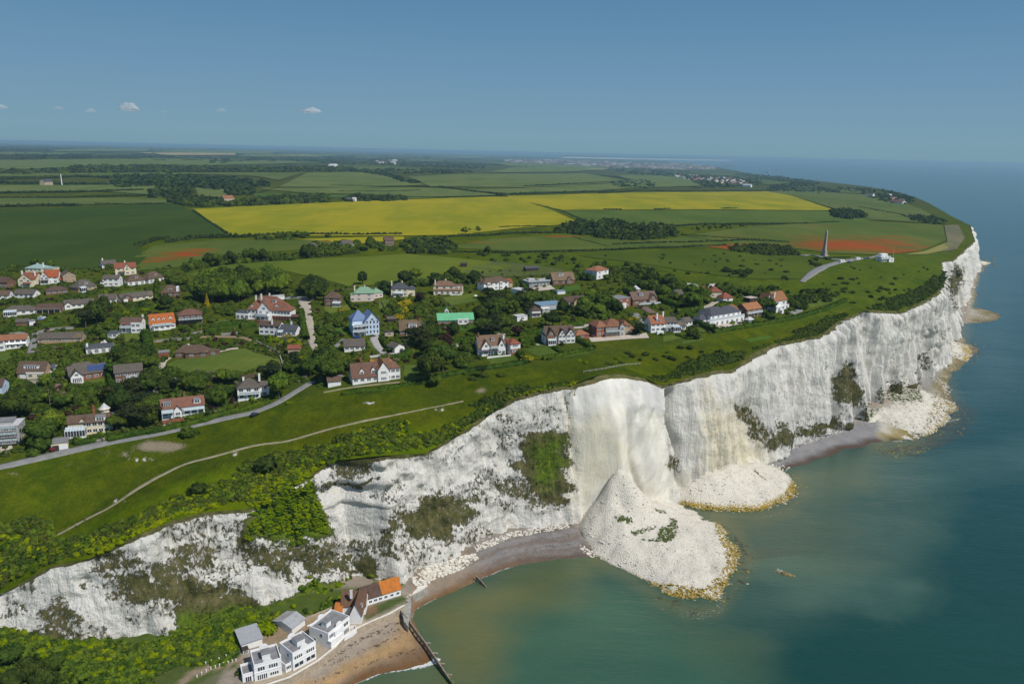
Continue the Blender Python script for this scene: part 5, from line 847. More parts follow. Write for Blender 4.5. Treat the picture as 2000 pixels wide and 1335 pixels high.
bung('the terrace block', 'long low white terrace wall building behind the mansion roof', 533, 587, 556, 584, 4, 2.2, FL, 0, WHITE, R_PALE, name='outbuilding', cat='outbuilding', o={'win': 0, 'side': 0}); bung('the brown carport', 'dark brown roofed carport right of the mansion', 568, 626, 589, 625, 5, 2.2, G, .9, DKWOOD_AND_SHADE, R_DBR, name='carport', cat='carport', o={'win': 0, 'side': 0})
# --- central houses
house('the green-roofed pink house', 'pale pink house with pastel green hipped roof and white chimneys', 685, 589, 731, 588, [(.14, 1, 0, 9, 5.2, HP, 3.4, {'win': 2, 'wn': 4}), (0, .18, -.5, 5, 4.2, FL, 0, {'win': 1})], PINK, R_GRN2, [('chim', .17, 5, 9, CREAM), ('chim', .6, 6, 9, CREAM)])
bung('the green-roofed annex', 'small annex with matching pastel green pyramid roof', 731, 583, 748, 580, 7, 3.4, HP, 2.6, PINK, R_GRN2, o={'win': 2}, name='annex')
house('the slate-roofed cream house', 'cream house with grey slate hipped roof and two cream chimneys', 764, 579, 797, 579, [(0, 1, 0, 9, 5.2, HP, 3.2, {'win': 3}), (.98, 1.4, 2, 9, 4.6, HP, 2, {'win': 1})], CREAM, R_SLT, [('chim', .03, 4, 9.4, CREAM), ('chim', .65, 6, 9, CREAM), ('cons', .15, .7, 2.2, 2.3)])
house('the veranda house', 'cream house with brown hipped roof above a full-width tiled veranda', 847, 576, 905, 574, [(0, .72, 2, 10, 5.4, HP, 2.8, {'win': 3, 'wn': 2}), (.7, 1, 2, 9, 5.2, FL, 0, {'win': 2}), (0, .95, 0, 2.2, 2.6, 'mono', .9, {'win': 5, 'tall': 1})], CREAM, roofm('fawn_tiles', (.24, .145, .10)), [('chim', .06, 3, 9, CREAM), ('chim', .42, 7, 9, CREAM), ('wall', .55, .95, -3, -2.6, .7, WHITE)])
house('the long white house', 'long white house with mottled red-brown hipped roof and row of bay windows', 945, 569, 993, 563, [(0, 1, 0, 9, 5.2, HP, 3.0, {'win': 5, 'wn': 3}), (1.0, 1.3, 4, 11, 3.4, G, 2.2, {'win': 1, 'wall': TANW, 'roof': R_RED}), (.12, .22, -1, 0.1, 5, FL, 0, {'roof': WHITE, 'win': 1}), (.62, .72, -1, 0.1, 5, FL, 0, {'roof': WHITE, 'win': 1})], WHITE, R_BRN, [('chim', .98, 6, 9.4, BRICK), ('chim', .05, 6, 8.6, BRICK)])
house('the blue house', 'tall pale blue three-storey house with pointed blue roof and glazed gable', 691, 657, 741, 652, [(0.02, .62, 4, 14, 7.6, HP, 4.6, {'win': 0}), (.46, 1, 0, 12, 7.6, GF, 4.2, {'win': 4, 'wn': 1, 'ww': 1.0, 'wh': 1.7, 'gw': 1, 'floors': 3}), (.0, .5, .8, 5, 5.2, FL, 0, {'win': 3, 'tall': 1, 'roof': WHITE, 'floors': 2})], BLUEW, R_BLU, [('balc', 0, .6, 1.4, 5.4, FRAME), ('balc', -.05, .5, 2.4, 2.7, WHITE), ('gar', .30, 4.5, .75), ('solar', .16, 4, 1, 5, 8.6, .75)])
house('the long green-roofed bungalow', 'long bungalow with plain bright green sheet roof and tiny white cupola', 855, 634, 925, 632, [(0, 1, 0, 8, 2.7, G, 3.0, {'win': 7, 'wn': 3}), (.55, .85, -.8, .2, 2.6, FL, 0, {'wall': WHITE, 'roof': WHITE, 'win': 2})], BRICK, R_GRN, [('gdorm', .28, 2.4, 4.8, 2.2, 5.2, 2.6, WHITE)])
house('the brown chalet', 'brown steep-roofed chalet with white three-light dormer and slate wing', 781, 656, 822, 653, [(0, 1, 0, 9, 2.8, G, 4.6, {'win': 4}), (1.0, 1.45, 3, 9, 3.4, G, 1.6, {'roof': R_SLT, 'wall': WHITE, 'win': 1})], BRICK, roofm('olive_brown_tiles', (.20, .145, .085)), [('dorm', .62, 5, 3.2, 2.6, 1.0, 4), ('band', .3, 1, 1.4, 2.9, R_GRY), ('chim', .95, 4, 8, BRICK)])
bung('the grey-roofed white bungalow', 'grey roofed white and dark-boarded bungalow left of the curved driveway', 673, 688, 713, 683, 8, 2.7, G, 2.8, WHITE, R_GRY, o={'win': 4}); bung('the white gabled garage', 'white garage with grey gable roof and dark car before it', 771, 690, 790, 684, 7, 2.7, GF, 1.5, WHITE, R_GRY, name='garage', cat='garage', o={'win': 0, 'gw': 0, 'side': 0})
house('the orange-mottled house', 'large white house with red-brown roof blotched orange, front gable and two white dormers', 689, 752, 782, 739, [(0, .54, 0, 9, 3.0, G, 5.2, {'win': 4, 'wn': 3, 'roof': roofm('rust_tiles', (.20, .115, .085), lich=.25)}), (.50, 1, .3, 10, 5.6, HP, 3.8, {'win': 5, 'wn': 3}), (.52, .76, -.8, 8, 5.4, GF, 3.6, {'win': 1, 'wn': 5, 'ww': 3, 'gw': 0}), (.5, .8, 11, 17, 4, G, 3, {'win': 0})], WHITE, R_MOT, [('gdorm', .2, 2.2, 3.4, 1.9, .9, 3), ('gdorm', .44, 2.2, 3.6, 1.9, .9, 3), ('chim', .22, 4.5, 10.2, REDB), ('chim', .82, 6, 10.6, BRICK), ('wall', .55, .98, -4, -3.6, .2, BRICK)])
bung('the dark garden shed', 'dark flat-roofed shed below the brown chalet', 752, 658, 769, 656, 4, 2.3, FL, 0, TANW, DKWOOD_AND_SHADE, name='shed', cat='shed', o={'win': 1, 'side': 0}); bung('the two-hut shed', 'small brown shed with grey roof behind the blue house', 757, 630, 773, 628, 4, 2.1, G, 1, DKWOOD_AND_SHADE, R_GRY, name='shed', cat='shed', o={'win': 0, 'side': 0})
house('the two-gabled white house', 'white house with brown roof and two white front gables above terraces', 936, 696, 988, 691, [(0, 1, 1, 10, 4.0, G, 5.0, {'win': 2}), (.08, .42, -.4, 8, 4.2, GF, 3.4, {'win': 2}), (.68, .98, -.4, 8, 4.2, GF, 3.8, {'win': 2})], WHITE, roofm('light_brown_tiles', (.24, .155, .10)), [('dorm', .55, 1.8, 6.4, 1.3, 2.6, 3), ('chim', .05, 5, 10, BRICK), ('chim', .98, 4, 8.6, WHITE), ('balc', .40, .70, 1.6, 3.8, WHITE), ('band', -.08, .7, 1.6, 3.0, R_SLT), ('wall', .2, 1.08, -5, -4.7, .8, WHITE), ('wall', 1.08, 1.085, -5, 0, .8, WHITE)])
house('the white block with red hipped roof', 'white upper storey over red brick with red hipped roof', 997, 693, 1016, 689, [(0, 1, 0, 8, 5.2, HP, 2.2, {'win': 1, 'wn': 5, 'ww': 4, 'floors': 2}), (0, 1, -.06, .1, 2.4, FL, 0, {'wall': REDB, 'roof': REDB, 'win': 1, 'wn': 4, 'ww': 4, 'eave': 0})], WHITE, R_RED)
house('the building site', 'half-built concrete house shell with open roof deck and dark lower storey', 1034, 561, 1074, 556, [(0, 1, 0, 12, 3.0, FL, 0, {'win': 6, 'wn': 4, 'tall': 1}), (.1, .4, 5, 9, 4.2, FL, 0, {'win': 0})], GREYW, R_PALE, [('wall', .5, .52, 1, 10, 4.2, TANW), ('wall', .7, .95, 6, 6.3, 4.4, GREYW), ('balc', 0, 1, 1, 3.2, METAL)], name='building_site')
house('the brick chalet', 'brick chalet with tan steep roof, white dormer and small brick gable', 1080, 557, 1122, 553, [(0, 1, 0, 10, 3.2, G, 4.6, {'win': 3}), (.6, .86, -1, 5, 3.2, GF, 2.2, {'win': 1})], BRICK, roofm('tan_tiles', (.25, .175, .11)), [('dorm', .42, 4, 5.6, 1.5, 2.6, 3)])
house('the white cube house', 'square white house with orange hipped roof alone among the scrub', 1165, 546, 1188, 541, [(0, 1, 0, 12, 6.0, HP, 2.6, {'win': 2, 'wn': 2})], WHITE, R_TRC)
house('the long low white block', 'long narrow white building with flat grey roof running away from view', 1030, 579, 1045, 576, [(0, 1, 0, 18, 2.8, FL, 0, {'win': 2, 'wn': 4})], WHITE, R_PALE, name='outbuilding')
house('the blue flat-roofed modern house', 'modern house with broad flat blue-grey roof and glass walls', 1056, 611, 1102, 603, [(0, 1, 0, 12, 3.6, FL, 0, {'win': 5, 'wn': 5, 'tall': 1, 'ww': 3}), (0, .3, -2.5, 0, 2.2, FL, 0, {'win': 1, 'roof': WHITE})], GREYW, R_BLUF, [('balc', 0, 1, 1.4, 1.2, METAL)])
bung('the brown-roofed bungalow', 'dark brown roofed bungalow with white-edged gable right of the blue flat roof', 1106, 598, 1150, 593, 8, 2.7, G, 2.4, TANW, R_DBR, blocks=[(.3, .6, -1.2, 5, 2.7, GF, 1.8, {'win': 1})])
bung('the dark-pyramid chalet', 'small white hut with dark pyramid roof left of the blue flat roof', 1039, 620, 1056, 618, 6, 4.0, HP, 2.0, WHITE, R_DBR, [('band', 0, 1, 1, 2.2, DKWOOD_AND_SHADE)], name='lodge', cat='lodge', o={'win': 2}); bung('the grey-topped garage', 'white garage with flat grey roof beside a conifer', 1010, 628, 1030, 625, 6, 2.6, FL, 0, WHITE, R_PALE, name='garage', cat='garage', o={'win': 1, 'side': 0})
house('the brown gabled white house', 'white and brown tile-hung house with three gables and ivy', 1067, 674, 1123, 669, [(0, 1, 1, 10, 4.6, G, 3.8, {'win': 3}), (0, .3, -.4, 9, 4.6, GF, 3.6, {'wall': BRICK, 'win': 2}), (.42, .66, -.2, 8, 4.8, GF, 2.8, {'win': 2}), (.7, 1, .1, 9, 4.8, GF, 2.8, {'win': 2})], WHITE, R_BRN, [('solar', .78, 2, 1, 1.4, 5.6, .8), ('cons', .04, .3, 2, 2.3), ('chim', .58, 6, 9.6, BRICK)])
house('the wide orange-hipped house', 'wide new brick house with orange-brown hipped roofs and glazed centre bay', 1166, 660, 1234, 653, [(0, .3, 1, 12, 5.4, HP, 2.8, {'wall': REDB, 'win': 2, 'roof': R_TRC}), (.24, .8, 0, 11, 5.4, HP, 3.2, {'win': 5, 'wn': 5}), (.62, .76, -1, 5, 5.6, GF, 2.0, {'wall': GREYW, 'win': 1, 'wn': 4, 'tall': 1}), (.76, 1, 2, 11, 5.0, HP, 2.4, {'win': 2}), (.98, 1.14, 3, 9, 2.8, HP, 1.8, {'win': 0, 'roof': R_TRC})], YELB, roofm('orange_brown_tiles', (.26, .125, .075), lich=.15), [('balc', .22, .62, 2.0, 2.8, METAL)])
bung('the square solar garage', 'square brick garage with orange pyramid roof and blue roof panel', 1125, 664, 1150, 661, 7, 2.6, HP, 2.0, REDB, R_TRC, [('solar', .55, 2, 1, 3.2, 4.2, .1)], name='garage', cat='garage', o={'win': 1, 'side': 0})
house('the flat-roofed brick house', 'flat-roofed modern brick and white house with glazed corner', 1206, 604, 1231, 598, [(0, 1, 0, 11, 5.6, FL, 0, {'win': 2, 'wn': 5}), (0, .6, -.8, 1, 2.8, FL, 0, {'win': 1, 'wn': 5, 'tall': 1, 'roof': WHITE, 'wall': WHITE})], REDB, R_FLT)
house('the brown chalet on stilts', 'brown roofed chalet with white glazed gable and raised terrace', 1237, 598, 1284, 593, [(0, 1, 1, 11, 3.6, G, 4.0, {'win': 3, 'wn': 4}), (.62, .98, -.3, 8, 3.6, GF, 3.0, {'win': 1, 'wn': 5, 'ww': 4, 'wh': 1.8})], BRICK, roofm('mauve_brown_tiles', (.20, .135, .105)), [('dorm', .38, 2.8, 5.4, 1.5, 2.6, 3), ('balc', .2, 1.06, 2.2, .9, WHITE)])
house('the white house with twin chimneys', 'white house with orange-red roof and two tall white chimneys, grey wing behind glass porch', 1271, 650, 1334, 644, [(0, .42, 0, 9, 4.8, G, 3.6, {'win': 3}), (.4, .82, 1, 8, 4.8, G, 2.2, {'win': 4, 'wn': 2, 'roof': R_GRY}), (.8, 1.08, 0, 7, 2.8, G, 2, {'roof': R_GRY, 'win': 2})], WHITE, roofm('salmon_tiles', (.38, .15, .085)), [('chim', .19, 1.4, 9.8, WHITE), ('chim', .44, 4, 10, WHITE), ('dorm', .25, 3, 5.0, 1.4, 1.0, 3), ('cons', .62, .84, 3.4, 2.6), ('balc', .38, .56, 2.4, 2.6, WHITE), ('wall', .1, .3, -4, -2.5, 1.2, WHITE)])
house('the grand white house', 'broad white villa with dark slate hipped roof, upper terrace and long glazed front', 1384, 638, 1453, 627, [(.12, .98, 2.5, 13, 5.6, HP, 3.0, {'win': 6, 'wn': 5, 'floors': 2}), (.02, 1, 0, 2.6, 2.9, FL, 0, {'win': 7, 'wn': 4, 'tall': 1, 'roof': WHITE}), (-.08, .2, 5, 11, 3.6, HP, 2.2, {'win': 1}), (.3, .8, 12, 18, 5, HP, 2.4, {'win': 0})], WHITE, R_SLT, [('balc', .02, 1, -.02, 3.2, FRAME), ('chim', .55, 7, 8.2, DKWOOD_AND_SHADE), ('wall', -.1, .02, -1, 1, 1.2, WHITE)])
house('the orange-roofed brick house', 'brick house with bright orange gable roof and railed balconies', 1457, 622, 1486, 615, [(0, 1, 0, 9, 5.0, G, 2.8, {'win': 3, 'wn': 3}), (-.65, 0, 6, 13, 4.6, HP, 2.6, {'win': 0, 'roof': R_TRC})], BRICK, roofm('apricot_tiles', (.42, .19, .09)), [('balc', 0, 1, 1.4, 2.6, WHITE), ('chim', .85, 6, 8.8, BRICK)])
house('the steep-roofed white house', 'tall white house with steep orange-brown roof, outer stair and boxy side wing', 1511, 609, 1535, 603, [(0, 1, 0, 10, 6.4, G, 4.6, {'win': 2, 'wn': 3}), (-.3, .15, 4, 11, 6, GF, 4, {'win': 0}), (1.0, 1.38, 1.5, 7, 3.0, FL, 0, {'win': 1, 'wn': 2}), (.0, .5, -2, 0, 2.6, FL, 0, {'win': 1, 'roof': WHITE})], WHITE, roofm('rust_orange_tiles', (.36, .17, .08)), [('chim', .1, 2, 11, WHITE), ('chim', .8, 6, 11, REDB), ('wall', .2, .35, -5, -2, 1.2, WHITE)])
house('the red-roofed house', 'cream house with low red roof half sunk in trees below a chalk bank', 1386, 581, 1410, 581, [(0, 1, 0, 9, 3.8, HP, 2.8, {'win': 2, 'wn': 4}), (-.7, .1, 6, 12, 4, HP, 2.4, {'win': 0})], CREAM, R_RED); bung('the small red pyramid', 'small pale blue-walled garage with red pyramid roof', 1412, 591, 1431, 588, 7, 2.7, HP, 2.8, WHITE, R_RED, name='garage', cat='garage', o={'win': 1, 'side': 0})
bung('the pale flat garage', 'pale flat-roofed garage under tall trees behind the orange-roofed brick house', 1464, 591, 1479, 588, 6, 2.4, FL, 0, DKWOOD_AND_SHADE, PATIO, name='garage', cat='garage', o={'win': 0, 'side': 0}); bung('the grey chalet end', 'white garage with shallow brown roof below the twin-chimney house', 1338, 638, 1352, 634, 6, 2.6, G, 1.8, WHITE, R_GRY, name='summerhouse', cat='summerhouse', o={'win': 2})
bung('the grey gabled cottage', 'small white cottage with grey roof deep in the trees', 1322, 585, 1335, 583, 7, 3, G, 2.6, WHITE, R_GRY, name='cottage', cat='cottage', o={'win': 1}); bung('the round hut', 'small round-looking hut with pale conical roof behind the brown chalet', 1238, 572, 1250, 571, 5, 2.4, HP, 2.2, TANW, R_PALE, name='hut', cat='hut', o={'win': 1, 'side': 0}); bung('the gazebo', 'small garden gazebo with striped grey canopy below the dark hedge', 1462, 632, 1471, 630, 3.2, 2.2, HP, 1.4, METAL, R_PALE, name='gazebo', cat='gazebo', o={'win': 0, 'side': 0, 'eave': .5})
bung('the stable', 'small black field shelter in the paddock', 900, 522, 912, 522, 4, 2.6, 'mono', .8, DKWOOD_AND_SHADE, DKWOOD_AND_SHADE, name='field_shelter', cat='shelter', o={'win': 0, 'side': 0}); bung('the dark stables', 'pair of low dark stables beside the yard above the building site', 1027, 531, 1052, 529, 5, 2.6, G, 1, DKWOOD_AND_SHADE, R_SLT, name='stables', cat='stables', o={'win': 0, 'side': 0}); bung('the small pool house', 'small pale blue hut in the garden behind the blue flat roof', 1089, 575, 1104, 574, 4, 2, FL, 0, WHITE, R_BLUF, name='hut', cat='hut', o={'win': 0, 'side': 0})
# --- lookout, farmhouses in the distance
house('the white lookout', 'white coastguard lookout with wide windows and mast on the headland', 1719, 511, 1742, 511, [(.1, .85, 0, 7, 4.2, FL, 0, {'win': 3, 'wn': 5, 'floors': 2, 'ww': 3}), (.6, 1, -2, 2, 2.8, FL, 0, {'win': 1}), (.2, .7, 2, 6, 6.4, FL, 0, {'win': 2, 'wn': 5, 'ww': 3, 'floors': 2})], WHITE, WHITE, [('balc', .05, .8, 1.6, 2.6, FRAME)], name='lookout_building', cat='lookout')
for k, (x1, y1, x2, y2, w, r, rh, lb) in enumerate([(611, 497, 620, 496, WHITE, R_GRY, 3, 'small white house among trees at the back of the light green field'), (672, 491, 691, 490, CREAM, R_GRY, 3, 'cream house with brown roof right of the small white one behind the light green field'), (752, 483, 770, 482, BRICK, R_BRN, 3, 'brown tiled house beside the dark grove'),
    (677, 394, 688, 394, WHITE, R_SLT, 2, 'left white farmhouse at the back of the yellow field'), (688, 394, 694, 394, WHITE, R_PALE, 2, 'right white farm building at the back of the yellow field'), (438, 396, 458, 395, TANW, R_TRC, 4, 'large orange-roofed farmhouse behind the yellow field corner'), (1688, 384, 1704, 385, WHITE, R_GRY, 4, 'long white house on the far headland slope'), (1738, 397, 1762, 399, WHITE, R_RED, 3, 'white cliff-top house with red roof on the far headland'), (1450, 365, 1466, 366, WHITE, R_PALE, 5, 'bright white hall at the end of the far village'), (645, 326, 660, 326, WHITE, R_PALE, 6, 'white shed in the far wood'), (88, 363, 104, 362, TANW, R_SLT, 5, 'dark roofed barn beside the far left hedgerow'), (1496, 336, 1502, 337, WHITE, R_PALE, 5, 'small white house above the far shore')]):
    house('the far house', lb, x1, y1, x2, y2, [(0, 1, 0, 9+rh, 3+rh, G, rh, {'win': 3, 'side': 0})], w, r, name='farmhouse', cat='farmhouse')
    HOUSES.pop()
# ================================================================ foliage
def leafmat(name, c1, c2, sc=.35, tr=0):
    m = NM(name, 1.0, .0); oi = m.new('ShaderNodeObjectInfo'); n = m.noise(m.pos(), sc, 4, .7); n2 = m.noise(m.pos(), 1.9, 3, .7)
    col = m.mix(m.ramp(n, .36, .64), c1, c2); col = m.mix(m.ramp(n2, .42, .62, .6, 0), col, m.mix(1., col, (.5, .6, .6), 'MULTIPLY'))
    col = m.mix(m.math('MULTIPLY', oi.outputs['Random'], .6), col, m.mix(1., col, (1.8, 1.35, .8), 'MULTIPLY')); n3 = m.noise(m.pos(), .07, 3, .6); col = m.mix(m.ramp(n3, .4, .62, 0, .5), col, m.mix(1., col, (.62, .8, .95), 'MULTIPLY')); m.base(col); return m.m
BARK = plain('bark', (.12, .10, .08), .9, .25, 1.0)
L_DARK = leafmat('leaf_dark', (.026, .045, .012), (.056, .086, .018)); L_MID = leafmat('leaf_mid', (.038, .068, .013), (.082, .125, .020)); L_LIGHT = leafmat('leaf_light', (.062, .110, .014), (.125, .185, .022))
L_PINE = leafmat('needle_dark', (.022, .034, .014), (.048, .062, .024)); L_COPPER = leafmat('leaf_copper', (.030, .016, .016), (.055, .028, .024)); L_GOLD = leafmat('leaf_gold', (.20, .19, .012), (.34, .28, .02)); L_HEDGE = leafmat('leaf_hedge', (.030, .060, .010), (.065, .115, .014))
L_SCRUB = leafmat('leaf_scrub', (.040, .062, .014), (.088, .118, .022)); L_LIME = leafmat('leaf_lime', (.125, .178, .003), (.200, .255, .004)); L_GREY = leafmat('leaf_grey', (.09, .10, .06), (.14, .15, .085)); L_FAR = leafmat('leaf_far', (.022, .042, .016), (.050, .078, .026), .05)
# cube-sphere core, all quads
def _qs(n):
    vs, fs = [], []
    for ax in range(3):
        for sg in (-1, 1):
            o = len(vs)
            for i in range(n+1):
                for j in range(n+1):
                    a = math.tan((i/n*2-1)*math.pi/4); b = math.tan((j/n*2-1)*math.pi/4); p = [0, 0, 0]; p[ax] = sg; p[(ax+1) % 3] = a*sg; p[(ax+2) % 3] = b
                    L = math.sqrt(1+a*a+b*b); vs.append([q/L for q in p])
            for i in range(n):
                for j in range(n):
                    k = o+i*(n+1)+j; fs.append((k, k+n+1, k+n+2, k+1))
    return np.array(vs), np.array(fs)
QS3 = _qs(3); QS2 = _qs(2)
def crown(rs, lobes, nleaf, leaf, core=.86, q=QS3, up=.35):
    """lobes: (x,y,z,rx,ry,rz). leaves sit on and just under the lobes' skins"""
    V, Fa = [], []; o = 0
    for (x, y, z, rx, ry, rz) in lobes:
        v = q[0].copy(); r = 1+.22*(fbm(v[:, 0]*1.7+x*3+9, v[:, 1]*1.7+v[:, 2]*1.3+y*3+7, 3, 5)-.5)*2
        V.append(v*r[:, None]*np.array([rx, ry, rz])*core+np.array([x, y, z])); Fa.append(q[1]+o); o += len(v)
    w = np.array([l[3]*l[5] for l in lobes]); w = w/w.sum(); pick = rs.choice(len(lobes), nleaf, p=w); L = np.array(lobes)[pick]
    d = rs.normal(size=(nleaf, 3)); d[:, 2] += up; d /= np.linalg.norm(d, axis=1)[:, None]; rad = rs.uniform(.84, 1.12, nleaf)
    c = L[:, :3]+d*L[:, 3:]*rad[:, None]; nrm = d+rs.normal(size=(nleaf, 3))*.45; nrm /= np.linalg.norm(nrm, axis=1)[:, None]
    a = np.cross(nrm, rs.normal(size=(nleaf, 3))); a /= np.linalg.norm(a, axis=1)[:, None]; b = np.cross(nrm, a)
    sz = leaf*rs.uniform(.55, 1.35, nleaf)[:, None]; a = a*sz; b = b*sz*rs.uniform(.6, 1, (nleaf, 1))
    lv = np.stack([c-a-b*.6, c+a*.8-b, c+a+b*.7, c-a*.7+b], 1).reshape(-1, 3)
    V.append(lv); Fa.append(np.arange(nleaf*4).reshape(-1, 4)+o); return np.concatenate(V), np.concatenate(Fa)
def lobeset(rs, kind):
    if kind == 'round': return [(0, 0, .62, .40, .40, .34)]+[(math.cos(a)*.27, math.sin(a)*.27, rs.uniform(.42, .72), rs.uniform(.2, .28), rs.uniform(.2, .28), rs.uniform(.18, .26)) for a in np.arange(6)*1.05+rs.uniform(0, 1)]+[(rs.uniform(-.1, .1), rs.uniform(-.1, .1), .84, .22, .22, .17)]
    if kind == 'wide': return [(math.cos(a)*.38*rs.uniform(.6, 1), math.sin(a)*.38*rs.uniform(.6, 1), rs.uniform(.5, .72), rs.uniform(.22, .3), rs.uniform(.22, .3), rs.uniform(.18, .26)) for a in np.arange(8)*.79]+[(0, 0, .68, .36, .36, .27)]
    if kind == 'pine': return [(math.cos(a)*rs.uniform(.12, .42), math.sin(a)*rs.uniform(.12, .42), rs.uniform(.62, .86), rs.uniform(.18, .28), rs.uniform(.18, .28), rs.uniform(.06, .11)) for a in np.arange(9)*.7]+[(0, 0, .78, .3, .3, .12)]
    if kind == 'cone': return [(0, 0, z, .24*(1.06-z), .24*(1.06-z), .16) for z in (.12, .26, .42, .58, .74, .9)]
    if kind == 'column': return [(0, 0, z, .15, .15, .17) for z in (.16, .34, .52, .70, .85)]
    if kind == 'bush': return [(rs.uniform(-.25, .25), rs.uniform(-.25, .25), rs.uniform(.25, .5), rs.uniform(.3, .42), rs.uniform(.3, .42), rs.uniform(.3, .45)) for _ in range(5)]
    if kind == 'open': return [(rs.uniform(-.42, .42), rs.uniform(-.42, .42), rs.uniform(.45, .9), rs.uniform(.12, .2), rs.uniform(.12, .2), rs.uniform(.08, .15)) for _ in range(13)]
def trunk_mb(rs, kind):
    b = MB(); h = {'pine': .7, 'open': .6}.get(kind, .5); r = .022 if kind in ('cone', 'column') else .030
    b.tube((0, 0, -.06), (.01, 0, h*.55), r*1.25, r*.85); b.tube((.01, 0, h*.55), (0, .01, h*1.1), r*.85, r*.4)
    if kind not in ('cone', 'column', 'bush'):
        for k in range(5):
            a = k*1.26+rs.uniform(0, .5); z = h*rs.uniform(.45, .8); b.tube((0, 0, z), (math.cos(a)*.25, math.sin(a)*.25, z+.2), r*.5, r*.16, 6)
    return b
PROTO = {}
KINDS_ = {'oak': ('round', L_DARK, .34), 'ash': ('wide', L_MID, .34), 'lime': ('round', L_LIGHT, .34), 'pine': ('pine', L_PINE, .38), 'cypress': ('cone', L_MID, .3), 'golden': ('cone', L_GOLD, .25), 'copper': ('round', L_COPPER, .34), 'bush': ('bush', L_MID, .3), 'gold_bush': ('bush', L_GOLD, .3), 'light_bush': ('bush', L_LIME, .3), 'dark_bush': ('bush', L_DARK, .3), 'grey_bush': ('bush', L_GREY, .3), 'open': ('open', L_DARK, .3), 'scrub': ('bush', L_SCRUB, .3)}
def proto(kind, v, H):
    lod = 0 if H > 7 else 1
    key = (kind, v, lod)
    if key not in PROTO:
        sh, mt, _ = KINDS_[kind]; rs = np.random.RandomState(hash_(kind)*13+v*7+lod)
        nl = {'round': 620, 'wide': 680, 'pine': 520, 'cone': 320, 'column': 260, 'bush': 260, 'open': 480}[sh]
        if lod and sh != 'bush': nl = int(nl*.5)
        lf = {'round': .036, 'wide': .036, 'pine': .038, 'cone': .034, 'column': .03, 'bush': .07, 'open': .032}[sh]*(1.25 if lod else 1)
        V_, F_ = crown(rs, lobeset(rs, sh), nl, lf, .84 if sh not in ('pine', 'open') else .6, QS3 if sh in ('round', 'wide') else QS2)
        PROTO[key] = (np_mesh('crown', V_, F_, [mt]), trunk_mb(rs, sh).mesh('trunk', BARK))
    return PROTO[key]
def hash_(s): return sum((i+1)*ord(c) for i, c in enumerate(s)) % 9973
TREES = []
NAMES = {'oak': 'broadleaf_tree', 'ash': 'broadleaf_tree', 'lime': 'broadleaf_tree', 'pine': 'pine_tree', 'cypress': 'conifer', 'golden': 'conifer', 'copper': 'copper_tree', 'open': 'open_crowned_tree'}
DESC = {'oak': 'dark green broadleaf tree', 'ash': 'spreading mid green tree', 'lime': 'bright green leafy tree', 'pine': 'dark flat-topped pine', 'cypress': 'pointed green conifer', 'golden': 'pointed golden yellow conifer', 'copper': 'purple-leaved copper tree', 'open': 'open branching dark tree',
        'bush': 'rounded green bush', 'gold_bush': 'yellow flowering bush', 'light_bush': 'bright green bush', 'dark_bush': 'dark green bush', 'grey_bush': 'grey-green bush', 'scrub': 'rounded dull green scrub bush'}
def tree(px, py, h, kind, w=1.0, label=None, group=None, pos=None, where=None, parts=None):
    TREES.append(dict(q=pos, h=h, kind=kind, w=w, label=label, group=group, where=where, px=px, py=py))
def place_tree(t, label, group):
    isb = 'bush' in t['kind'] or t['kind'] == 'scrub'
    me, tr = proto(t['kind'], RS.randint(0, 3), t['h']); nm = 'bush' if isb else NAMES[t['kind']]
    h = t['h']; w = t['w']*h*(1.0 if not isb else 1.25)*RS.uniform(.92, 1.1); rz = RS.uniform(0, 6.28); q = t['q']
    if isb:
        o = D.objects.new(nm, me); o.location = (q[0], q[1], q[2]-.15*h); o.scale = (w, w*RS.uniform(.85, 1.2), h); o.rotation_euler = (0, 0, rz); link(o); return tag(o, label, 'bush', group)
    o = empty(nm, (q[0], q[1], q[2]-.1), rz, label, 'tree', group); o.scale = (w, w*RS.uniform(.9, 1.1), h)
    link(D.objects.new('crown', me), o)
    if t['h'] > 5: link(D.objects.new('trunk', tr), o)
    return o
def merge(name, items, mat, label=None, cat=None, kind=None, group=None, lo=True, leafk=1.0, far=False, mats=None):
    """items: (x,y,z,w,h) -> one mesh of many little crowns"""
    rs = np.random.RandomState(len(items)+hash_(name)); lib = []
    for v in range(4):
        if far: lib.append(crown(rs, [(0, 0, .5, .5, .5, .48), (.28, .1, .42, .3, .3, .34)], 22, .2, .95, QS2))
        elif lo: lib.append(crown(rs, lobeset(rs, 'bush')[:2]+[(0, 0, .3, .45, .45, .4)][:1 if v % 2 else 0], int(30*leafk), .14, .92, QS2))
        else: lib.append(crown(rs, lobeset(rs, 'bush' if v % 2 else 'round'), int(120*leafk), .085, .92, QS2))
    VV, FF, MI, o = [], [], [], 0
    for (x, y, z, w, h) in items:
        V_, F_ = lib[rs.randint(4)]; MI.append(np.full(len(F_), rs.randint(len(mats)) if mats else 0)); a = rs.uniform(0, 6.28); c, s = math.cos(a), math.sin(a)
        P = np.stack([(V_[:, 0]*c-V_[:, 1]*s)*w+x, (V_[:, 0]*s+V_[:, 1]*c)*w+y, V_[:, 2]*h+z-.22*h], -1); VV.append(P); FF.append(F_+o); o += len(V_)
    ob = link(D.objects.new(name, np_mesh(name, np.concatenate(VV), np.concatenate(FF), mats or [mat], midx=np.concatenate(MI)))); return tag(ob, label, cat, group, kind)
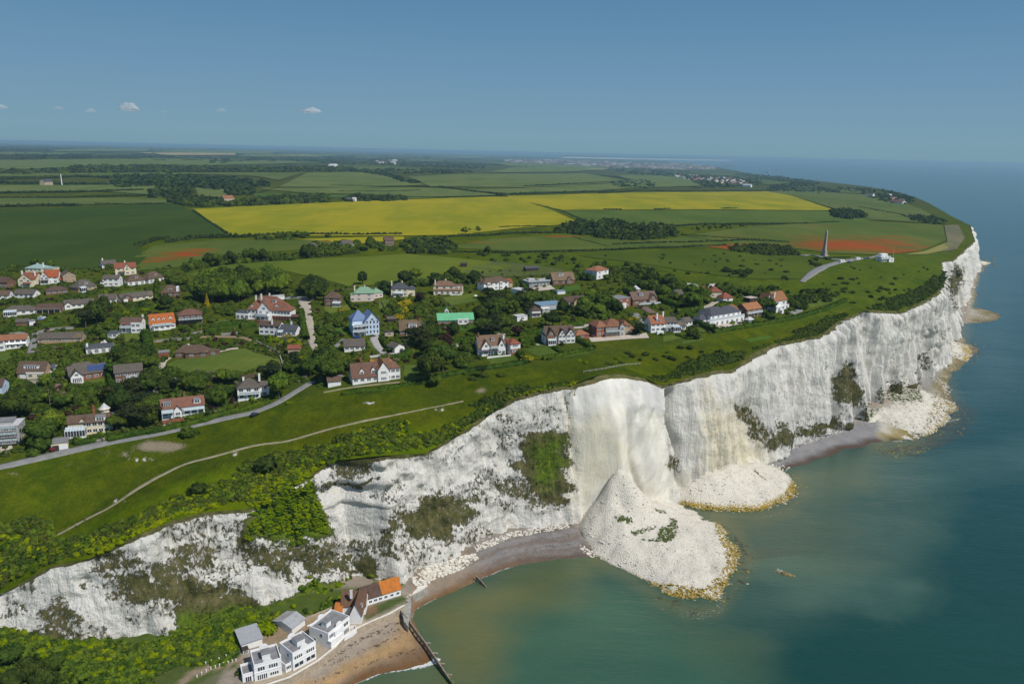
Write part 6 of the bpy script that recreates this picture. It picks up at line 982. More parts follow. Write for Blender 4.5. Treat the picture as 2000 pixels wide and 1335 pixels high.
def line_items(line, h, w, gap=.55, jit=.3, off=0.):
    P = gpt(*np.array(dens_px(line, 12, False)).T); d = np.r_[0, np.cumsum(np.hypot(*np.diff(P[:, :2], axis=0).T))]; n = max(2, int(d[-1]/(w*gap))); u = (np.arange(n)+RS.uniform(-.3, .3, n))*d[-1]/n
    x = np.interp(u, d, P[:, 0])+RS.normal(0, w*jit*.5, n); y = np.interp(u, d, P[:, 1])+RS.normal(0, w*jit*.5, n); z = zxy(x, y)
    return [(x[i], y[i], z[i], w*RS.uniform(.8, 1.25), h*RS.uniform(.8, 1.2)) for i in range(n)]
def area_items(poly, n, h, w, hv=.3):
    P = np.array(poly, float); out = []; k = 0
    while len(out) < n and k < 60:
        k += 1; x = RS.uniform(P[:, 0].min(), P[:, 0].max(), n*2); y = RS.uniform(P[:, 1].min(), P[:, 1].max(), n*2); ok = polydist(x, y, poly) < 0; out += list(zip(x[ok], y[ok]))
    out = out[:n]
    if not out: return []
    q = gpt([a for a, b in out], [b for a, b in out]); return [(a[0], a[1], a[2], w*RS.uniform(.7, 1.3), h*RS.uniform(1-hv, 1+hv)) for a in q]
# ---- far woods and hedgerows
WOODS = [
 ([(-60,333),(60,336),(180,326),(330,325),(470,327),(560,327),(640,325),(700,328),(660,336),(560,337),(360,337),(200,338),(60,341),(-60,340)], 210, 14, 26, 'long dark wood across the fields behind the villages of the plain'),
 ([(215,346),(330,342),(460,350),(520,358),(530,363),(440,372),(330,368),(225,366)], 120, 12, 18, 'dark irregular wood in the middle fields above the dark wheat'),
 ([(440,362),(470,358),(495,368),(490,380),(445,382)], 26, 12, 16, 'clump of dark trees at the end of the long middle wood'),
 ([(292,375),(360,371),(383,378),(380,388),(295,386)], 32, 11, 15, 'small dark wood left of the yellow field corner'),
 ([(330,388),(400,386),(430,396),(410,404),(360,404),(330,396)], 40, 10, 13, 'wood touching the far left corner of the yellow field'),
 ([(430,398),(480,392),(560,384),(640,382),(640,396),(560,400),(430,404)], 66, 9, 13, 'belt of trees behind the left end of the yellow field'),
 ([(676,384),(790,385),(798,393),(676,396)], 42, 9, 12, 'belt of trees behind the middle of the yellow field'),
 ([(30,300),(75,303),(180,305),(170,312),(30,314)], 46, 14, 30, 'dark wood at the far left of the plain'),
 ([(-60,302),(30,304),(30,310),(-60,310)], 20, 14, 30, 'dark wood cut by the left edge of the photo'),
 ([(190,306),(260,303),(340,305),(330,308),(200,311)], 30, 13, 30, 'thin wood behind the grey-green field at left'),
 ([(410,310),(450,309),(450,320),(412,320)], 14, 14, 26, 'small square wood standing alone in a far field'),
 ([(470,310),(560,306),(640,305),(700,306),(720,312),(640,316),(560,314)], 90, 14, 30, 'broad dark wood on the far plain left of centre'),
 ([(640,312),(720,308),(800,306),(900,315),(960,324),(940,330),(860,328),(760,323),(660,320)], 150, 14, 28, 'large dark wood with houses among it on the far plain'),
 ([(-60,284),(150,284),(330,289),(480,290),(480,294),(330,292),(110,292),(100,296),(-60,297)], 120, 18, 60, 'wide dark forest band near the horizon at left'),
 ([(480,289),(700,291),(900,296),(960,300),(700,297),(480,294)], 90, 18, 70, 'hazy forest band near the horizon left of centre'),
 ([(760,330),(900,332),(930,337),(880,339),(790,340),(740,336)], 46, 12, 22, 'belt of trees behind the grey fields in the middle'),
 ([(650,328),(740,331),(760,340),(830,360),(810,362),(740,342),(650,335)], 46, 11, 20, 'slanting belt of trees between two grey-green fields'),
 ([(1180,332),(1250,326),(1330,334),(1400,344),(1345,346),(1240,340)], 70, 13, 26, 'dark wooded rise before the seaside town'),
 ([(1340,345),(1430,346),(1500,350),(1480,363),(1420,366),(1380,366),(1350,356)], 90, 12, 20, 'dark wood below the far village of red roofs'),
 ([(1430,336),(1520,345),(1580,353),(1600,360),(1560,364),(1500,352),(1440,343)], 80, 12, 20, 'dark wood on the far coastal slope'),
 ([(1560,358),(1600,366),(1640,372),(1640,378),(1600,378),(1500,372),(1500,364)], 60, 9, 13, 'scattered coastal wood above the yellow field'),
 ([(1635,367),(1700,368),(1750,376),(1790,388),(1785,398),(1750,392),(1700,380),(1640,373)], 60, 8, 11, 'trees along the far cliff village'),
 ([(1622,414),(1650,409),(1688,416),(1692,426),(1660,430),(1625,424)], 56, 8, 9, 'isolated oval copse on the green slope'),
 ([(1775,420),(1820,424),(1850,434),(1830,438),(1780,432)], 50, 5, 7, 'low dark thicket near the cliff edge on the far headland'),
 ([(1680,377),(1740,385),(1770,400),(1740,398),(1700,388)], 30, 7, 9, 'dark garden trees round the white cliff-top houses'),
 ([(1010,322),(1060,322),(1058,329),(1000,329)], 16, 12, 22, 'small dark copse in a pale far field'),
 ([(1120,437),(1200,434),(1240,444),(1320,440),(1325,462),(1250,470),(1190,468),(1130,458),(1080,455)], 120, 11, 10, 'dense rounded wood beyond the downland, darkest in the fields'),
 ([(1420,482),(1500,478),(1545,484),(1560,500),(1500,500),(1430,492)], 70, 6, 7, 'thorn wood left of the stone obelisk'),
 ([(780,475),(820,468),(870,470),(885,480),(880,496),(800,496)], 44, 10, 10, 'dark grove behind the light green field'),
 ([(365,560),(440,545),(520,528),(570,545),(600,570),(560,585),(480,588),(380,590)], 0, 12, 10, ''),
 ([(1195,356),(1260,352),(1290,360),(1270,368),(1200,366)], 26, 9, 15, 'low wood behind the right yellow field'),
 ([(1000,290),(1110,295),(1250,303),(1180,306),(1000,300)], 60, 16, 90, 'hazy wooded flats before the far bay'),
]
for poly, n, h, w, lb in WOODS:
    if n: merge('woodland', area_items(poly, int(n*2.6), h, w*.95), None, lb, 'wood', kind='stuff', far=n > 0 and poly[0][1] < 430, mats=[L_FAR, L_FAR, L_DARK, L_MID, L_FAR])
HEDGES = [([(-40,379),(60,377),(140,376),(280,372)], 5, 9, 'upper long dark hedgerow between the grey strips at left'), ([(-40,388),(100,387),(300,382),(330,382)], 4, 8, 'lower long dark hedgerow between the grey strips at left'),
 ([(0,405),(80,403),(160,402)], 5, 7, 'broken hedgerow at the top of the dark wheat field'), ([(190,399),(250,400),(320,398)], 3, 5, 'thin dotted hedge at the top of the dark wheat field'), ([(375,412),(400,428),(445,457)], 2, 3, 'slanting hedge between the dark wheat and the yellow field'),
 ([(-40,352),(60,350),(150,345),(215,348)], 7, 14, 'hedgerow trees left of the middle wood'), ([(-40,358),(100,360),(215,362)], 7, 13, 'second row of hedgerow trees left of the middle wood'), ([(500,395),(620,390),(700,386),(860,386),(990,383)], 3, 6, 'long hedge along the back of the left yellow field'),
 ([(1000,384),(1060,402),(1095,411),(1140,430)], 1.2, 2.2, 'thin hedge dividing the two yellow fields'), ([(1000,380),(1100,377),(1200,374)], 5, 9, 'hedge behind the seam of the two yellow fields'), ([(1170,378),(1250,372),(1330,374),(1500,373)], 4, 8, 'hedge along the back of the right yellow field'),
 ([(1025,365),(1130,360),(1210,355),(1235,352)], 5, 10, 'hedge curving between grey-green fields right of centre'), ([(1150,341),(1200,346),(1235,353)], 6, 14, 'thick hedge slanting down between grey-green fields'), ([(1215,362),(1275,353),(1330,362),(1370,368)], 3, 7, 'angled hedge in the fields beyond the right yellow field'),
 ([(650,363),(720,364),(830,365),(860,368)], 3, 8, 'dotted hedge under the hill field'), ([(860,366),(930,376),(990,383)], 5, 9, 'hedge running down to the yellow field'), ([(660,374),(760,375),(820,372)], 3, 7, 'short hedge in the pasture behind the yellow field'),
 ([(270,480),(300,470),(330,465)], 5, 6, 'start of the hedge at the corner of the poppy strip'), ([(330,473),(380,466),(430,464),(500,463)], 6, 6, 'thick hedgerow between the dark wheat and the poppies'), ([(500,461),(560,458),(640,458),(700,459),(785,458)], 4, 5, 'hedgerow along the front of the yellow field'),
 ([(480,512),(560,508),(640,500),(700,494)], 4, 4.5, 'hedge along the back of the light green field'), ([(880,462),(960,460),(1000,456),(1060,455),(1100,455)], 3.5, 5, 'hedge between the yellow field and the faint poppies'), ([(975,444),(1070,442)], 2.5, 4, 'short hedge lying inside the yellow field'),
 ([(880,492),(1000,494),(1150,490),(1300,484),(1420,480)], 3, 4.5, 'long hedge between the pasture strip and the downland'), ([(1120,463),(1140,470),(1190,482)], 1.5, 2.5, 'thin hedge curving through the pasture strip'), ([(1200,478),(1300,474),(1350,474),(1450,470),(1530,473)], 3.0, 5, 'hedge along the red poppy strip'),
 ([(1330,459),(1440,467),(1500,470),(1540,474)], 2.5, 3.5, 'hedge at the left end of the great poppy field'), ([(1320,442),(1380,438),(1470,439),(1560,438),(1640,434)], 3, 5, 'dotted thorn hedge above the great poppy field'), ([(1180,410),(1215,410)], 3, 5, 'small dark thicket at the lower edge of the right yellow field'),
 ([(1280,410),(1310,409)], 3, 5, 'second dark thicket on the lower edge of the right yellow field'), ([(1410,408),(1440,408)], 3, 5, 'third dark thicket on the lower edge of the right yellow field'), ([(1680,405),(1760,420),(1780,428)], 2.5, 5, 'broken hedge running to the far headland'), ([(1540,383),(1640,411)], 1.5, 3, 'thin hedge along the right end of the yellow field'),
 ([(1585,505),(1660,503)], 1.6, 2, 'low hedge behind the stone obelisk'), ([(960,318),(1040,321),(1180,327)], 6, 18, 'distant hedge behind the pale field'), ([(545,367),(480,383)], 2, 4, 'hedge at the left of the hill field')]
for ln, h, w, lb in HEDGES: merge('hedgerow', line_items(ln, h*1.15, w, .45), L_FAR, lb, 'hedge', far=ln[0][1] < 440)
# ---- garden hedges: clipped, leafy, dense
def hedge(line, h, w, label, mat=None, py_off=0):
    P = gpt(*np.array(dens_px(line, 10, False)).T); d = np.r_[0, np.cumsum(np.hypot(*np.diff(P[:, :2], axis=0).T))]; n = max(4, int(d[-1]/.9)); u = np.linspace(0, d[-1], n)
    xs = np.interp(u, d, P[:, 0]); ys = np.interp(u, d, P[:, 1]); tx, ty = np.gradient(xs), np.gradient(ys); L = np.hypot(tx, ty)+1e-9; nx, ny = -ty/L, tx/L; z = zxy(xs, ys); rows = []
    for o, zz in ((-.5, -.3), (-.54, h*.5), (-.44, h*.93), (0, h*1.04), (.44, h*.93), (.54, h*.5), (.5, -.3)):
        j = RS.normal(0, .12, n); rows.append(np.stack([xs+nx*(w*o+j), ys+ny*(w*o+j), z+zz+RS.normal(0, .14, n)*(zz > 0)], -1))
    V_ = np.stack(rows, 1).reshape(-1, 3); F_ = grid_faces(n, 7, True); nl = int(d[-1]*7); k = RS.randint(0, n, nl); o = RS.uniform(-.56, .56, nl); zz = np.where(abs(o) > .42, RS.uniform(.1, 1, nl), 1.0)*h
    c = np.stack([xs[k]+nx[k]*w*o, ys[k]+ny[k]*w*o, z[k]+zz+RS.normal(0, .12, nl)], -1)+RS.normal(0, .12, (nl, 3)); a = RS.normal(size=(nl, 3)); a /= np.linalg.norm(a, axis=1)[:, None]; b = np.cross(a, RS.normal(size=(nl, 3))); b /= np.linalg.norm(b, axis=1)[:, None]; s = RS.uniform(.2, .42, (nl, 1))
    lv = np.stack([c-a*s-b*s, c+a*s-b*s, c+a*s+b*s, c-a*s+b*s], 1).reshape(-1, 3)
    o = link(D.objects.new('hedge', np_mesh('hedge', np.concatenate([V_, lv]), np.concatenate([F_, np.arange(nl*4).reshape(-1, 4)+len(V_)]), [mat or L_HEDGE]))); return tag(o, label, 'hedge')
for ln, h, w, lb in [([(668,770),(740,763),(820,748),(860,738)], 1.6, 2.5, 'long clipped hedge at the foot of the white house with orange-mottled roof'), ([(850,738),(940,722),(1000,714),(1030,708)], 1.8, 3, 'long hedge between the downland and the two-gabled white house'),
 ([(1028,706),(1020,698),(1014,690)], 2, 3.5, 'hedge beside the white block with red hipped roof'), ([(1060,702),(1100,694),(1158,682)], 1.6, 2.5, 'hedge below the lawn of the brown gabled white house'), ([(1126,664),(1140,672),(1158,682)], 2.4, 3.5, 'thick hedge right of the brown gabled white house'), ([(1080,680),(1098,690)], 1.2, 1.6, 'low hedge between two sea-facing lawns'),
 ([(1012,657),(1060,648)], 2.4, 2.5, 'upper of two dark hedges above the sea-facing lawns'), ([(1015,670),(1062,660)], 2.4, 2.5, 'lower of two dark hedges above the sea-facing lawns'), ([(1095,640),(1140,632)], 2, 2.5, 'hedge behind the brown gabled white house'),
 ([(1320,655),(1345,662),(1370,652)], 1.3, 1.8, 'low hedge round the lawn of the white house with twin chimneys'), ([(1342,618),(1362,632),(1382,642),(1392,648)], 3, 4, 'tall dark hedge left of the grand white house'), ([(1392,650),(1450,640),(1500,632),(1560,620),(1610,605),(1650,588)], 2, 3.5, 'long hedge below the grand white house running towards the headland'),
 ([(1488,612),(1500,620),(1510,626)], 3, 3.5, 'dark hedge right of the brick house with orange roof'), ([(1452,622),(1464,628),(1480,634)], 2.2, 2.5, 'dark hedge right of the grand white house'), ([(1320,612),(1345,610),(1370,605)], 3, 4, 'broad hedge beside the gravel lane'), ([(1290,588),(1320,598),(1332,603)], 3.5, 5, 'thick hedge between the brown chalet and the red-roofed house'),
 ([(130,865),(165,864),(200,857)], 1.5, 2.5, 'hedge in front of the cream house with glazed sunroom'), ([(212,860),(260,850),(310,842),(400,822),(440,808)], 1.8, 3, 'long clipped hedge along the inland side of the coast road'), ([(135,762),(170,758),(210,752)], 1.2, 1.6, 'low hedge below the solar-panelled house'), ([(214,735),(218,752),(222,770)], 3, 3, 'tall hedge between the solar-panelled and the long brick house'),
 ([(284,655),(290,672),(288,690)], 4, 5, 'tall hedge between the two white houses at left'), ([(308,530),(306,560),(304,590)], 3, 2.5, 'dark hedge running down past the long bungalow'), ([(240,610),(270,608),(300,604)], 2.4, 3, 'hedge below the long bungalow with attached garage'), ([(76,640),(100,636),(118,632)], 2.4, 3, 'dark hedge below the middle bungalow'),
 ([(6,646),(30,648),(56,644)], 2.4, 3.5, 'dark clipped hedge by the estate road'), ([(412,640),(440,636),(470,632)], 2.2, 2.4, 'hedge in front of the mansion garden'), ([(400,650),(435,645),(466,642)], 2.6, 3, 'second hedge in front of the mansion garden'), ([(470,640),(500,637)], 3.5, 5, 'tall clipped hedge left of the white house below the mansion'),
 ([(588,610),(592,640),(598,665)], 3, 4, 'hedge along the left side of the gravel lane'), ([(636,618),(665,615),(690,610)], 1.8, 2.2, 'hedge below the brick house with pyramid roof'), ([(676,582),(684,595),(692,606)], 2, 2.2, 'slanting dark hedge right of the pyramid-roofed brick house'), ([(700,600),(720,596)], 1.5, 2, 'short hedge before the pink house with green roof'),
 ([(745,662),(755,676),(765,690)], 2.2, 3, 'hedge between the curved driveway and the white garage'), ([(745,700),(775,700),(800,690)], 2.2, 3.5, 'bright hedge behind the lawn of the white house with orange-mottled roof'), ([(885,668),(905,665),(930,660)], 2, 2.5, 'hedge above the two-gabled white house'), ([(906,672),(915,685),(930,687)], 3, 4, 'thick curved hedge at the gate of the two-gabled white house'),
 ([(810,612),(850,607),(880,604)], 2.5, 3, 'hedge behind the long green-roofed bungalow'), ([(1018,552),(1026,566),(1036,578)], 2.6, 3.5, 'hedge between the long white house and the building site'), ([(900,567),(915,566)], 1.6, 5, 'rounded hedge on the lawn of the veranda house'), ([(1455,576),(1468,572),(1486,573)], 2.4, 4, 'bright green clipped hedge behind the orange-roofed brick house'),
 ([(1398,600),(1420,595),(1440,592)], 2, 2.6, 'hedge before the small red pyramid roof'), ([(430,810),(480,800),(525,785)], 1.8, 2.5, 'hedge between the small white house and the coast road'), ([(322,728),(340,733),(380,738),(400,732)], 2.4, 4, 'rounded shrub hedge along the bungalow drive'), ([(650,742),(640,755)], 1.8, 2.5, 'short hedge at the end of the coast lane')]:
    hedge(ln, h, w, lb)
# ================================================================ garden and downland trees
T = tree
# big named specimens (photograph places, height in metres)
for a in [(840,745,17,'oak',.85,'huge dark spreading tree right of the lawn before the orange-mottled roof'),(865,725,16,'ash',.8,'large shaggy tree behind the huge dark tree'),(870,690,12,'copper',.7,'brownish tree behind the huge dark tree'),(850,755,6,'ash',1,'low round tree at the corner of the lawn below the huge dark tree'),
 (545,777,13,'lime',.85,'big bright green tree right of the small white hip-roofed house'),(190,632,15,'oak',1.0,'broad dark tree in the middle of the bungalow estate'),(205,615,13,'oak',.8,'dark tree behind the broad dark estate tree'),(168,640,12,'pine',.9,'dark pine left of the broad estate tree'),
 (325,605,11,'oak',.95,'round dark tree beside the chalet bungalow with white dormer'),(405,598,9,'golden',1,'yellow-green pointed conifer left of the mansion'),(708,556,11,'oak',.8,'round dark tree standing behind the pink house with green roof'),(668,610,5,'gold_bush',1,None),
 (30,820,14,'oak',1.1,'very broad green tree at the left edge above the scaffolded house'),(80,870,13,'ash',.95,'green tree left of the cream double garage'),(105,845,11,'lime',.9,'lighter tree behind the one left of the cream double garage'),(235,805,12,'oak',.95,'dark tree right of the cream house with turret'),(228,840,8,'ash',1,'round tree touching the cream house with turret'),
 (260,770,10,'pine',1,'dark pine before the long brick house'),(275,835,9,'pine',1,'pine by the coast road hedge'),(370,850,6,'bush',1,None),(90,755,7,'lime',.9,'neat round bush tree beside the house with white dormer'),(40,775,8,'lime',1.05,'yellowish rounded tree left of the driveway'),(900,660,0.1,'bush',1,None),
 (886,655,9,'oak',.8,'single tree on the lawn of the green-roofed bungalow'),(909,458,9,'open',1.35,'left of two lone wind-shaped trees in the yellow field'),(935,455,8.5,'open',.9,'right of two lone wind-shaped trees in the yellow field'),(952,497,9,'oak',.9,'round dark tree in the hedge below the faint poppies'),
 (1290,655,0.1,'bush',1,None),(1249,655,9,'pine',1,'dark rounded pine left of the white house with twin chimneys'),(1352,660,6,'dark_bush',1,None),(1496,610,11,'ash',1.15,'broad tree between the orange-roofed brick house and the steep-roofed white house'),(1228,585,11,'ash',1.0,None),(1180,610,14,'ash',.95,None),(1195,600,13,'oak',.9,None),
 (1080,640,11,'oak',1,'round tree before the blue flat-roofed modern house'),(1108,615,9,'open',1.1,'branching tree between the modern house and the sea-facing houses'),(1008,657,7,'copper',1,'small dark purple tree above the white block with red roof'),(820,590,7,'copper',1,'purple-leaved tree right of the slate-roofed cream house'),(512,915,7,'dark_bush',1.15,'large dark round bush on the slope above the chalk'),(387,960,5.2,'dark_bush',1.2,'lone dark round bush beside the footpath'),
 (523,905,5,'dark_bush',1,None),(940,735,6,'pine',1,'small pine in front of the two-gabled white house'),(1030,705,5,'gold_bush',1,'yellow flowering bush in the hedge right of the white block'),(385,770,9,'ash',.9,None),(530,740,8,'pine',1.3,'wide flat pine above the small white hip-roofed house'),(605,735,11,'ash',.9,None),(648,745,13,'ash',.95,'leafy tree left of the orange-mottled roof'),(665,728,12,'oak',.9,None),
 (640,715,10,'lime',.9,None),(1380,745,0.1,'bush',1,None),(1405,690,3.6,'dark_bush',1,None),(715,575,0.1,'bush',1,None),(1460,375,0.1,'bush',1,None)]:
    if a[2] > .2: T(a[0], a[1], a[2], a[3], a[4], label=a[5])
def row(line, gap, h, kinds, w=.95, where=None, jit=2.5):
    pts_ = dens_px(line, gap, False)
    for x, y in pts_: T(x+RS.uniform(-jit, jit), y+RS.uniform(-jit*.5, jit*.5), h*RS.uniform(.75, 1.2), kinds[RS.randint(len(kinds))], w*RS.uniform(.85, 1.15), where=where)
def patch(poly, n, h, kinds, w=.95, where=None):
    P = np.array(poly, float); k = 0; n = int(n*(1.5 if h > 3.2 and (where or '').find('downland') < 0 else 1))
    while k < n:
        x, y = RS.uniform(P[:, 0].min(), P[:, 0].max()), RS.uniform(P[:, 1].min(), P[:, 1].max())
        if polydist(np.array([x]), np.array([y]), poly)[0] < 0: k += 1; T(x, y, h*RS.uniform(.7, 1.25), kinds[RS.randint(len(kinds))], w*RS.uniform(.85, 1.2), where=where)
OK = ['oak', 'ash', 'oak', 'lime']; MIX = ['ash', 'oak', 'ash', 'lime', 'bush', 'pine']
# the tree belt behind the mansion
patch([(375,585),(400,562),(470,552),(530,545),(570,560),(560,582),(480,590),(400,596)], 46, 13, ['lime', 'ash', 'oak', 'lime'], .95, 'in the tree belt behind the mansion')
patch([(570,580),(600,565),(650,570),(660,585),(620,590)], 12, 11, ['oak'], 1, 'in the tree belt right of the gravel lane head')
row([(370,525),(420,520),(470,512),(560,508),(620,500),(690,494)], 11, 11, ['oak', 'ash', 'oak'], 1.0, 'in the row behind the light green field')
row([(320,540),(345,560),(360,555)], 12, 8, ['pine', 'oak'], 1, 'beside the last two bungalows of the back row')
row([(0,545),(40,522),(70,515),(100,520),(125,530),(150,535),(190,530),(215,525)], 22, 7, ['oak', 'open', 'oak'], 1, 'along the back of the estate by the dark wheat')
patch([(740,570),(790,545),(860,545),(960,555),(950,565),(870,560),(800,560),(760,580)], 20, 9, OK, 1, 'behind the slate-roofed cream house')
patch([(870,540),(905,545),(900,560),(880,556)], 4, 9, ['oak'], 1, 'behind the veranda house')
patch([(1090,545),(1130,520),(1200,510),(1270,530),(1340,560),(1340,580),(1240,570),(1200,555),(1130,555)], 48, 7, ['oak', 'ash', 'oak', 'dark_bush'], 1, 'in the thicket behind the white cube house')
patch([(1340,580),(1440,560),(1540,575),(1600,580),(1560,600),(1530,600),(1440,575),(1370,595)], 26, 7, ['oak', 'ash', 'dark_bush'], 1, 'in the thicket behind the red-roofed houses at right')
patch([(1265,548),(1320,550),(1370,580),(1320,590),(1270,575)], 14, 9, OK, 1, 'around the brown chalet houses at right')
patch([(1320,590),(1370,570),(1385,600),(1345,605)], 12, 9, ['ash', 'lime', 'ash'], 1, 'left of the red-roofed house in the trees')
patch([(1540,580),(1620,560),(1640,580),(1600,600),(1560,610)], 12, 5, ['dark_bush', 'pine', 'bush'], 1.1, 'right of the steep-roofed white house')
patch([(930,580),(1040,590),(1050,600),(1000,640),(970,670),(940,650),(930,610)], 34, 9, ['ash', 'oak', 'ash', 'pine'], 1, 'in the dense garden trees right of the green-roofed bungalow')
patch([(790,650),(850,650),(860,700),(820,700),(800,670)], 14, 9, ['pine', 'ash', 'oak'], 1, 'between the brown chalet and the huge dark tree')
patch([(900,680),(940,670),(935,710),(890,720)], 9, 6, MIX, 1, 'left of the two-gabled white house')
patch([(1090,600),(1160,580),(1210,600),(1200,625),(1140,620),(1100,620)], 18, 9, OK, 1, 'right of the blue flat-roofed modern house')
patch([(1045,570),(1090,580),(1100,590),(1050,600),(1040,585)], 8, 5, MIX, 1, 'behind the blue flat-roofed modern house')
patch([(750,590),(800,585),(810,625),(760,630),(745,610)], 11, 6, ['ash', 'oak', 'bush', 'gold_bush'], 1, 'below the slate-roofed cream house')
patch([(820,585),(870,590),(880,600),(850,612),(815,610)], 9, 6, MIX, 1, 'behind the long green-roofed bungalow')
patch([(600,640),(690,625),(685,640),(640,650),(650,680),(620,690),(605,665)], 16, 5, MIX, 1, 'between the gravel lane and the blue house')
patch([(560,700),(600,690),(620,710),(600,730),(570,735)], 12, 6, ['ash', 'pine', 'light_bush', 'bush'], 1, 'by the small red-roofed hut')
patch([(630,705),(680,715),(690,730),(650,740),(625,730)], 7, 9, ['ash', 'oak'], 1, 'left of the orange-mottled roof')
patch([(320,750),(470,740),(460,770),(430,800),(400,790),(320,790)], 22, 7, MIX, 1, 'left of the small white hip-roofed house')
patch([(480,700),(560,720),(600,750),(570,760),(520,735)], 10, 6, MIX, 1, 'above the small white hip-roofed house')
patch([(500,650),(590,660),(600,680),(560,680),(510,670)], 12, 3.5, ['bush', 'light_bush', 'grey_bush', 'gold_bush'], 1, 'in the rockery below the white house under the mansion')
patch([(420,600),(470,590),(465,625),(410,630)], 9, 5, MIX, 1, 'left of the mansion')
patch([(220,690),(300,690),(305,740),(290,790),(280,740),(225,735)], 22, 8, ['ash', 'oak', 'ash'], 1, 'above and right of the long brick house')
patch([(65,700),(165,700),(160,735),(110,735),(70,720)], 22, 6, MIX, 1, 'between the yellowish bungalow and the solar-panelled house')
patch([(0,710),(70,705),(35,740),(0,750)], 12, 6, MIX, 1, 'left of the house with white dormer')
patch([(0,760),(60,770),(110,780),(130,800),(60,800),(0,790)], 18, 7, ['ash', 'oak', 'lime'], 1, 'above the scaffolded house')
patch([(210,765),(310,780),(310,830),(250,835),(215,800)], 14, 8, ['oak', 'ash', 'pine'], 1, 'between the turret house and the brick-red roof')
patch([(120,760),(200,765),(200,790),(140,790)], 9, 5, ['pine', 'oak', 'bush'], 1, 'behind the cream house with turret')
patch([(60,840),(95,830),(100,880),(60,890)], 6, 6, ['ash', 'bush'], 1, 'beside the cream double garage')
patch([(230,590),(300,590),(310,600),(300,640),(235,640)], 8, 3.5, ['bush', 'light_bush', 'bush'], 1, 'below the long bungalow with attached garage')
patch([(180,640),(235,640),(230,690),(205,680),(180,665)], 10, 5, MIX, 1, 'behind the white flat-roofed bungalow')
patch([(55,585),(200,580),(190,600),(120,605),(60,600)], 14, 4.5, MIX, 1, 'between the rows of bungalows')
patch([(120,550),(210,560),(195,575),(100,565)], 8, 5, ['oak', 'ash', 'bush'], 1, 'among the back row of the estate')
patch([(0,590),(60,590),(60,605),(0,610)], 5, 4.5, MIX, 1, 'at the left end of the bungalow rows')
patch([(300,640),(345,640),(395,640),(400,660),(310,665)], 6, 4, MIX, 1, 'below the orange-roofed house with dormers')
patch([(330,590),(370,600),(400,610),(390,625),(345,620)], 8, 6, MIX, 1, 'behind the brown balconied house')
patch([(1140,655),(1165,640),(1200,640),(1190,652)], 3, 4, MIX, 1, 'behind the wide orange-hipped house')
patch([(1210,620),(1250,630),(1255,650),(1235,650)], 5, 4, ['bush', 'gold_bush', 'dark_bush'], 1, 'right of the wide orange-hipped house')
patch([(320,725),(400,735),(390,745),(330,742)], 7, 4, ['bush', 'light_bush'], 1.1, 'along the curved bungalow drive')
row([(325,668),(360,660),(430,652),(470,652),(500,665),(545,688)], 13, 3, ['cypress'], 1.3, 'in the line of young conifers round the bungalow garden', 1)
patch([(480,470),(540,462),(620,462),(560,470)], 6, 8, ['oak'], 1, 'in the hedge at the front of the yellow field')
row([(520,466),(545,464),(595,462),(640,462)], 24, 9, ['oak'], 1, 'standing above the hedge at the front of the yellow field')
patch([(590,480),(700,472),(780,478),(770,490),(690,492),(600,498)], 22, 9, ['oak', 'ash'], 1, 'around the farmhouses behind the light green field')
patch([(880,500),(960,492),(1080,500),(1140,505),(1120,520),(1000,515),(900,505)], 26, 4, ['dark_bush', 'oak'], 1, 'in the scrubby pasture behind the paddock')
patch([(1150,490),(1560,500),(1540,555),(1400,545),(1200,515)], 44, 2.6, ['dark_bush', 'dark_bush', 'scrub'], 1, 'dotted over the grassy downland')
patch([(1410,520),(1440,525),(1480,535),(1480,545),(1430,548)], 10, 4.5, ['dark_bush'], 1.2, 'in the thorn clump on the open downland')
patch([(1580,510),(1610,500),(1625,515),(1590,525)], 9, 3.5, ['dark_bush'], 1.2, 'in the thorns at the foot of the obelisk')
patch([(1600,560),(1640,520),(1700,515),(1860,520),(1850,560),(1770,600),(1700,590),(1640,600)], 46, 2.6, ['scrub', 'dark_bush', 'scrub'], 1.2, 'on the grassy headland near the white lookout')
patch([(1320,440),(1440,437),(1480,445),(1360,450)], 18, 4, ['dark_bush'], 1, 'in the thorny pasture above the poppies')
patch([(1570,385),(1700,390),(1780,410),(1700,425),(1600,395)], 12, 4, ['dark_bush'], 1.2, 'on the far green slope')
patch([(1210,760),(1100,760),(900,800),(700,870),(760,860),(1000,750),(1150,740)], 10, 2.5, ['scrub', 'dark_bush'], 1.2, 'on the grass above the white chalk')
patch([(1040,690),(1100,705),(1250,690),(1200,720),(1060,720)], 10, 1.8, ['scrub', 'light_bush'], 1.3, 'on the turf between the houses and the great chalk fall')
patch([(880,720),(1000,725),(960,750),(900,745)], 8, 2, ['scrub', 'bush'], 1.3, 'on the turf below the two-gabled white house')
patch([(1220,690),(1380,670),(1400,690),(1300,705),(1230,705)], 12, 2.2, ['scrub', 'dark_bush'], 1.3, 'on the turf below the grand white house')
patch([(430,780),(560,770),(600,800),(530,815)], 8, 1.6, ['light_bush', 'scrub'], 1.3, 'on the bank beside the coast road bend')
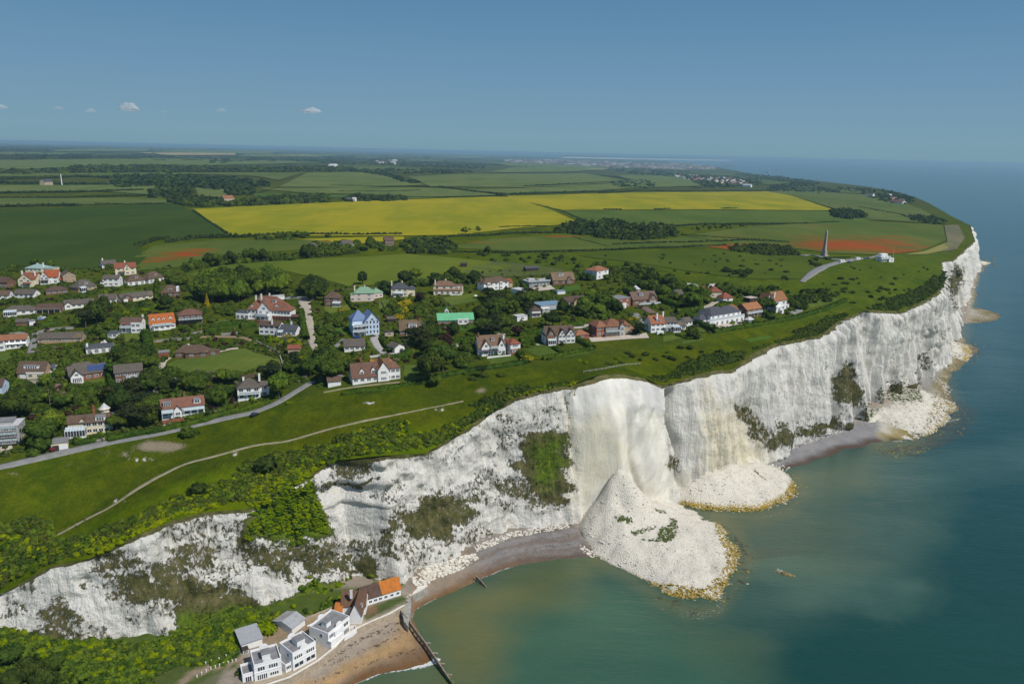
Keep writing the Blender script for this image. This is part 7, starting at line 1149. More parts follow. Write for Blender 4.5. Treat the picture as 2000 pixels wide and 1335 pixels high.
# scrub over the cliff top: nobody could count it
def band_items(poly, n, h, w): return area_items(poly, n, h, w)
SC = []
for poly, n, h, w in [([(0,1030),(60,1010),(100,1020),(105,1060),(60,1110),(0,1150)], 200, 2.6, 3.6), ([(100,1060),(160,1045),(260,1010),(330,975),(400,950),(480,930),(500,960),(440,985),(340,1005),(280,1035),(180,1080),(100,1100),(60,1120)], 420, 1.8, 2.8),
 ([(440,950),(480,900),(560,880),(640,890),(720,880),(600,920),(560,950),(500,985)], 330, 1.8, 2.8), ([(560,880),(640,865),(720,850),(800,850),(860,850),(840,872),(740,885),(640,890),(580,905)], 300, 1.6, 2.6), ([(640,860),(750,830),(800,825),(790,850),(700,860)], 100, 2.2, 3), ([(800,850),(880,830),(940,800),(900,840),(860,868)], 160, 1.6, 2.5),
 ([(880,840),(960,780),(1060,755),(1110,748),(1010,772),(940,815)], 190, 1.8, 2.6), ([(920,790),(1000,755),(1040,760),(960,795)], 80, 2.3, 3), ([(1010,765),(1100,750),(1130,742),(1060,755)], 60, 1.6, 2.4),
 ([(1290,745),(1330,715),(1400,695),(1460,685),(1450,702),(1400,716),(1340,732)], 300, 2.4, 3.2), ([(1330,715),(1380,695),(1440,690),(1390,715)], 80, 3.2, 4), ([(1460,685),(1560,655),(1600,640),(1640,620),(1600,652),(1500,672)], 200, 2, 3), ([(1550,650),(1620,620),(1660,612),(1640,622),(1590,652)], 100, 2.8, 3.6),
 ([(1690,603),(1760,580),(1830,545),(1850,515),(1842,560),(1800,588),(1750,606)], 420, 2.4, 3.4), ([(1720,590),(1800,560),(1830,530),(1830,570),(1780,590)], 130, 2.6, 3.6), ([(1260,738),(1300,730),(1300,748)], 30, 1.5, 2.4)]:
    SC += area_items(poly, int(n*1.15), h, w, .45)
SM = [L_SCRUB, L_MID, L_LIGHT, L_SCRUB, L_HEDGE, L_LIGHT, L_SCRUB, L_LIME]
merge('scrub', SC[:len(SC)//2], None, 'mixed green scrub covering the western cliff-top slopes', 'scrub', kind='stuff', lo=True, leafk=1.3, mats=SM)
merge('scrub', SC[len(SC)//2:], None, 'dull green scrub along the eastern cliff edge', 'scrub', kind='stuff', lo=True, leafk=1.3, mats=[L_SCRUB, L_MID, L_SCRUB, L_DARK, L_HEDGE])
LIT = []
for poly, n, h, w in [([(140,1075),(240,1040),(300,1010),(380,985),(440,985),(340,1010),(270,1042),(200,1078)], 150, 1.5, 2.4), ([(470,960),(520,930),(560,940),(520,985),(490,990)], 120, 1.5, 2.3), ([(1100,750),(1130,742),(1115,755)], 10, 1.2, 2), ([(540,930),(600,905),(620,915),(580,945)], 90, 1.4, 2.2), ([(1000,770),(1060,756),(1110,752),(1080,756),(1010,776)], 40, 1.2, 2)]: LIT += area_items(poly, n, h, w, .4)
merge('scrub', LIT, L_LIME, 'bright lime-green scrub at the lip of the western chalk', 'scrub', kind='stuff', leafk=1.3)
# green tangle on the gully and bay bottom (on the cliff's own surface and the shore)
def near_surface(poly, P, n, h, w, shift=.2):
    px, py = proj(P); px = px+(fbm(P[:, 0]/6, P[:, 1]/6, 3, 61)-.5)*70; py = py+(fbm(P[:, 0]/6+9, P[:, 1]/6+P[:, 2]/5, 3, 62)-.5)*70; ok = np.where(polydist(px, py, poly) < 0)[0]
    k = RS.choice(ok, min(n, len(ok)), replace=False); return [(P[i, 0], P[i, 1], P[i, 2]+shift*0, w*RS.uniform(.6, 1.3), h*RS.uniform(.6, 1.3)) for i in k]
GL = near_surface([(490,995),(560,955),(612,930),(640,1000),(640,1045),(560,1055),(480,1050)], CP, 620, 1.1, 1.8)+near_surface([(570,1150),(700,1130),(780,1145),(700,1165),(620,1180)], CP, 90, 1.5, 2.2)
merge('ivy_scrub', GL, None, 'brilliant green scrub filling the gully between the chalk faces', 'scrub', kind='stuff', leafk=1.5, mats=[L_LIME, L_LIME, L_LIGHT, L_LIME, L_LIME, L_HEDGE])
GD = near_surface([(1020,855),(1105,845),(1112,950),(1070,990),(1030,960)], CP, 90, .5, .9)+near_surface([(930,965),(940,1020),(880,1045),(800,1055),(790,1000),(870,960)], CP, 80, .45, .8)+near_surface([(330,1110),(430,1120),(480,1190),(430,1230),(350,1200),(250,1170)], CP, 80, .5, .9)+near_surface([(1620,745),(1665,700),(1690,780),(1640,800)], CP, 70, .5, 1.0)+near_surface([(1500,850),(1650,820),(1650,835),(1540,875)], CP, 90, .5, .9)+near_surface([(460,1060),(560,1055),(700,1090),(640,1130),(480,1110)], CP, 70, .45, .8)
merge('cliff_scrub', GD, None, 'olive plants clinging in patches to the chalk face', 'scrub', kind='stuff', leafk=1.2, mats=[L_SCRUB, L_MID, L_GREY])
GB = near_surface([(345,1215),(470,1205),(560,1200),(640,1165),(760,1150),(780,1158),(690,1165),(650,1182),(600,1190),(545,1200),(540,1225),(470,1222),(440,1260),(350,1290)], SP, 420, 1.6, 2.3)
merge('bay_scrub', GB, None, 'bright green scrub behind the beach houses', 'scrub', kind='stuff', leafk=1.5, mats=[L_LIME, L_LIGHT, L_LIGHT, L_HEDGE])
GB = near_surface([(0,1250),(150,1290),(200,1300),(340,1285),(360,1290),(300,1330),(0,1400)], SP, 420, 2.4, 3.2)+near_surface([(-20,1200),(60,1228),(170,1250),(300,1240),(345,1205),(400,1195),(520,1190),(520,1225),(420,1290),(150,1312),(-20,1295)], SP, 1100, 1.4, 2.3)+near_surface([(345,1240),(430,1240),(470,1265),(400,1290),(350,1290)], SP, 160, 1.2, 2.0)
merge('bay_scrub', GB, None, 'leafy thicket at the bottom left below the chalk', 'scrub', kind='stuff', leafk=1.8, mats=[L_LIGHT, L_MID, L_HEDGE, L_LIGHT, L_LIGHT, L_LIME])
GP_, = [near_surface([(1650,845),(1700,805),(1745,755),(1795,748),(1805,785),(1760,800),(1720,815)], np.concatenate([CP]), 120, .9, 1.7)]
merge('cliff_scrub', GP_, L_SCRUB, 'olive thicket on the old rubble at the foot of the far cliff', 'scrub', kind='stuff')
def on_shore(px, py, z):
    q = at(px, py, z); s, t = toST(q[0], q[1]); q = at(px, py, float(zshore(s, t))); s, t = toST(q[0], q[1]); return np.array([q[0], q[1], float(zshore(s, t))])
for px, py, z, h, kd, w, lb in [(520,1232,6,5,'light_bush',1.2,'large round bright green bush behind the grey-roofed sheds'),(60,1330,12,9,'oak',1.0,'dark tree in the bottom left corner'),(110,1312,11,7,'ash',1,'green tree right of the dark corner tree'),(20,1300,13,8,'ash',1,'green tree at the left edge below the chalk'),(90,1350,11,9,'oak',1,'second dark tree in the bottom left corner'),(160,1335,9,6,'lime',1,'bright tree at the bottom left'),(30,1345,12,8,'oak',1,'dark tree cut by the bottom edge'),(472,1312,6,2.2,'dark_bush',1.3,'dark bush beside the white house at the bottom')]:
    T(px, py, h, kd, w, label=lb, pos=on_shore(px, py, z))

# small shrubs and borders filling the gardens: too many to count
GS = area_items([(-60,535),(100,520),(330,520),(640,560),(950,525),(1150,540),(1480,560),(1600,580),(1560,612),(1360,655),(1160,655),(1040,690),(860,715),(640,750),(560,770),(300,840),(-60,900)], 4200, 2.3, 3.2, .6)
# ---- choose and place the trees: keep clear of houses, roads and lawns
ROADPX = [([(-60,928),(0,912),(130,882),(230,860),(330,842),(420,821),(500,804),(545,785),(575,766),(605,748)], 7), ([(594,588),(597,610),(604,645),(612,675),(628,703)], 9), ([(1566,551),(1590,531),(1612,520),(1668,507),(1702,503)], 7), ([(740,653),(730,662),(736,676),(750,690)], 4), ([(632,766),(680,757),(740,750)], 4), ([(313,705),(312,718),(345,745)], 4)]
KEEP = [[(340,705),(420,690),(478,682),(545,705),(540,718),(430,724),(350,722)], [(786,712),(826,712),(835,738),(790,746)], [(635,598),(690,592),(686,612)], [(1030,682),(1090,672),(1090,690)], [(862,582),(930,572),(930,590),(880,597)]]
def clear(t):
    q = t['q']
    s_, t_ = toST(q[0], q[1])
    if t_-ttop(s_) < 3.5: return False
    for (sh, c, hw, hd, a, *_z) in HOUSES:
        dx, dy = q[0]-c.x, q[1]-c.y; u = dx*math.cos(a)+dy*math.sin(a); v = -dx*math.sin(a)+dy*math.cos(a); m_ = t['h']*.30
        if abs(u) < hw+m_ and -hd-m_-t['h']*.55 < v < hd+m_: return False
    X_, Y_ = np.array([float(t['px'])]), np.array([float(t['py'])])
    for ln, w in ROADPX:
        if lmask(q[None, :], ln, w, .5)[0] > .5: return False
    return not any(polydist(X_, Y_, p)[0] < 2 for p in KEEP)
_nq = [t for t in TREES if t['q'] is None]; _Q = gpt([t['px'] for t in _nq], [t['py'] for t in _nq])
for t, q_ in zip(_nq, _Q): t['q'] = q_
TREES = [t for t in TREES if t['label'] or clear(t)]
def relation(t):
    b = None
    for (sh, c, hw, hd, a, hx, hy) in HOUSES:
        d = math.hypot(t['q'][0]-c.x, t['q'][1]-c.y)-hw*.5
        if b is None or d < b[0]: b = (d, sh, hx, hy)
    if not b or b[0] > 45: return t['where'] or 'on the open grass'
    dx, dy = t['px']-b[2], t['py']-b[3]
    r = 'right of' if dx > 16 else 'left of' if dx < -16 else ('below' if dy > 0 else 'behind'); return r+' '+b[1]
SIZE = lambda h: 'tall' if h > 11 else 'small' if h < 4.5 else 'medium'
ORD = ['leftmost', 'second', 'third', 'fourth', 'fifth', 'sixth', 'seventh', 'eighth', 'ninth', 'tenth', 'eleventh', 'twelfth', 'thirteenth', 'fourteenth', 'fifteenth', 'sixteenth', 'seventeenth', 'eighteenth', 'nineteenth', 'twentieth']
ORD += ['twenty-'+o for o in ('first', 'second', 'third', 'fourth', 'fifth', 'sixth', 'seventh', 'eighth', 'ninth')]+['thirtieth']+['thirty-'+o for o in ('first', 'second', 'third', 'fourth', 'fifth', 'sixth', 'seventh', 'eighth', 'ninth')]+['fortieth']
_by = {}
for t in TREES:
    if not t['label']:
        w_ = (t['where'] or relation(t)) if t['q'][1] > 520 else relation(t)
        t['grp'] = ('bushes ' if 'bush' in t['kind'] or t['kind'] == 'scrub' else 'trees ')+w_; lb = SIZE(t['h'])+' '+DESC[t['kind']]+' '+w_
        t['lb'] = lb; _by.setdefault(lb, []).append(t)
for lb, L_ in _by.items():
    if 1 < len(L_) <= 40:
        L_.sort(key=lambda t: t['px']); base_ = lb if len(lb.split()) <= 12 else lb.split(' ', 1)[1]
        for i_, t in enumerate(L_): t['lb'] = base_+', '+(ORD[i_]+' of its row' if i_ == 0 else ('rightmost of its row' if i_ == len(L_)-1 else ORD[i_]+' from left'))
    for t in L_:
        while len(t['lb'].split()) > 16: t['lb'] = ' '.join(t['lb'].split()[1:])
TREES.sort(key=lambda t: (0 if t['label'] else 1, -t['h']/np.hypot(t['q'][0], t['q'][1])))
isb = lambda t: 'bush' in t['kind'] or t['kind'] == 'scrub'
nt = nb_ = 0; rest = []
for t in TREES:
    if isb(t): nb_ += 1; over = nb_ > 280
    else: nt += 1; over = nt > 295
    if over: rest.append(t); continue
    place_tree(t, t['label'] or t['lb'], None if t['label'] else t['grp'])
if rest: merge('bushes', [(t['q'][0], t['q'][1], t['q'][2], t['h']*1.1, t['h']) for t in rest], L_MID, 'smaller garden trees and bushes scattered through the village and downs', 'bushes', kind='stuff', lo=False)
_gx, _gy = proj(np.array([g[:3] for g in GS])); _on = np.zeros(len(GS), bool)
for pl_ in LAWNPX: _on |= polydist(_gx, _gy, pl_) < -.5
GS = [g for g, o_ in zip(GS, _on) if not o_ and clear(dict(q=np.array(g[:3]), h=1.5, px=float(proj(np.array([g[:3]]))[0][0]), py=float(proj(np.array([g[:3]]))[1][0])))]
merge('garden_shrubs', GS, None, 'countless small shrubs and flower borders filling the village gardens', 'shrubs', kind='stuff', lo=True, mats=[L_MID, L_DARK, L_LIGHT, L_HEDGE, L_MID, L_SCRUB, L_GREY, L_MID, L_DARK, L_COPPER, L_HEDGE, L_SCRUB])
print('TREES', nt, nb_, len(rest), len(GS))
# ================================================================ the beach terrace
Z5 = 5.0
WHT = plain('white_paint', (.82, .82, .81), .6, .05, .4)
def deco(short, label, x1, y1, x2, y2, depth, wh, ex, blocks=(), zf=Z5, pent=(.35, .65, 2.5, 5.5), roofc=R_FLT):
    r = house(short, label, x1, y1, x2, y2, [(0, 1, 0, depth, wh, 'deck', 0, {'win': 0, 'roof': roofc, 'side': 0})]+list(blocks), WHT, roofc, (), name='beach_house', zf=zf, dig=3)
    W = math.hypot(*(np.array(at(x1, y1, zf))-np.array(at(x2, y2, zf)))[:2]); X0 = -W/2
    for f0, f1, z0, h, n in ex:
        piece('window_band', WIN[n], r, (X0+W*(f0+f1)/2, -.003, z0), (W*(f1-f0), 1, h))
    b = MB(); b.box(X0-.12, X0+W+.12, -.16, -.002, wh/2-.05, wh/2+.12); b.box(X0-.08, X0+W+.08, -.1, -.002, wh-1.1, wh-.98); b.build('string_course', WHT, r)
    for s_, m_ in ((1, 1), (-1, -1)):
        piece('window', WIN[2], r, (s_*(W/2+.003), depth*.35, wh*.58), (1.1, 1, 1.3), m_*math.pi/2); piece('window', WIN[2], r, (s_*(W/2+.003), depth*.7, .9), (1.0, 1, 1.3), m_*math.pi/2)
    if pent:
        p0, p1, a, c = pent; b = MB(); b.box(X0+W*p0, X0+W*p1, a, c, wh-.74, wh+1.1, 0); b.box(X0+W*p0-.15, X0+W*p1+.15, a-.15, c+.15, wh+1.103, wh+1.25, 1); b.build('penthouse', [WHT, roofc], r)
    # rounded gable screens front and back of the deck
    for yy in (0.02, depth-.32):
        b = MB(); pts_ = [(X0+W*.5+1.5*math.cos(t), wh+.01+1.15*math.sin(t)) for t in np.linspace(0, math.pi, 10)]; n = len(pts_)
        b.add([(x, yy, z) for x, z in pts_]+[(x, yy+.3, z) for x, z in pts_], [tuple(range(n)), tuple(range(2*n-1, n-1, -1))]+[(i, i+n, (i+1) % n+n, (i+1) % n) for i in range(n)]); b.build('curved_parapet', WHT, r)
    return r
deco('the left beach house', 'white flat-roofed beach house nearest the bottom edge with side annex and curved parapet', 498, 1331, 551, 1316, 8.6, 6.2, [(.12, .40, 3.6, 1.4, 3), (.52, .88, 3.6, 1.4, 4), (.08, .48, .3, 2.0, 5), (.55, .9, .9, 1.1, 4)], [(-.42, 0, .8, 6.5, 3.4, 'deck', 0, {'win': 1, 'wn': 3, 'tall': 1, 'roof': R_FLT})], zf=4.9)
deco('the middle beach house', 'white cube beach house in the middle with sunken roof deck and long window bands', 573, 1309, 618, 1284, 8.4, 6.6, [(.05, .42, 3.7, 1.3, 4), (.56, .94, 3.7, 1.3, 4), (.04, .46, .7, 1.5, 2), (.54, .97, .7, 1.5, 2)], [(-.25, 0, 1, 7.5, 2.9, 'deck', 0, {'win': 1, 'roof': R_FLT})], pent=(.38, .72, 2.6, 5.8))
deco('the right beach house', 'long double white beach house with two roof boxes beside the gabled cottage', 642, 1266, 684, 1231, 9.0, 6.0, [(.04, .22, 3.4, 1.5, 3), (.28, .46, 3.4, 1.5, 2), (.60, .92, 3.4, 1.5, 3), (.06, .3, .4, 1.9, 4), (.36, .6, .4, 1.9, 4), (.68, .94, .4, 1.9, 4)], [(.0, .5, -1.3, 0, 2.9, FL, 0, {'win': 0, 'roof': WHITE}), (.22, .62, -1.0, 0, 5.2, 'deck', 0, {'win': 0, 'roof': WHITE})], pent=(.24, .44, 3.2, 5.6))
b_ = None
house('the left grey shed', 'white shed with flat pale grey sheet roof at the left end of the beach terrace', 473, 1275, 513, 1262, [(0, 1, 0, 9, 3.6, 'mono', .5, {'win': 0, 'side': 0}), (.0, .25, -2, 0, 2.2, FL, 0, {'win': 1, 'roof': DKWOOD_AND_SHADE})], WHITE, roofm('pale_slate', (.36, .38, .41), (.42, .43, .44), .2, (.30, .27, .22)), name='shed', cat='shed', zf=5.2)
house('the right grey shed', 'white garage block with rusty pale grey pitched roof set back behind the beach houses', 571, 1240, 596, 1221, [(0, 1, 0, 9, 3.0, G, 1.3, {'win': 0, 'side': 0})], WHITE, roofm('rusty_sheet', (.42, .44, .46), (.36, .37, .38), .4, (.30, .15, .09)), name='shed', cat='shed', zf=5.4)
house('the beach cottage', 'old cottage with mossy brown tiled roof, white chimney and white gable facing the beach', 684, 1217, 706, 1217, [(0, 1, 0, 9, 3.9, GF, 4.4, {'win': 0, 'gw': 0}), (-1.0, 1.15, 5.5, 13, 4.0, G, 3.8, {'win': 0}), (-1.5, -.9, 3, 10, 2.8, G, 1.6, {'win': 1, 'roof': R_ORM})], WHT, roofm('mossy_tiles', (.19, .10, .065), (.14, .085, .06), .4, (.22, .16, .04)), [('chim', -.1, 6, 9.8, WHT), ('dorm', .85, 1.2, 4.6, 1.0, 3.0, 1.5)], name='cottage', zf=Z5)
brn = house('the long barn', 'long low white barn whose tiled roof is half dark brown and half bright orange', 709, 1185, 783, 1162, [(0, .52, 0, 7, 3.2, G, 3.3, {'win': 4, 'wn': 2, 'roof': R_DBR, 'eave': .35, 'ww': 1.4, 'wh': 1.0}), (.52, 1, 0, 7, 3.2, G, 3.3, {'win': 3, 'wn': 2, 'roof': roofm('orange_barn_tiles', (.60, .20, .035), (.42, .15, .035), .3, (.16, .08, .04), .55), 'eave': .35, 'ww': 1.4, 'wh': 1.0})], WHT, R_DBR, [], name='barn', cat='barn', zf=Z5)
# sea wall: retaining wall with pale coping, following the terrace edge
STONE = plain('rendered_stone', (.40, .33, .24), .9, .2, .8); COPE = plain('pale_coping', (.72, .68, .60), .8, .1, .5); CONC = plain('wet_concrete', (.34, .33, .29), .85, .2, .5); TIMB = plain('weathered_timber', (.27, .22, .165), .9, .3, 1.2); ALGAE = plain('green_timber', (.10, .13, .04), .9, .3, 1.2)
def wall_line(name, pts3, w, zlo, mat, cope=None, label=None, cat=None, ch=.5):
    root = empty(name, tuple(pts3[0]), 0, label, cat); o = Vector(pts3[0]); b = MB(); c = MB()
    P = [Vector(p)-o for p in pts3]; n = []
    for i in range(len(P)):
        d = (P[min(i+1, len(P)-1)]-P[max(i-1, 0)]); d.z = 0; d.normalize(); n.append(Vector((-d.y, d.x, 0)))
    vs = []
    for p, k in zip(P, n):
        for s, z in ((-1, 0), (1, 0), (1, zlo-o.z-p.z), (-1, zlo-o.z-p.z)): vs.append(p+k*s*w/2+Vector((0, 0, z)))
    fs = [(i*4+j, i*4+(j+1) % 4, i*4+4+(j+1) % 4, i*4+4+j) for i in range(len(P)-1) for j in range(4)]+[(3, 2, 1, 0), tuple(len(vs)-4+j for j in range(4))]
    b.add(vs, [f[::-1] for f in fs]); b.build('wall', mat, root)
    if cope:
        vs = []
        for p, k in zip(P, n):
            for s, z in ((-1, ch*.4), (1, ch*.4), (1, .005), (-1, .005)): vs.append(p+k*s*(w/2+.08)+Vector((0, 0, z)))
        c.add(vs, [f[::-1] for f in fs]); c.build('coping', cope, root)
    return root
wall_line('sea_wall', [at(x, y, 5.5) for x, y in WALL_PX], .55, 1.0, STONE, COPE, 'long pale-topped sea wall between the beach houses and the shingle', 'sea wall')
wall_line('sea_wall', [at(x, y, 4.6) for x, y in [(788,1166),(800,1160),(815,1153),(833,1142)]], 1.8, -1, CONC, COPE, 'short concrete wall running from the barn to the white cliff foot', 'sea wall', .3)
wall_line('garden_wall', [at(x, y, 6.0) for x, y in [(600,1221),(620,1212),(640,1203),(656,1197)]], .4, 3.5, WHITE, None, 'low white yard wall behind the right beach house', 'wall')
wall_line('garden_wall', [at(x, y, 7.2) for x, y in [(596,1206),(620,1196),(645,1186),(660,1180)]], .4, 3.5, STONE, None, 'brown stone wall at the back of the beach terrace', 'wall')
wall_line('garden_wall', [at(x, y, 5.9) for x, y in [(684,1222),(693,1220),(696,1227),(688,1234),(672,1243)]], .3, 4.2, WHT, None, 'small curved white wall at the corner of the right beach house', 'wall')
ap = MB(); pp = [at(x, y, 4.2) for x, y in [(781,1170),(790,1164),(802,1163),(803,1185),(799,1208),(797,1222),(789,1212),(785,1190)]]; c0 = pp[0]; ap.prism([(p[0]-c0[0], p[1]-c0[1]) for p in pp][::-1], -5, -.05); o = ap.build('slipway', CONC); o.location = (c0[0], c0[1], 4.2); tag(o, 'grey concrete slipway between the barn and the timber groyne', 'slipway')
def zs_px(px, py, z=1.5):
    for _ in range(4): q = at(px, py, z); z = float(zshore(*toST(q[0], q[1])))
    return at(px, py, z)
def groyne(line, top0, top1, label, struts=True, thick=.9):
    P = [at(x, y, z) for (x, y), z in zip(line, np.linspace(top0, top1, len(line)))]; d = np.r_[0, np.cumsum([math.hypot(*(P[i+1]-P[i])[:2]) for i in range(len(P)-1)])]; n = int(d[-1]/3.0); u = np.linspace(0, d[-1], n+1)
    Q = np.stack([np.interp(u, d, [p[k] for p in P]) for k in range(3)], 1); root = empty('groyne', tuple(Q[0]), 0, label, 'groyne'); o = Vector(Q[0])
    for i in range(n+1):
        b = MB(); v = Vector(Q[i])-o; b.box(v.x-.2, v.x+.2, v.y-.2, v.y+.2, v.z-4.5, v.z+.35); b.build('post', TIMB, root)
        if i < n:
            a = Vector(Q[i])-o; e = Vector(Q[i+1])-o; m_ = ALGAE if i > n*.6 else TIMB
            for k in range(3): b = MB(); b.beam(a-Vector((0, 0, .1+k*.62)), e-Vector((0, 0, .1+k*.62)), thick*.5, .54); b.build('board', m_ if k else (TIMB if i < n*.8 else ALGAE), root)
            if struts and i % 2 == 1 and i > n*.35:
                t = (e-a).normalized(); nn = Vector((-t.y, t.x, 0)); b = MB(); b.beam(a-Vector((0, 0, .6)), a+nn*2.6-Vector((0, 0, 1.7)), .45, .45); b.build('strut', plain('algae_strut', (.22, .17, .09), .9, .3) if i == 99 else TIMB, root)
    return root
groyne([(780,1188),(795,1206),(812,1229),(830,1253),(850,1283),(868,1310),(886,1337),(900,1360)], 4.6, .6, 'long weathered timber groyne from the slipway down into the sea')
groyne([(930,1124),(939,1133),(949,1145)], 2.4, .5, 'short dark timber groyne on the eastern beach', False, .7)
for k, (x, y) in enumerate([(402,1296),(413,1292),(428,1288),(442,1282),(458,1278),(385,1322),(394,1316),(403,1311),(412,1306),(421,1303),(429,1300),(437,1297),(446,1295),(454,1292),(461,1290)]):
    if k == 0: b = MB(); b.box(-.14, .14, -.14, .14, -.3, .85); b.box(-.18, .18, -.18, .18, .852, .95); pm = b.mesh('marker_post', WHT)
    o = link(D.objects.new('marker_post', pm)); o.location = zs_px(x, y, 6); tag(o, 'short white marker post on the '+('upper' if k < 5 else 'lower')+' side of the bay track, '+ORD[k if k < 5 else k-5]+(' in line' if k in (0, 5) else ' from left'), 'post', 'white posts along the bay track')
# ================================================================ boulders
def rocks(name, P, sizes, mat, label, yellow=None):
    rs = np.random.RandomState(len(P)); lib = []
    for v in range(6):
        q = QS2[0].copy(); q = q*(1+.55*(rs.rand(len(q))-.5))[:, None]; q = q/np.abs(q).max(0); lib.append(q*np.array([1, rs.uniform(.6, .9), rs.uniform(.45, .75)]))
    Q1 = _qs(1); lib1 = []
    for v in range(6):
        q = Q1[0].copy(); h_ = np.round(q, 3); u_, inv = np.unique(h_, axis=0, return_inverse=True); q = q*(1+.6*(rs.rand(len(u_))-.5))[inv.ravel()][:, None]; q = q/np.abs(q).max(0); lib1.append(q*np.array([1, rs.uniform(.6, .9), rs.uniform(.45, .75)]))
    VV, FF, A, o = [], [], [], 0
    for i, p in enumerate(P):
        sm = sizes[i] < .75; q = (lib1 if sm else lib)[rs.randint(6)]; a = rs.uniform(0, 6.3); c, s = math.cos(a), math.sin(a); z = sizes[i]
        VV.append(np.stack([(q[:, 0]*c-q[:, 1]*s)*z+p[0], (q[:, 0]*s+q[:, 1]*c)*z+p[1], q[:, 2]*z+p[2]-z*.12], -1)); FF.append((Q1 if sm else QS2)[1]+o); o += len(q); A.append(np.full(len(q), 0 if yellow is None else yellow[i]))
    me = np_mesh(name, np.concatenate(VV), np.concatenate(FF), [mat], False, {'yel': np.concatenate(A)}); return tag(link(D.objects.new(name, me)), label, kind='stuff')
m = NM('boulder_chalk', .95, .1); n = m.noise(m.pos(), 1.2, 5, .7); col = m.mix(m.ramp(n, .35, .68), (.79, .75, .66), (.60, .56, .47)); yf = m.attr('yel')
col = m.mix(m.ramp(m.math('ADD', yf, m.math('MULTIPLY', m.math('SUBTRACT', n, .5), 1.2)), .4, .7), col, m.mix(m.ramp(n, .4, .6), (.48, .35, .05), (.16, .12, .03))); m.base(col); m.bump(n, .2); BOULD = m.m
def fan_pts(obj_i, poly, n, lo=-.8):
    me = [o for o in D.objects if o.name.split('.')[0] == 'rock_fall'][obj_i].data; co = np.empty(len(me.vertices)*3, np.float32); me.vertices.foreach_get('co', co); co = co.reshape(-1, 3); px, py = proj(co.astype(float)); ok = np.where((polydist(px, py, poly) < 0) & (co[:, 2] > lo))[0]
    k = RS.choice(ok, min(n, len(ok)*3)); return co[k]+np.c_[RS.uniform(-.7, .7, (len(k), 2)), np.zeros(len(k))]
BP, BS, BY = [], [], []
def addr(P, s0, s1, y):
    for p in P: BP.append(p); BS.append(s0+(s1-s0)*RS.rand()**3); BY.append(y+RS.uniform(-.3, .3))
W1 = [(1340,960),(1480,1060),(1480,1200),(1200,1200),(1100,1050),(1180,960),(1210,905)]
addr(fan_pts(0, W1, 4200), .10, .50, -.4); addr(fan_pts(0, [(1390,1005),(1475,1050),(1475,1140),(1400,1200),(1260,1185),(1240,1130),(1380,1150),(1420,1100)], 1500), .2, .9, .85); addr(fan_pts(0, [(1140,1085),(1260,1130),(1340,1180),(1230,1170)], 320), .2, .7, .7)
addr(fan_pts(1, [(1290,940),(1560,900),(1580,1010),(1300,1000)], 1300), .12, .6, -.3); addr(fan_pts(1, [(1320,982),(1400,988),(1500,992),(1550,940),(1580,930),(1580,1010),(1330,1008)], 1100), .2, 1.1, .75)
addr(fan_pts(2, [(1640,720),(1900,720),(1900,900),(1640,900)], 1800), .2, 1.0, -.25); addr(fan_pts(2, [(1840,730),(1900,780),(1880,840),(1740,900),(1710,866),(1800,850)], 700), .4, 1.4, .5); addr(fan_pts(3, [(1840,640),(1930,640),(1930,730),(1840,730)], 400), .5, 1.5, .2)
# beyond the waterline: half-drowned blocks
for poly, n, y, s1 in [([(1390,1180),(1440,1120),(1470,1060),(1480,1120),(1430,1190),(1360,1215),(1300,1190)], 90, .75, .7), ([(1240,1130),(1330,1185),(1300,1195),(1210,1130)], 36, .75, .6), ([(1700,868),(1800,866),(1830,880),(1740,895)], 110, .9, 1.1), ([(1850,790),(1900,800),(1880,850),(1830,850)], 70, .9, 1.1), ([(1890,640),(1940,690),(1900,715)], 70, .9, 1.1), ([(1545,915),(1580,950),(1570,990),(1540,1005)], 40, .8, .8), ([(1900,500),(1950,505),(1950,520),(1910,525)], 30, .8, 3)]:
    P = area_items_flat = []
    PX = np.array(poly, float); k = 0
    while k < n:
        x, yy = RS.uniform(PX[:, 0].min(), PX[:, 0].max()), RS.uniform(PX[:, 1].min(), PX[:, 1].max())
        if polydist(np.array([x]), np.array([yy]), poly)[0] < 0: q = at(x, yy, 0); BP.append((q[0], q[1], -.3)); BS.append(RS.uniform(.3, s1)); BY.append(y+RS.uniform(-.2, .3)); k += 1
# white blocks along the foot of the western cliff
for poly, n, s1 in [([(820,1128),(835,1105),(880,1092),(925,1080),(935,1090),(900,1112),(850,1130),(828,1140)], 420, 1.25), ([(800,1130),(830,1110),(850,1120),(820,1150)], 60, 1.3), ([(925,1066),(1000,1038),(1110,1020),(1112,1030),(1000,1050),(930,1078)], 420, .55), ([(1480,905),(1560,865),(1640,838),(1650,842),(1560,872),(1490,912)], 120, .9), ([(1130,1060),(1170,1085),(1180,1100),(1140,1080)], 80, .8), ([(1850,720),(1870,640),(1893,600),(1905,560),(1915,520),(1900,520),(1880,590),(1855,660),(1840,715)], 260, 2.0), ([(1500,905),(1545,912),(1530,925),(1490,912)], 60, .9), ([(1830,735),(1860,760),(1850,780)], 60, 1.4)]:
    PX = np.array(poly, float); k = 0
    while k < n:
        x, yy = RS.uniform(PX[:, 0].min(), PX[:, 0].max()), RS.uniform(PX[:, 1].min(), PX[:, 1].max())
        if polydist(np.array([x]), np.array([yy]), poly)[0] < 0: BP.append(zs_px(x, yy, 2)); BS.append(.3+(s1-.3)*RS.rand()**2); BY.append(-.4); k += 1
rocks('chalk_boulders', BP, BS, BOULD, 'countless white and yellow-crusted chalk boulders on the falls and shore', BY)
q = at(1533, 1120, 0); rk = MB(); 
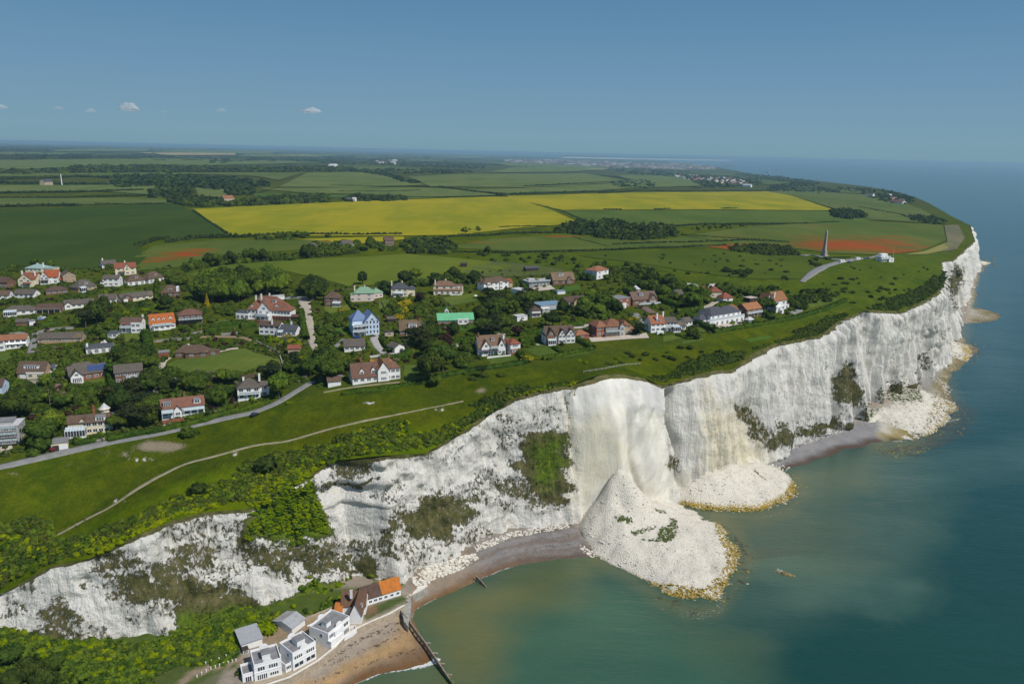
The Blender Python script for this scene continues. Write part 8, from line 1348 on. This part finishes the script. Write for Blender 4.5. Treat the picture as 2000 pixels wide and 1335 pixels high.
for dx, dy, s in [(0, 0, 1.6), (1.8, -.9, 1.3), (-1.7, 1.0, 1.1), (3.2, -1.6, .9), (-3, 1.9, .8)]:
    v = QS3[0]*(1+.3*(RS.rand(len(QS3[0]))[:, None]-.5))*np.array([1.2, .9, .6])*s+np.array([dx, dy, 0]); rk.add(v.tolist(), [tuple(f) for f in QS3[1].tolist()])
o = rk.build('sea_rock', plain('weedy_rock', (.20, .16, .07), .9, .4, .8)); o.location = (q[0], q[1], -.1); tag(o, 'lone weed-covered rock awash beyond the great chalk fall', 'rock')
# ================================================================ obelisk
GRAN = plain('grey_granite', (.34, .31, .27), .8, .15, .6)
q = g1(1609, 500); ob = empty('obelisk', tuple(q), math.radians(38), 'tall tapering granite obelisk on a stepped base beside the headland road', 'monument')
b = MB(); [b.box(-w, w, -w, w, z0, z1) for w, z0, z1 in ((3.6, -1, .5), (3.2, .503, 1.0), (2.8, 1.003, 1.5))]; b.build('steps', GRAN, ob)
b = MB(); b.box(-2.3, 2.3, -2.3, 2.3, 1.503, 4.6); b.box(-2.5, 2.5, -2.5, 2.5, 4.603, 5.1); b.box(-1.8, 1.8, -1.8, 1.8, 5.103, 6.6); b.build('pedestal', GRAN, ob)
def frus(w0, w1, z0, z1, name):
    b = MB(); b.add([(-w0,-w0,z0),(w0,-w0,z0),(w0,w0,z0),(-w0,w0,z0),(-w1,-w1,z1),(w1,-w1,z1),(w1,w1,z1),(-w1,w1,z1)], [(0,3,2,1),(4,5,6,7),(0,1,5,4),(1,2,6,5),(2,3,7,6),(3,0,4,7)]); b.build(name, GRAN, ob)
frus(1.4, .82, 6.603, 25.0, 'shaft'); frus(.82, .06, 25.003, 27.2, 'cap')
# ================================================================ vehicles
TYRE = plain('tyre', (.02, .02, .02), .9); CARG = GLASS
def car_mb(L=4.3, W=1.75, H=1.45, paint=None, van=False):
    root = D.objects.new('car', None); body = MB(); hb_ = .55 if not van else .5; zc = .95 if not van else 1.0
    prof = [(-L/2, .35), (-L/2, .8), (-L/2+.15, zc-.02), (-L/2+.9, zc), (L/2-1.1, zc), (L/2-.15, .85), (L/2, .65), (L/2, .35)] if not van else [(-L/2, .35), (-L/2, 2.6), (-L/2+.1, 2.75), (L/2-1.6, 2.75), (L/2-1.2, 2.5), (L/2-.7, 1.35), (L/2-.1, 1.1), (L/2, .35)]
    n = len(prof); body.add([(x, -W/2, z) for x, z in prof]+[(x, W/2, z) for x, z in prof], [tuple(range(n)), tuple(range(2*n-1, n-1, -1))]+[(i, i+n, (i+1) % n+n, (i+1) % n) for i in range(n)])
    parts = [('body', body.mesh('body', paint))]
    cab = MB()
    if not van:
        c = [(-L/2+.55, zc+.002), (-L/2+1.0, H), (L/2-2.0, H), (L/2-1.25, zc+.002)]; w0, w1 = W/2-.06, W/2-.22
        cab.add([(c[0][0],-w0,c[0][1]),(c[1][0],-w1,c[1][1]),(c[2][0],-w1,c[2][1]),(c[3][0],-w0,c[3][1]),(c[0][0],w0,c[0][1]),(c[1][0],w1,c[1][1]),(c[2][0],w1,c[2][1]),(c[3][0],w0,c[3][1])], [(0,1,2,3),(7,6,5,4),(0,4,5,1),(2,6,7,3)], 0); cab.add([(c[1][0]-.02,-w1-.02,H+.003),(c[2][0]+.02,-w1-.02,H+.003),(c[2][0]+.02,w1+.02,H+.003),(c[1][0]-.02,w1+.02,H+.003),(c[1][0],-w1,H+.05),(c[2][0],-w1,H+.05),(c[2][0],w1,H+.05),(c[1][0],w1,H+.05)], [(0,3,2,1),(4,5,6,7),(0,1,5,4),(1,2,6,5),(2,3,7,6),(3,0,4,7)], 1); parts.append(('cabin', cab.mesh('cabin', [CARG, paint])))
    else:
        cab.box(L/2-1.05, L/2-.62, -W/2+.1, W/2-.1, 1.45, 2.15); [cab.box(-1.2, .2, s*(W/2+.005), s*(W/2+.02), 1.5, 2.1) for s in (-1, 1)]; parts.append(('windows', cab.mesh('windows', CARG)))
    wb = MB(); wb.tube((0, -.1, 0), (0, .1, 0), .33, .33, 10); return parts, wb.mesh('wheel', TYRE), L, W
CARP = {}
def car(px, py, ang, paint, c, label, van=False, L=4.3):
    key = (paint, van, L)
    if key not in CARP: CARP[key] = car_mb(L, 1.8 if not van else 2.2, 1.45, plain('paint_'+paint, c, .35, .03, spec=.5), van)
    parts, wh, L_, W = CARP[key]; q = g1(px, py); r = empty('camper_van' if van else 'car', (q[0], q[1], q[2]+.2), math.radians(ang), label, 'camper van' if van else 'car')
    for n_, me in parts: link(D.objects.new(n_, me), r)
    for x in (-L_/2+.8, L_/2-.85):
        for y in (-W/2+.05, W/2-.05): piece('wheel', wh, r, (x, y, .33), (1, 1, 1))
    return r
car(497, 812, 62, 'dark_blue', (.012, .016, .03), 'dark blue car driving on the coast road below the houses'); car(192, 773, 75, 'blue', (.02, .05, .30), 'bright blue car parked on the red drive below the solar panels'); car(697, 660, 10, 'bright_blue', (.02, .09, .35), 'bright blue car parked beside the blue house'); car(784, 686, 110, 'black', (.02, .025, .03), 'dark blue-black car in front of the white gabled garage')
car(1161, 658, 30, 'maroon', (.10, .012, .015), 'maroon car on the forecourt of the wide orange-hipped house', L=5.2); car(1413, 591, 160, 'charcoal', (.03, .03, .035), 'black car before the garage with red pyramid roof'); car(574, 582, 20, 'slate', (.05, .07, .09), 'grey car parked at the head of the gravel lane'); car(107, 878, 70, 'red', (.25, .015, .02), 'red car just inside the open cream garage')
car(1645, 513, 20, 'white', (.80, .80, .80), 'white camper van first in the row on the headland road', True, 6.2); car(1659, 513, 25, 'royal_blue', (.03, .10, .30), 'blue car parked between the two white camper vans'); car(1675, 508, 30, 'cream_white', (.72, .74, .76), 'white motorhome second in the row on the headland road', True, 6.8); car(1689, 506, 20, 'steel_blue', (.05, .10, .20), 'dark blue car nearer the white lookout on the headland road'); car(1695, 505, 35, 'night_blue', (.02, .05, .14), 'last dark car of the row before the white lookout'); car(82, 622, 40, 'white', (.80, .80, .80), 'white car on the estate road beside the white garage', L=4.5); car(80, 625, 60, 'pale_blue', (.25, .35, .5), 'pale blue car parked by the middle bungalow')
# ================================================================ walkers
def person(px, py, ang, top, legs, label):
    q = g1(px, py); V_ = [(0, 0, .95), (0, 0, 1.2), (0, 0, 1.42), (0, 0, 1.52), (.02, 0, 1.66), (0, -.19, 1.38), (.05, -.25, 1.12), (.18, -.25, .92), (0, .19, 1.38), (-.06, .25, 1.12), (.02, .26, .88), (0, -.1, .9), (.16, -.1, .5), (.14, -.1, .06), (.28, -.1, .03), (0, .1, .9), (-.12, .1, .5), (-.30, .1, .1), (-.18, .1, .03)]
    E_ = [(0,1),(1,2),(2,3),(3,4),(2,5),(5,6),(6,7),(2,8),(8,9),(9,10),(0,11),(11,12),(12,13),(13,14),(0,15),(15,16),(16,17),(17,18)]; R = [.15,.16,.17,.06,.11,.075,.05,.04,.075,.05,.04,.1,.075,.05,.045,.1,.075,.05,.045]
    me = D.meshes.new('body'); me.from_pydata(V_, E_, []); o = link(D.objects.new('person', me)); md = o.modifiers.new('skin', 'SKIN'); o.modifiers.new('sub', 'SUBSURF').levels = 1
    for v, r in zip(me.skin_vertices[0].data, R): v.radius = (r, r)
    me.skin_vertices[0].data[0].use_root = True; dg = bpy.context.evaluated_depsgraph_get(); m2 = D.meshes.new_from_object(o.evaluated_get(dg)); o.modifiers.clear(); o.data = m2
    m2.materials.clear(); [m2.materials.append(plain('cloth', c, .9)) for c in (top, legs, (.45, .28, .2))]
    for p in m2.polygons: z = p.center.z; y = abs(p.center.y); p.material_index = 2 if z > 1.5 or (y > .2 and z < 1.05) else (0 if z > .93 else 1)
    o.location = (q[0], q[1], q[2]+.05); o.rotation_euler = (0, 0, math.radians(ang)); tag(o, label, 'person')
person(166, 1017, 215, (.05, .06, .10), (.03, .03, .04), 'person in dark clothes walking ahead on the footpath'); person(149, 1029, 215, (.45, .50, .60), (.03, .04, .08), 'person in pale top and dark trousers walking behind on the footpath')
# ================================================================ fences, garden walls, small garden things
def fence(line, h, mat, label, gap=2.4, pan=True, name='fence'):
    P = gpt(*np.array(dens_px(line, 10, False)).T); d = np.r_[0, np.cumsum(np.hypot(*np.diff(P[:, :2], axis=0).T))]; n = max(2, int(d[-1]/gap)); u = np.linspace(0, d[-1], n+1); X_ = np.interp(u, d, P[:, 0]); Y_ = np.interp(u, d, P[:, 1]); Z_ = zxy(X_, Y_)
    r = empty(name, (X_[0], Y_[0], Z_[0]), 0, label, name.replace('_', ' ')); o = Vector((X_[0], Y_[0], Z_[0])); b = MB(); b.box(-.07, .07, -.07, .07, -.5, h+.1); pm_ = b.mesh('post', mat)
    for i in range(n+1):
        v = Vector((X_[i], Y_[i], Z_[i]))-o; piece('post', pm_, r, v, (1, 1, 1))
        if i < n:
            w = Vector((X_[i+1], Y_[i+1], Z_[i+1]))-o; b = MB()
            if pan: b.beam(v+Vector((0, 0, h/2-.1)), w+Vector((0, 0, h/2-.1)), .06, h+.2)
            else: b.beam(v+Vector((0, 0, h*.9)), w+Vector((0, 0, h*.9)), .07, .1); b.beam(v+Vector((0, 0, h*.5)), w+Vector((0, 0, h*.5)), .07, .1)
            b.build('panel' if pan else 'rail', mat, r)
FEN = plain('fence_wood', (.13, .09, .065), .9, .3, .5); FENG = plain('grey_fence', (.24, .22, .20), .9, .2, .5); STW = plain('garden_stone', (.30, .28, .25), .9, .2, .5)
fence([(287,760),(310,757),(334,753)], 2, FENG, 'grey-brown panel fence by the lane above the brick-red roof'); fence([(375,742),(420,743),(470,740),(500,735)], 1.8, FEN, 'brown panel fence below the bungalow garden'); fence([(1140,728),(1180,722),(1220,714),(1250,712)], 1.2, plain('bleached_wood', (.45, .42, .36), .9), 'low pale post fence above the great chalk fall', 3.2, False)
fence([(786,664),(795,680)], 1.5, FENG, 'short grey fence right of the white gabled garage'); fence([(752,604),(745,590)], 1.2, FENG, 'thin garden fence below the green-roofed annex'); fence([(960,512),(1000,515),(1060,521),(1105,528)], 1.2, FENG, 'long paddock fence behind the building site', 5, False); fence([(1016,640),(1030,650)], 1.4, FEN, 'dark fence by the conifer garden'); fence([(640,570),(690,566),(760,562)], 1.2, FENG, 'field fence behind the pink house', 5, False)
for ln, h, lb in [([(305,668),(340,665),(378,662)], 1.3, 'grey stone retaining wall left of the bungalow garden'), ([(355,655),(395,650)], 1.2, 'pale stone wall below the brown balconied house'), ([(432,655),(470,652)], 1.4, 'grey stone wall under the clipped garden hedges'), ([(500,668),(545,690),(552,712)], 1.0, 'low rubble wall at the right of the bungalow garden'), ([(150,866),(190,862),(205,858)], 1.0, 'low stone wall at the roadside below the cream house'), ([(35,751),(84,744)], 1.5, 'pale terrace wall below the house with white dormer')]:
    P = gpt(*np.array(dens_px(ln, 10, False)).T); P[:, 2] += h; wall_line('garden_wall', [p for p in P], .4, P[:, 2].min()-h-1.5, STW, STW, lb, 'wall', .3)
# coastguard mast, building-site heaps, poles
q = g1(1743, 512); b = MB(); b.tube((0, 0, 0), (0, 0, 12), .12, .06, 6); b.beam((-1, 0, 8), (1, 0, 8), .07); o = b.build('mast', WHT); o.location = q; tag(o, 'thin white mast standing beside the lookout', 'mast')
for k, (x, y) in enumerate([(333,762),(98,790),(395,655),(550,735),(1383,620),(1584,600),(965,640)]):
    q = g1(x, y); b = MB(); b.tube((0, 0, -.5), (0, 0, 8), .12, .09, 6); b.beam((-.8, 0, 7.5), (.8, 0, 7.5), .1); o = b.build('telegraph_pole', TIMB); o.location = q
    tag(o, ['by the lane above the brick-red roof', 'beside the red paved drive', 'below the brown balconied house', 'above the small white hip-roofed house', 'behind the grand white house', 'on the lawn right of the steep-roofed house', 'among the dense garden trees'][k].join(['wooden telegraph pole ', '']), 'telegraph pole', 'telegraph poles')
for lb, x, y, w, h, mt in [('white picnic parasol on the veranda house lawn', 929, 582, 1.6, 2.3, WHT)]:
    q = g1(x, y); b = MB(); b.tube((0, 0, 0), (0, 0, h), .04, .04, 6); b.tube((0, 0, h-.4), (0, 0, h+.2), w, .05, 8); o = b.build('parasol', mt); o.location = q; tag(o, lb, 'parasol')
# chimneys of far farm: white water tower far left
q = g1(121, 361); b = MB(); b.tube((0, 0, -2), (0, 0, 22), 1.4, .9, 8); b.tube((0, 0, 22.01), (0, 0, 26), 1.3, .6, 8); o = b.build('beacon_tower', WHT); o.location = q; tag(o, 'slim white tower beside the far left hedgerow', 'tower')
# ================================================================ far village and town
rf = [R_RED, R_TRC, R_BRN, R_GRY, R_PALE]; vm = []
for r in rf:
    for w_ in (WHITE, CREAM):
        b = MB(); b.box(-6, 6, -4, 4, -2, 5, 0); b.add([(-6.4,-4.5,4.8),(6.4,-4.5,4.8),(6.4,4.5,4.8),(-6.4,4.5,4.8),(-6.4,0,8.4),(6.4,0,8.4)], [(0,1,5,4),(2,3,4,5),(0,4,3),(1,2,5),(3,2,1,0)], 1); vm.append(b.mesh('far_village_house', [w_, r]))
def far_houses(poly, n, sc, label, group, seed):
    rs = np.random.RandomState(seed); PX = np.array(poly, float); k = 0
    while k < n:
        x, y = rs.uniform(PX[:, 0].min(), PX[:, 0].max()), rs.uniform(PX[:, 1].min(), PX[:, 1].max())
        if polydist(np.array([x]), np.array([y]), poly)[0] < 0:
            k += 1; o = link(D.objects.new('distant_house', vm[rs.randint(len(vm))])); q = g1(x, y); o.location = (q[0], q[1], q[2]+3); s = sc*rs.uniform(.7, 1.3); o.scale = (s*rs.uniform(.8, 1.5), s, s); o.rotation_euler = (0, 0, rs.uniform(-.7, .7)); tag(o, label, 'house', group)
far_houses([(1310,341),(1360,343),(1440,350),(1470,364),(1450,366),(1400,357),(1330,352)], 95, 1.05, 'tiny pale red-roofed house in the far village above the yellow field', 'far village houses', 3)
far_houses([(730,313),(775,315),(770,322),(735,320)], 12, 2.2, 'tiny house in the clearing of the large far wood', 'houses in the far wood', 4)
far_houses([(1715,378),(1760,388),(1770,398),(1730,392)], 6, .75, 'small house among trees on the far cliff top', 'far cliff-top houses', 5)
rs = np.random.RandomState(6); tb = [MB(), None]; T_ = MB(); tp = [(980,312),(1060,311),(1150,314),(1240,318),(1330,319),(1400,326),(1395,331),(1300,331),(1200,327),(1100,321),(1000,318)]; PX = np.array(tp, float); k = 0
xs_, ys_ = [], []
while len(xs_) < 900:
    x, y = rs.uniform(980, 1400), rs.uniform(309, 332)
    if polydist(np.array([x]), np.array([y]), tp)[0] < 0: xs_.append(x); ys_.append(y)
Q = gpt(xs_, ys_)
for q in Q:
    w, d, h = rs.uniform(12, 45), rs.uniform(10, 20), rs.uniform(7, 18); m_ = rs.randint(0, 4); T_.box(q[0]-w, q[0]+w, q[1]-d, q[1]+d, q[2]-3, q[2]+h, m_)
tag(T_.build('seaside_town', [plain('town_white', (.6, .58, .55)), plain('town_brick', (.28, .15, .11)), plain('town_slate', (.18, .18, .2)), plain('town_buff', (.42, .34, .26))]), 'hazy seaside town of crowded roofs along the far shore', 'town', kind='stuff')
merge('town_trees', [(q[0]+rs.uniform(-60, 60), q[1]+rs.uniform(-60, 60), q[2], rs.uniform(40, 80), rs.uniform(10, 18)) for q in Q[::3]], L_FAR, 'trees mixed among the roofs of the far seaside town', 'trees', kind='stuff')
rs = np.random.RandomState(16); xs_ = rs.uniform(0, 1300, 420); ys_ = 284+.0135*xs_+rs.uniform(0, 1, 420)**1.5*26; Q = gpt(xs_, ys_); merge('distant_trees', [(q[0], q[1], q[2], rs.uniform(1, 3.2)*40*(1+q[1]/22000), 16) for q in Q if q[1] < 60000], L_FAR, 'scattered hedges and copses dotting the far plain', 'trees', kind='stuff')
# ---- the chalk headland across the bay, and the pier
xs_ = np.linspace(1090, 1432, 90); P0 = at(xs_, 309.5+(xs_-1090)*.0142, np.zeros(90)); rr_ = 1+P0[:, :2]*0; hgt = 62*smoothstep(0, .04, (xs_-1090)/342)*(1-smoothstep(.95, 1, (xs_-1090)/342))*(.7+.5*fbm(xs_/14, xs_*0, 3, 2)); VV = []
for j, (f, hz_) in enumerate([(1, 0), (1.0005, .95), (1.002, 1.15), (1.03, 1.6), (1.12, 1.5), (1.13, -.1)]): VV.append(np.c_[P0[:, :2]*f, hgt*hz_-(2 if hz_ == 0 else 0)])
V_ = np.stack(VV, 1).reshape(-1, 3); F_ = grid_faces(90, 6, False); mi = np.where((np.arange(len(F_)) % 5) == 0, 0, 1); tag(link(D.objects.new('far_headland', np_mesh('far_headland', V_, F_, [plain('far_chalk', (.52, .51, .48)), L_FAR], False, None, mi))), kind='structure')
a = at(1404, 325, 3); b_ = at(1429, 324.6, 3); b = MB(); d_ = Vector(b_)-Vector(a); b.beam((0, 0, 8), tuple(d_+Vector((0, 0, 8))), 26, 5); [b.box(d_.x*t-8, d_.x*t+8, d_.y*t-8, d_.y*t+8, -6, 5.4) for t in np.linspace(0, 1, 12)]; b.box(d_.x-120, d_.x+90, d_.y-40, d_.y+40, 4, 24); o = b.build('pier', METAL); o.location = a; tag(o, 'thin grey pier reaching into the sea from the far town', 'pier')
# ================================================================ clouds, far above and beyond the haze
def cloudm(d):
    m_ = D.materials.new('cloud_vapour'); m_.use_nodes = True; t = m_.node_tree; t.nodes.clear(); o_ = t.nodes.new('ShaderNodeOutputMaterial'); a_ = t.nodes.new('ShaderNodeBsdfTransparent'); b_ = t.nodes.new('ShaderNodeBsdfTranslucent'); c_ = t.nodes.new('ShaderNodeBsdfDiffuse'); x1 = t.nodes.new('ShaderNodeMixShader'); x2 = t.nodes.new('ShaderNodeMixShader')
    b_.inputs[0].default_value = (.9, .92, .95, 1); c_.inputs[0].default_value = (.9, .92, .95, 1); x1.inputs[0].default_value = .5; x2.inputs[0].default_value = d
    for q_ in ((b_, x1, 1), (c_, x1, 2), (a_, x2, 1), (x1, x2, 2)): t.links.new(q_[0].outputs[0], q_[1].inputs[q_[2]])
    t.links.new(x2.outputs[0], o_.inputs[0]); return m_
for x, y, w, h, dn, lb in [(252, 214, 19, 8, 1, 'largest small white cloud low in the sky at left'), (608, 219, 20, 5, 1, 'flat white cloud low in the sky left of centre'), (2, 211, 12, 4, .8, 'faint cloud cut by the left edge of the sky'), (177, 218, 11, 3.5, .6, 'small faint cloud left of the largest cloud'), (114, 213, 11, 3, .4, 'very faint wisp left of the small faint cloud'), (431, 217, 12, 3, .35, 'faint wisp between the two brightest clouds'), (319, 220, 4, 1.5, .5, 'tiny puff right of the largest cloud')]:
    d_ = rays(x, y); c = np.array([0, 0, HC])+d_*60000; sx = w/F*60000; sz = h/F*60000; rs = np.random.RandomState(int(x)); V_, F_ = [], []; o_ = 0
    q = _qs(12)[0]; bl = np.zeros(len(q))
    for k in range(10):
        u = rs.uniform(-.8, .8); bl = np.maximum(bl, (1-abs(u)*.6)*rs.uniform(.75, 1.15)*np.exp(-((q[:, 0]-u)**2+(q[:, 1])**2*.3)/.12))
    q = q*np.array([1, .6, 1])*(.75+.5*fbm(q[:, 0]*4+x, q[:, 1]*3+q[:, 2]*4, 3, 7))[:, None]; q[:, 2] = np.where(q[:, 2] > 0, q[:, 2]*(.35+1.1*bl), q[:, 2]*.25); V_ = [q*np.array([sx, sx, sz*1.3])]; F_ = [_qs(12)[1]]
    m_ = cloudm(.34*dn)
    o = link(D.objects.new('cloud', np_mesh('cloud', np.concatenate(V_), np.concatenate(F_), [m_]))); o.location = c; tag(o, lb, 'cloud')
# ---- haze over the whole country
hb = MB(); hb.box(-97000, 101000, -9000, 119000, -4.2, HC+6)
hm = D.materials.new('haze_air'); hm.use_nodes = True; ht = hm.node_tree; ht.nodes.clear()
ho = ht.nodes.new('ShaderNodeOutputMaterial'); hv = ht.nodes.new('ShaderNodeVolumePrincipled')
hv.inputs['Color'].default_value = (.48, .78, .96, 1); hv.inputs['Density'].default_value = 6.0e-5; hv.inputs['Anisotropy'].default_value = .1
ht.links.new(hv.outputs[0], ho.inputs['Volume'])
tag(hb.build('haze', hm), kind='stuff')
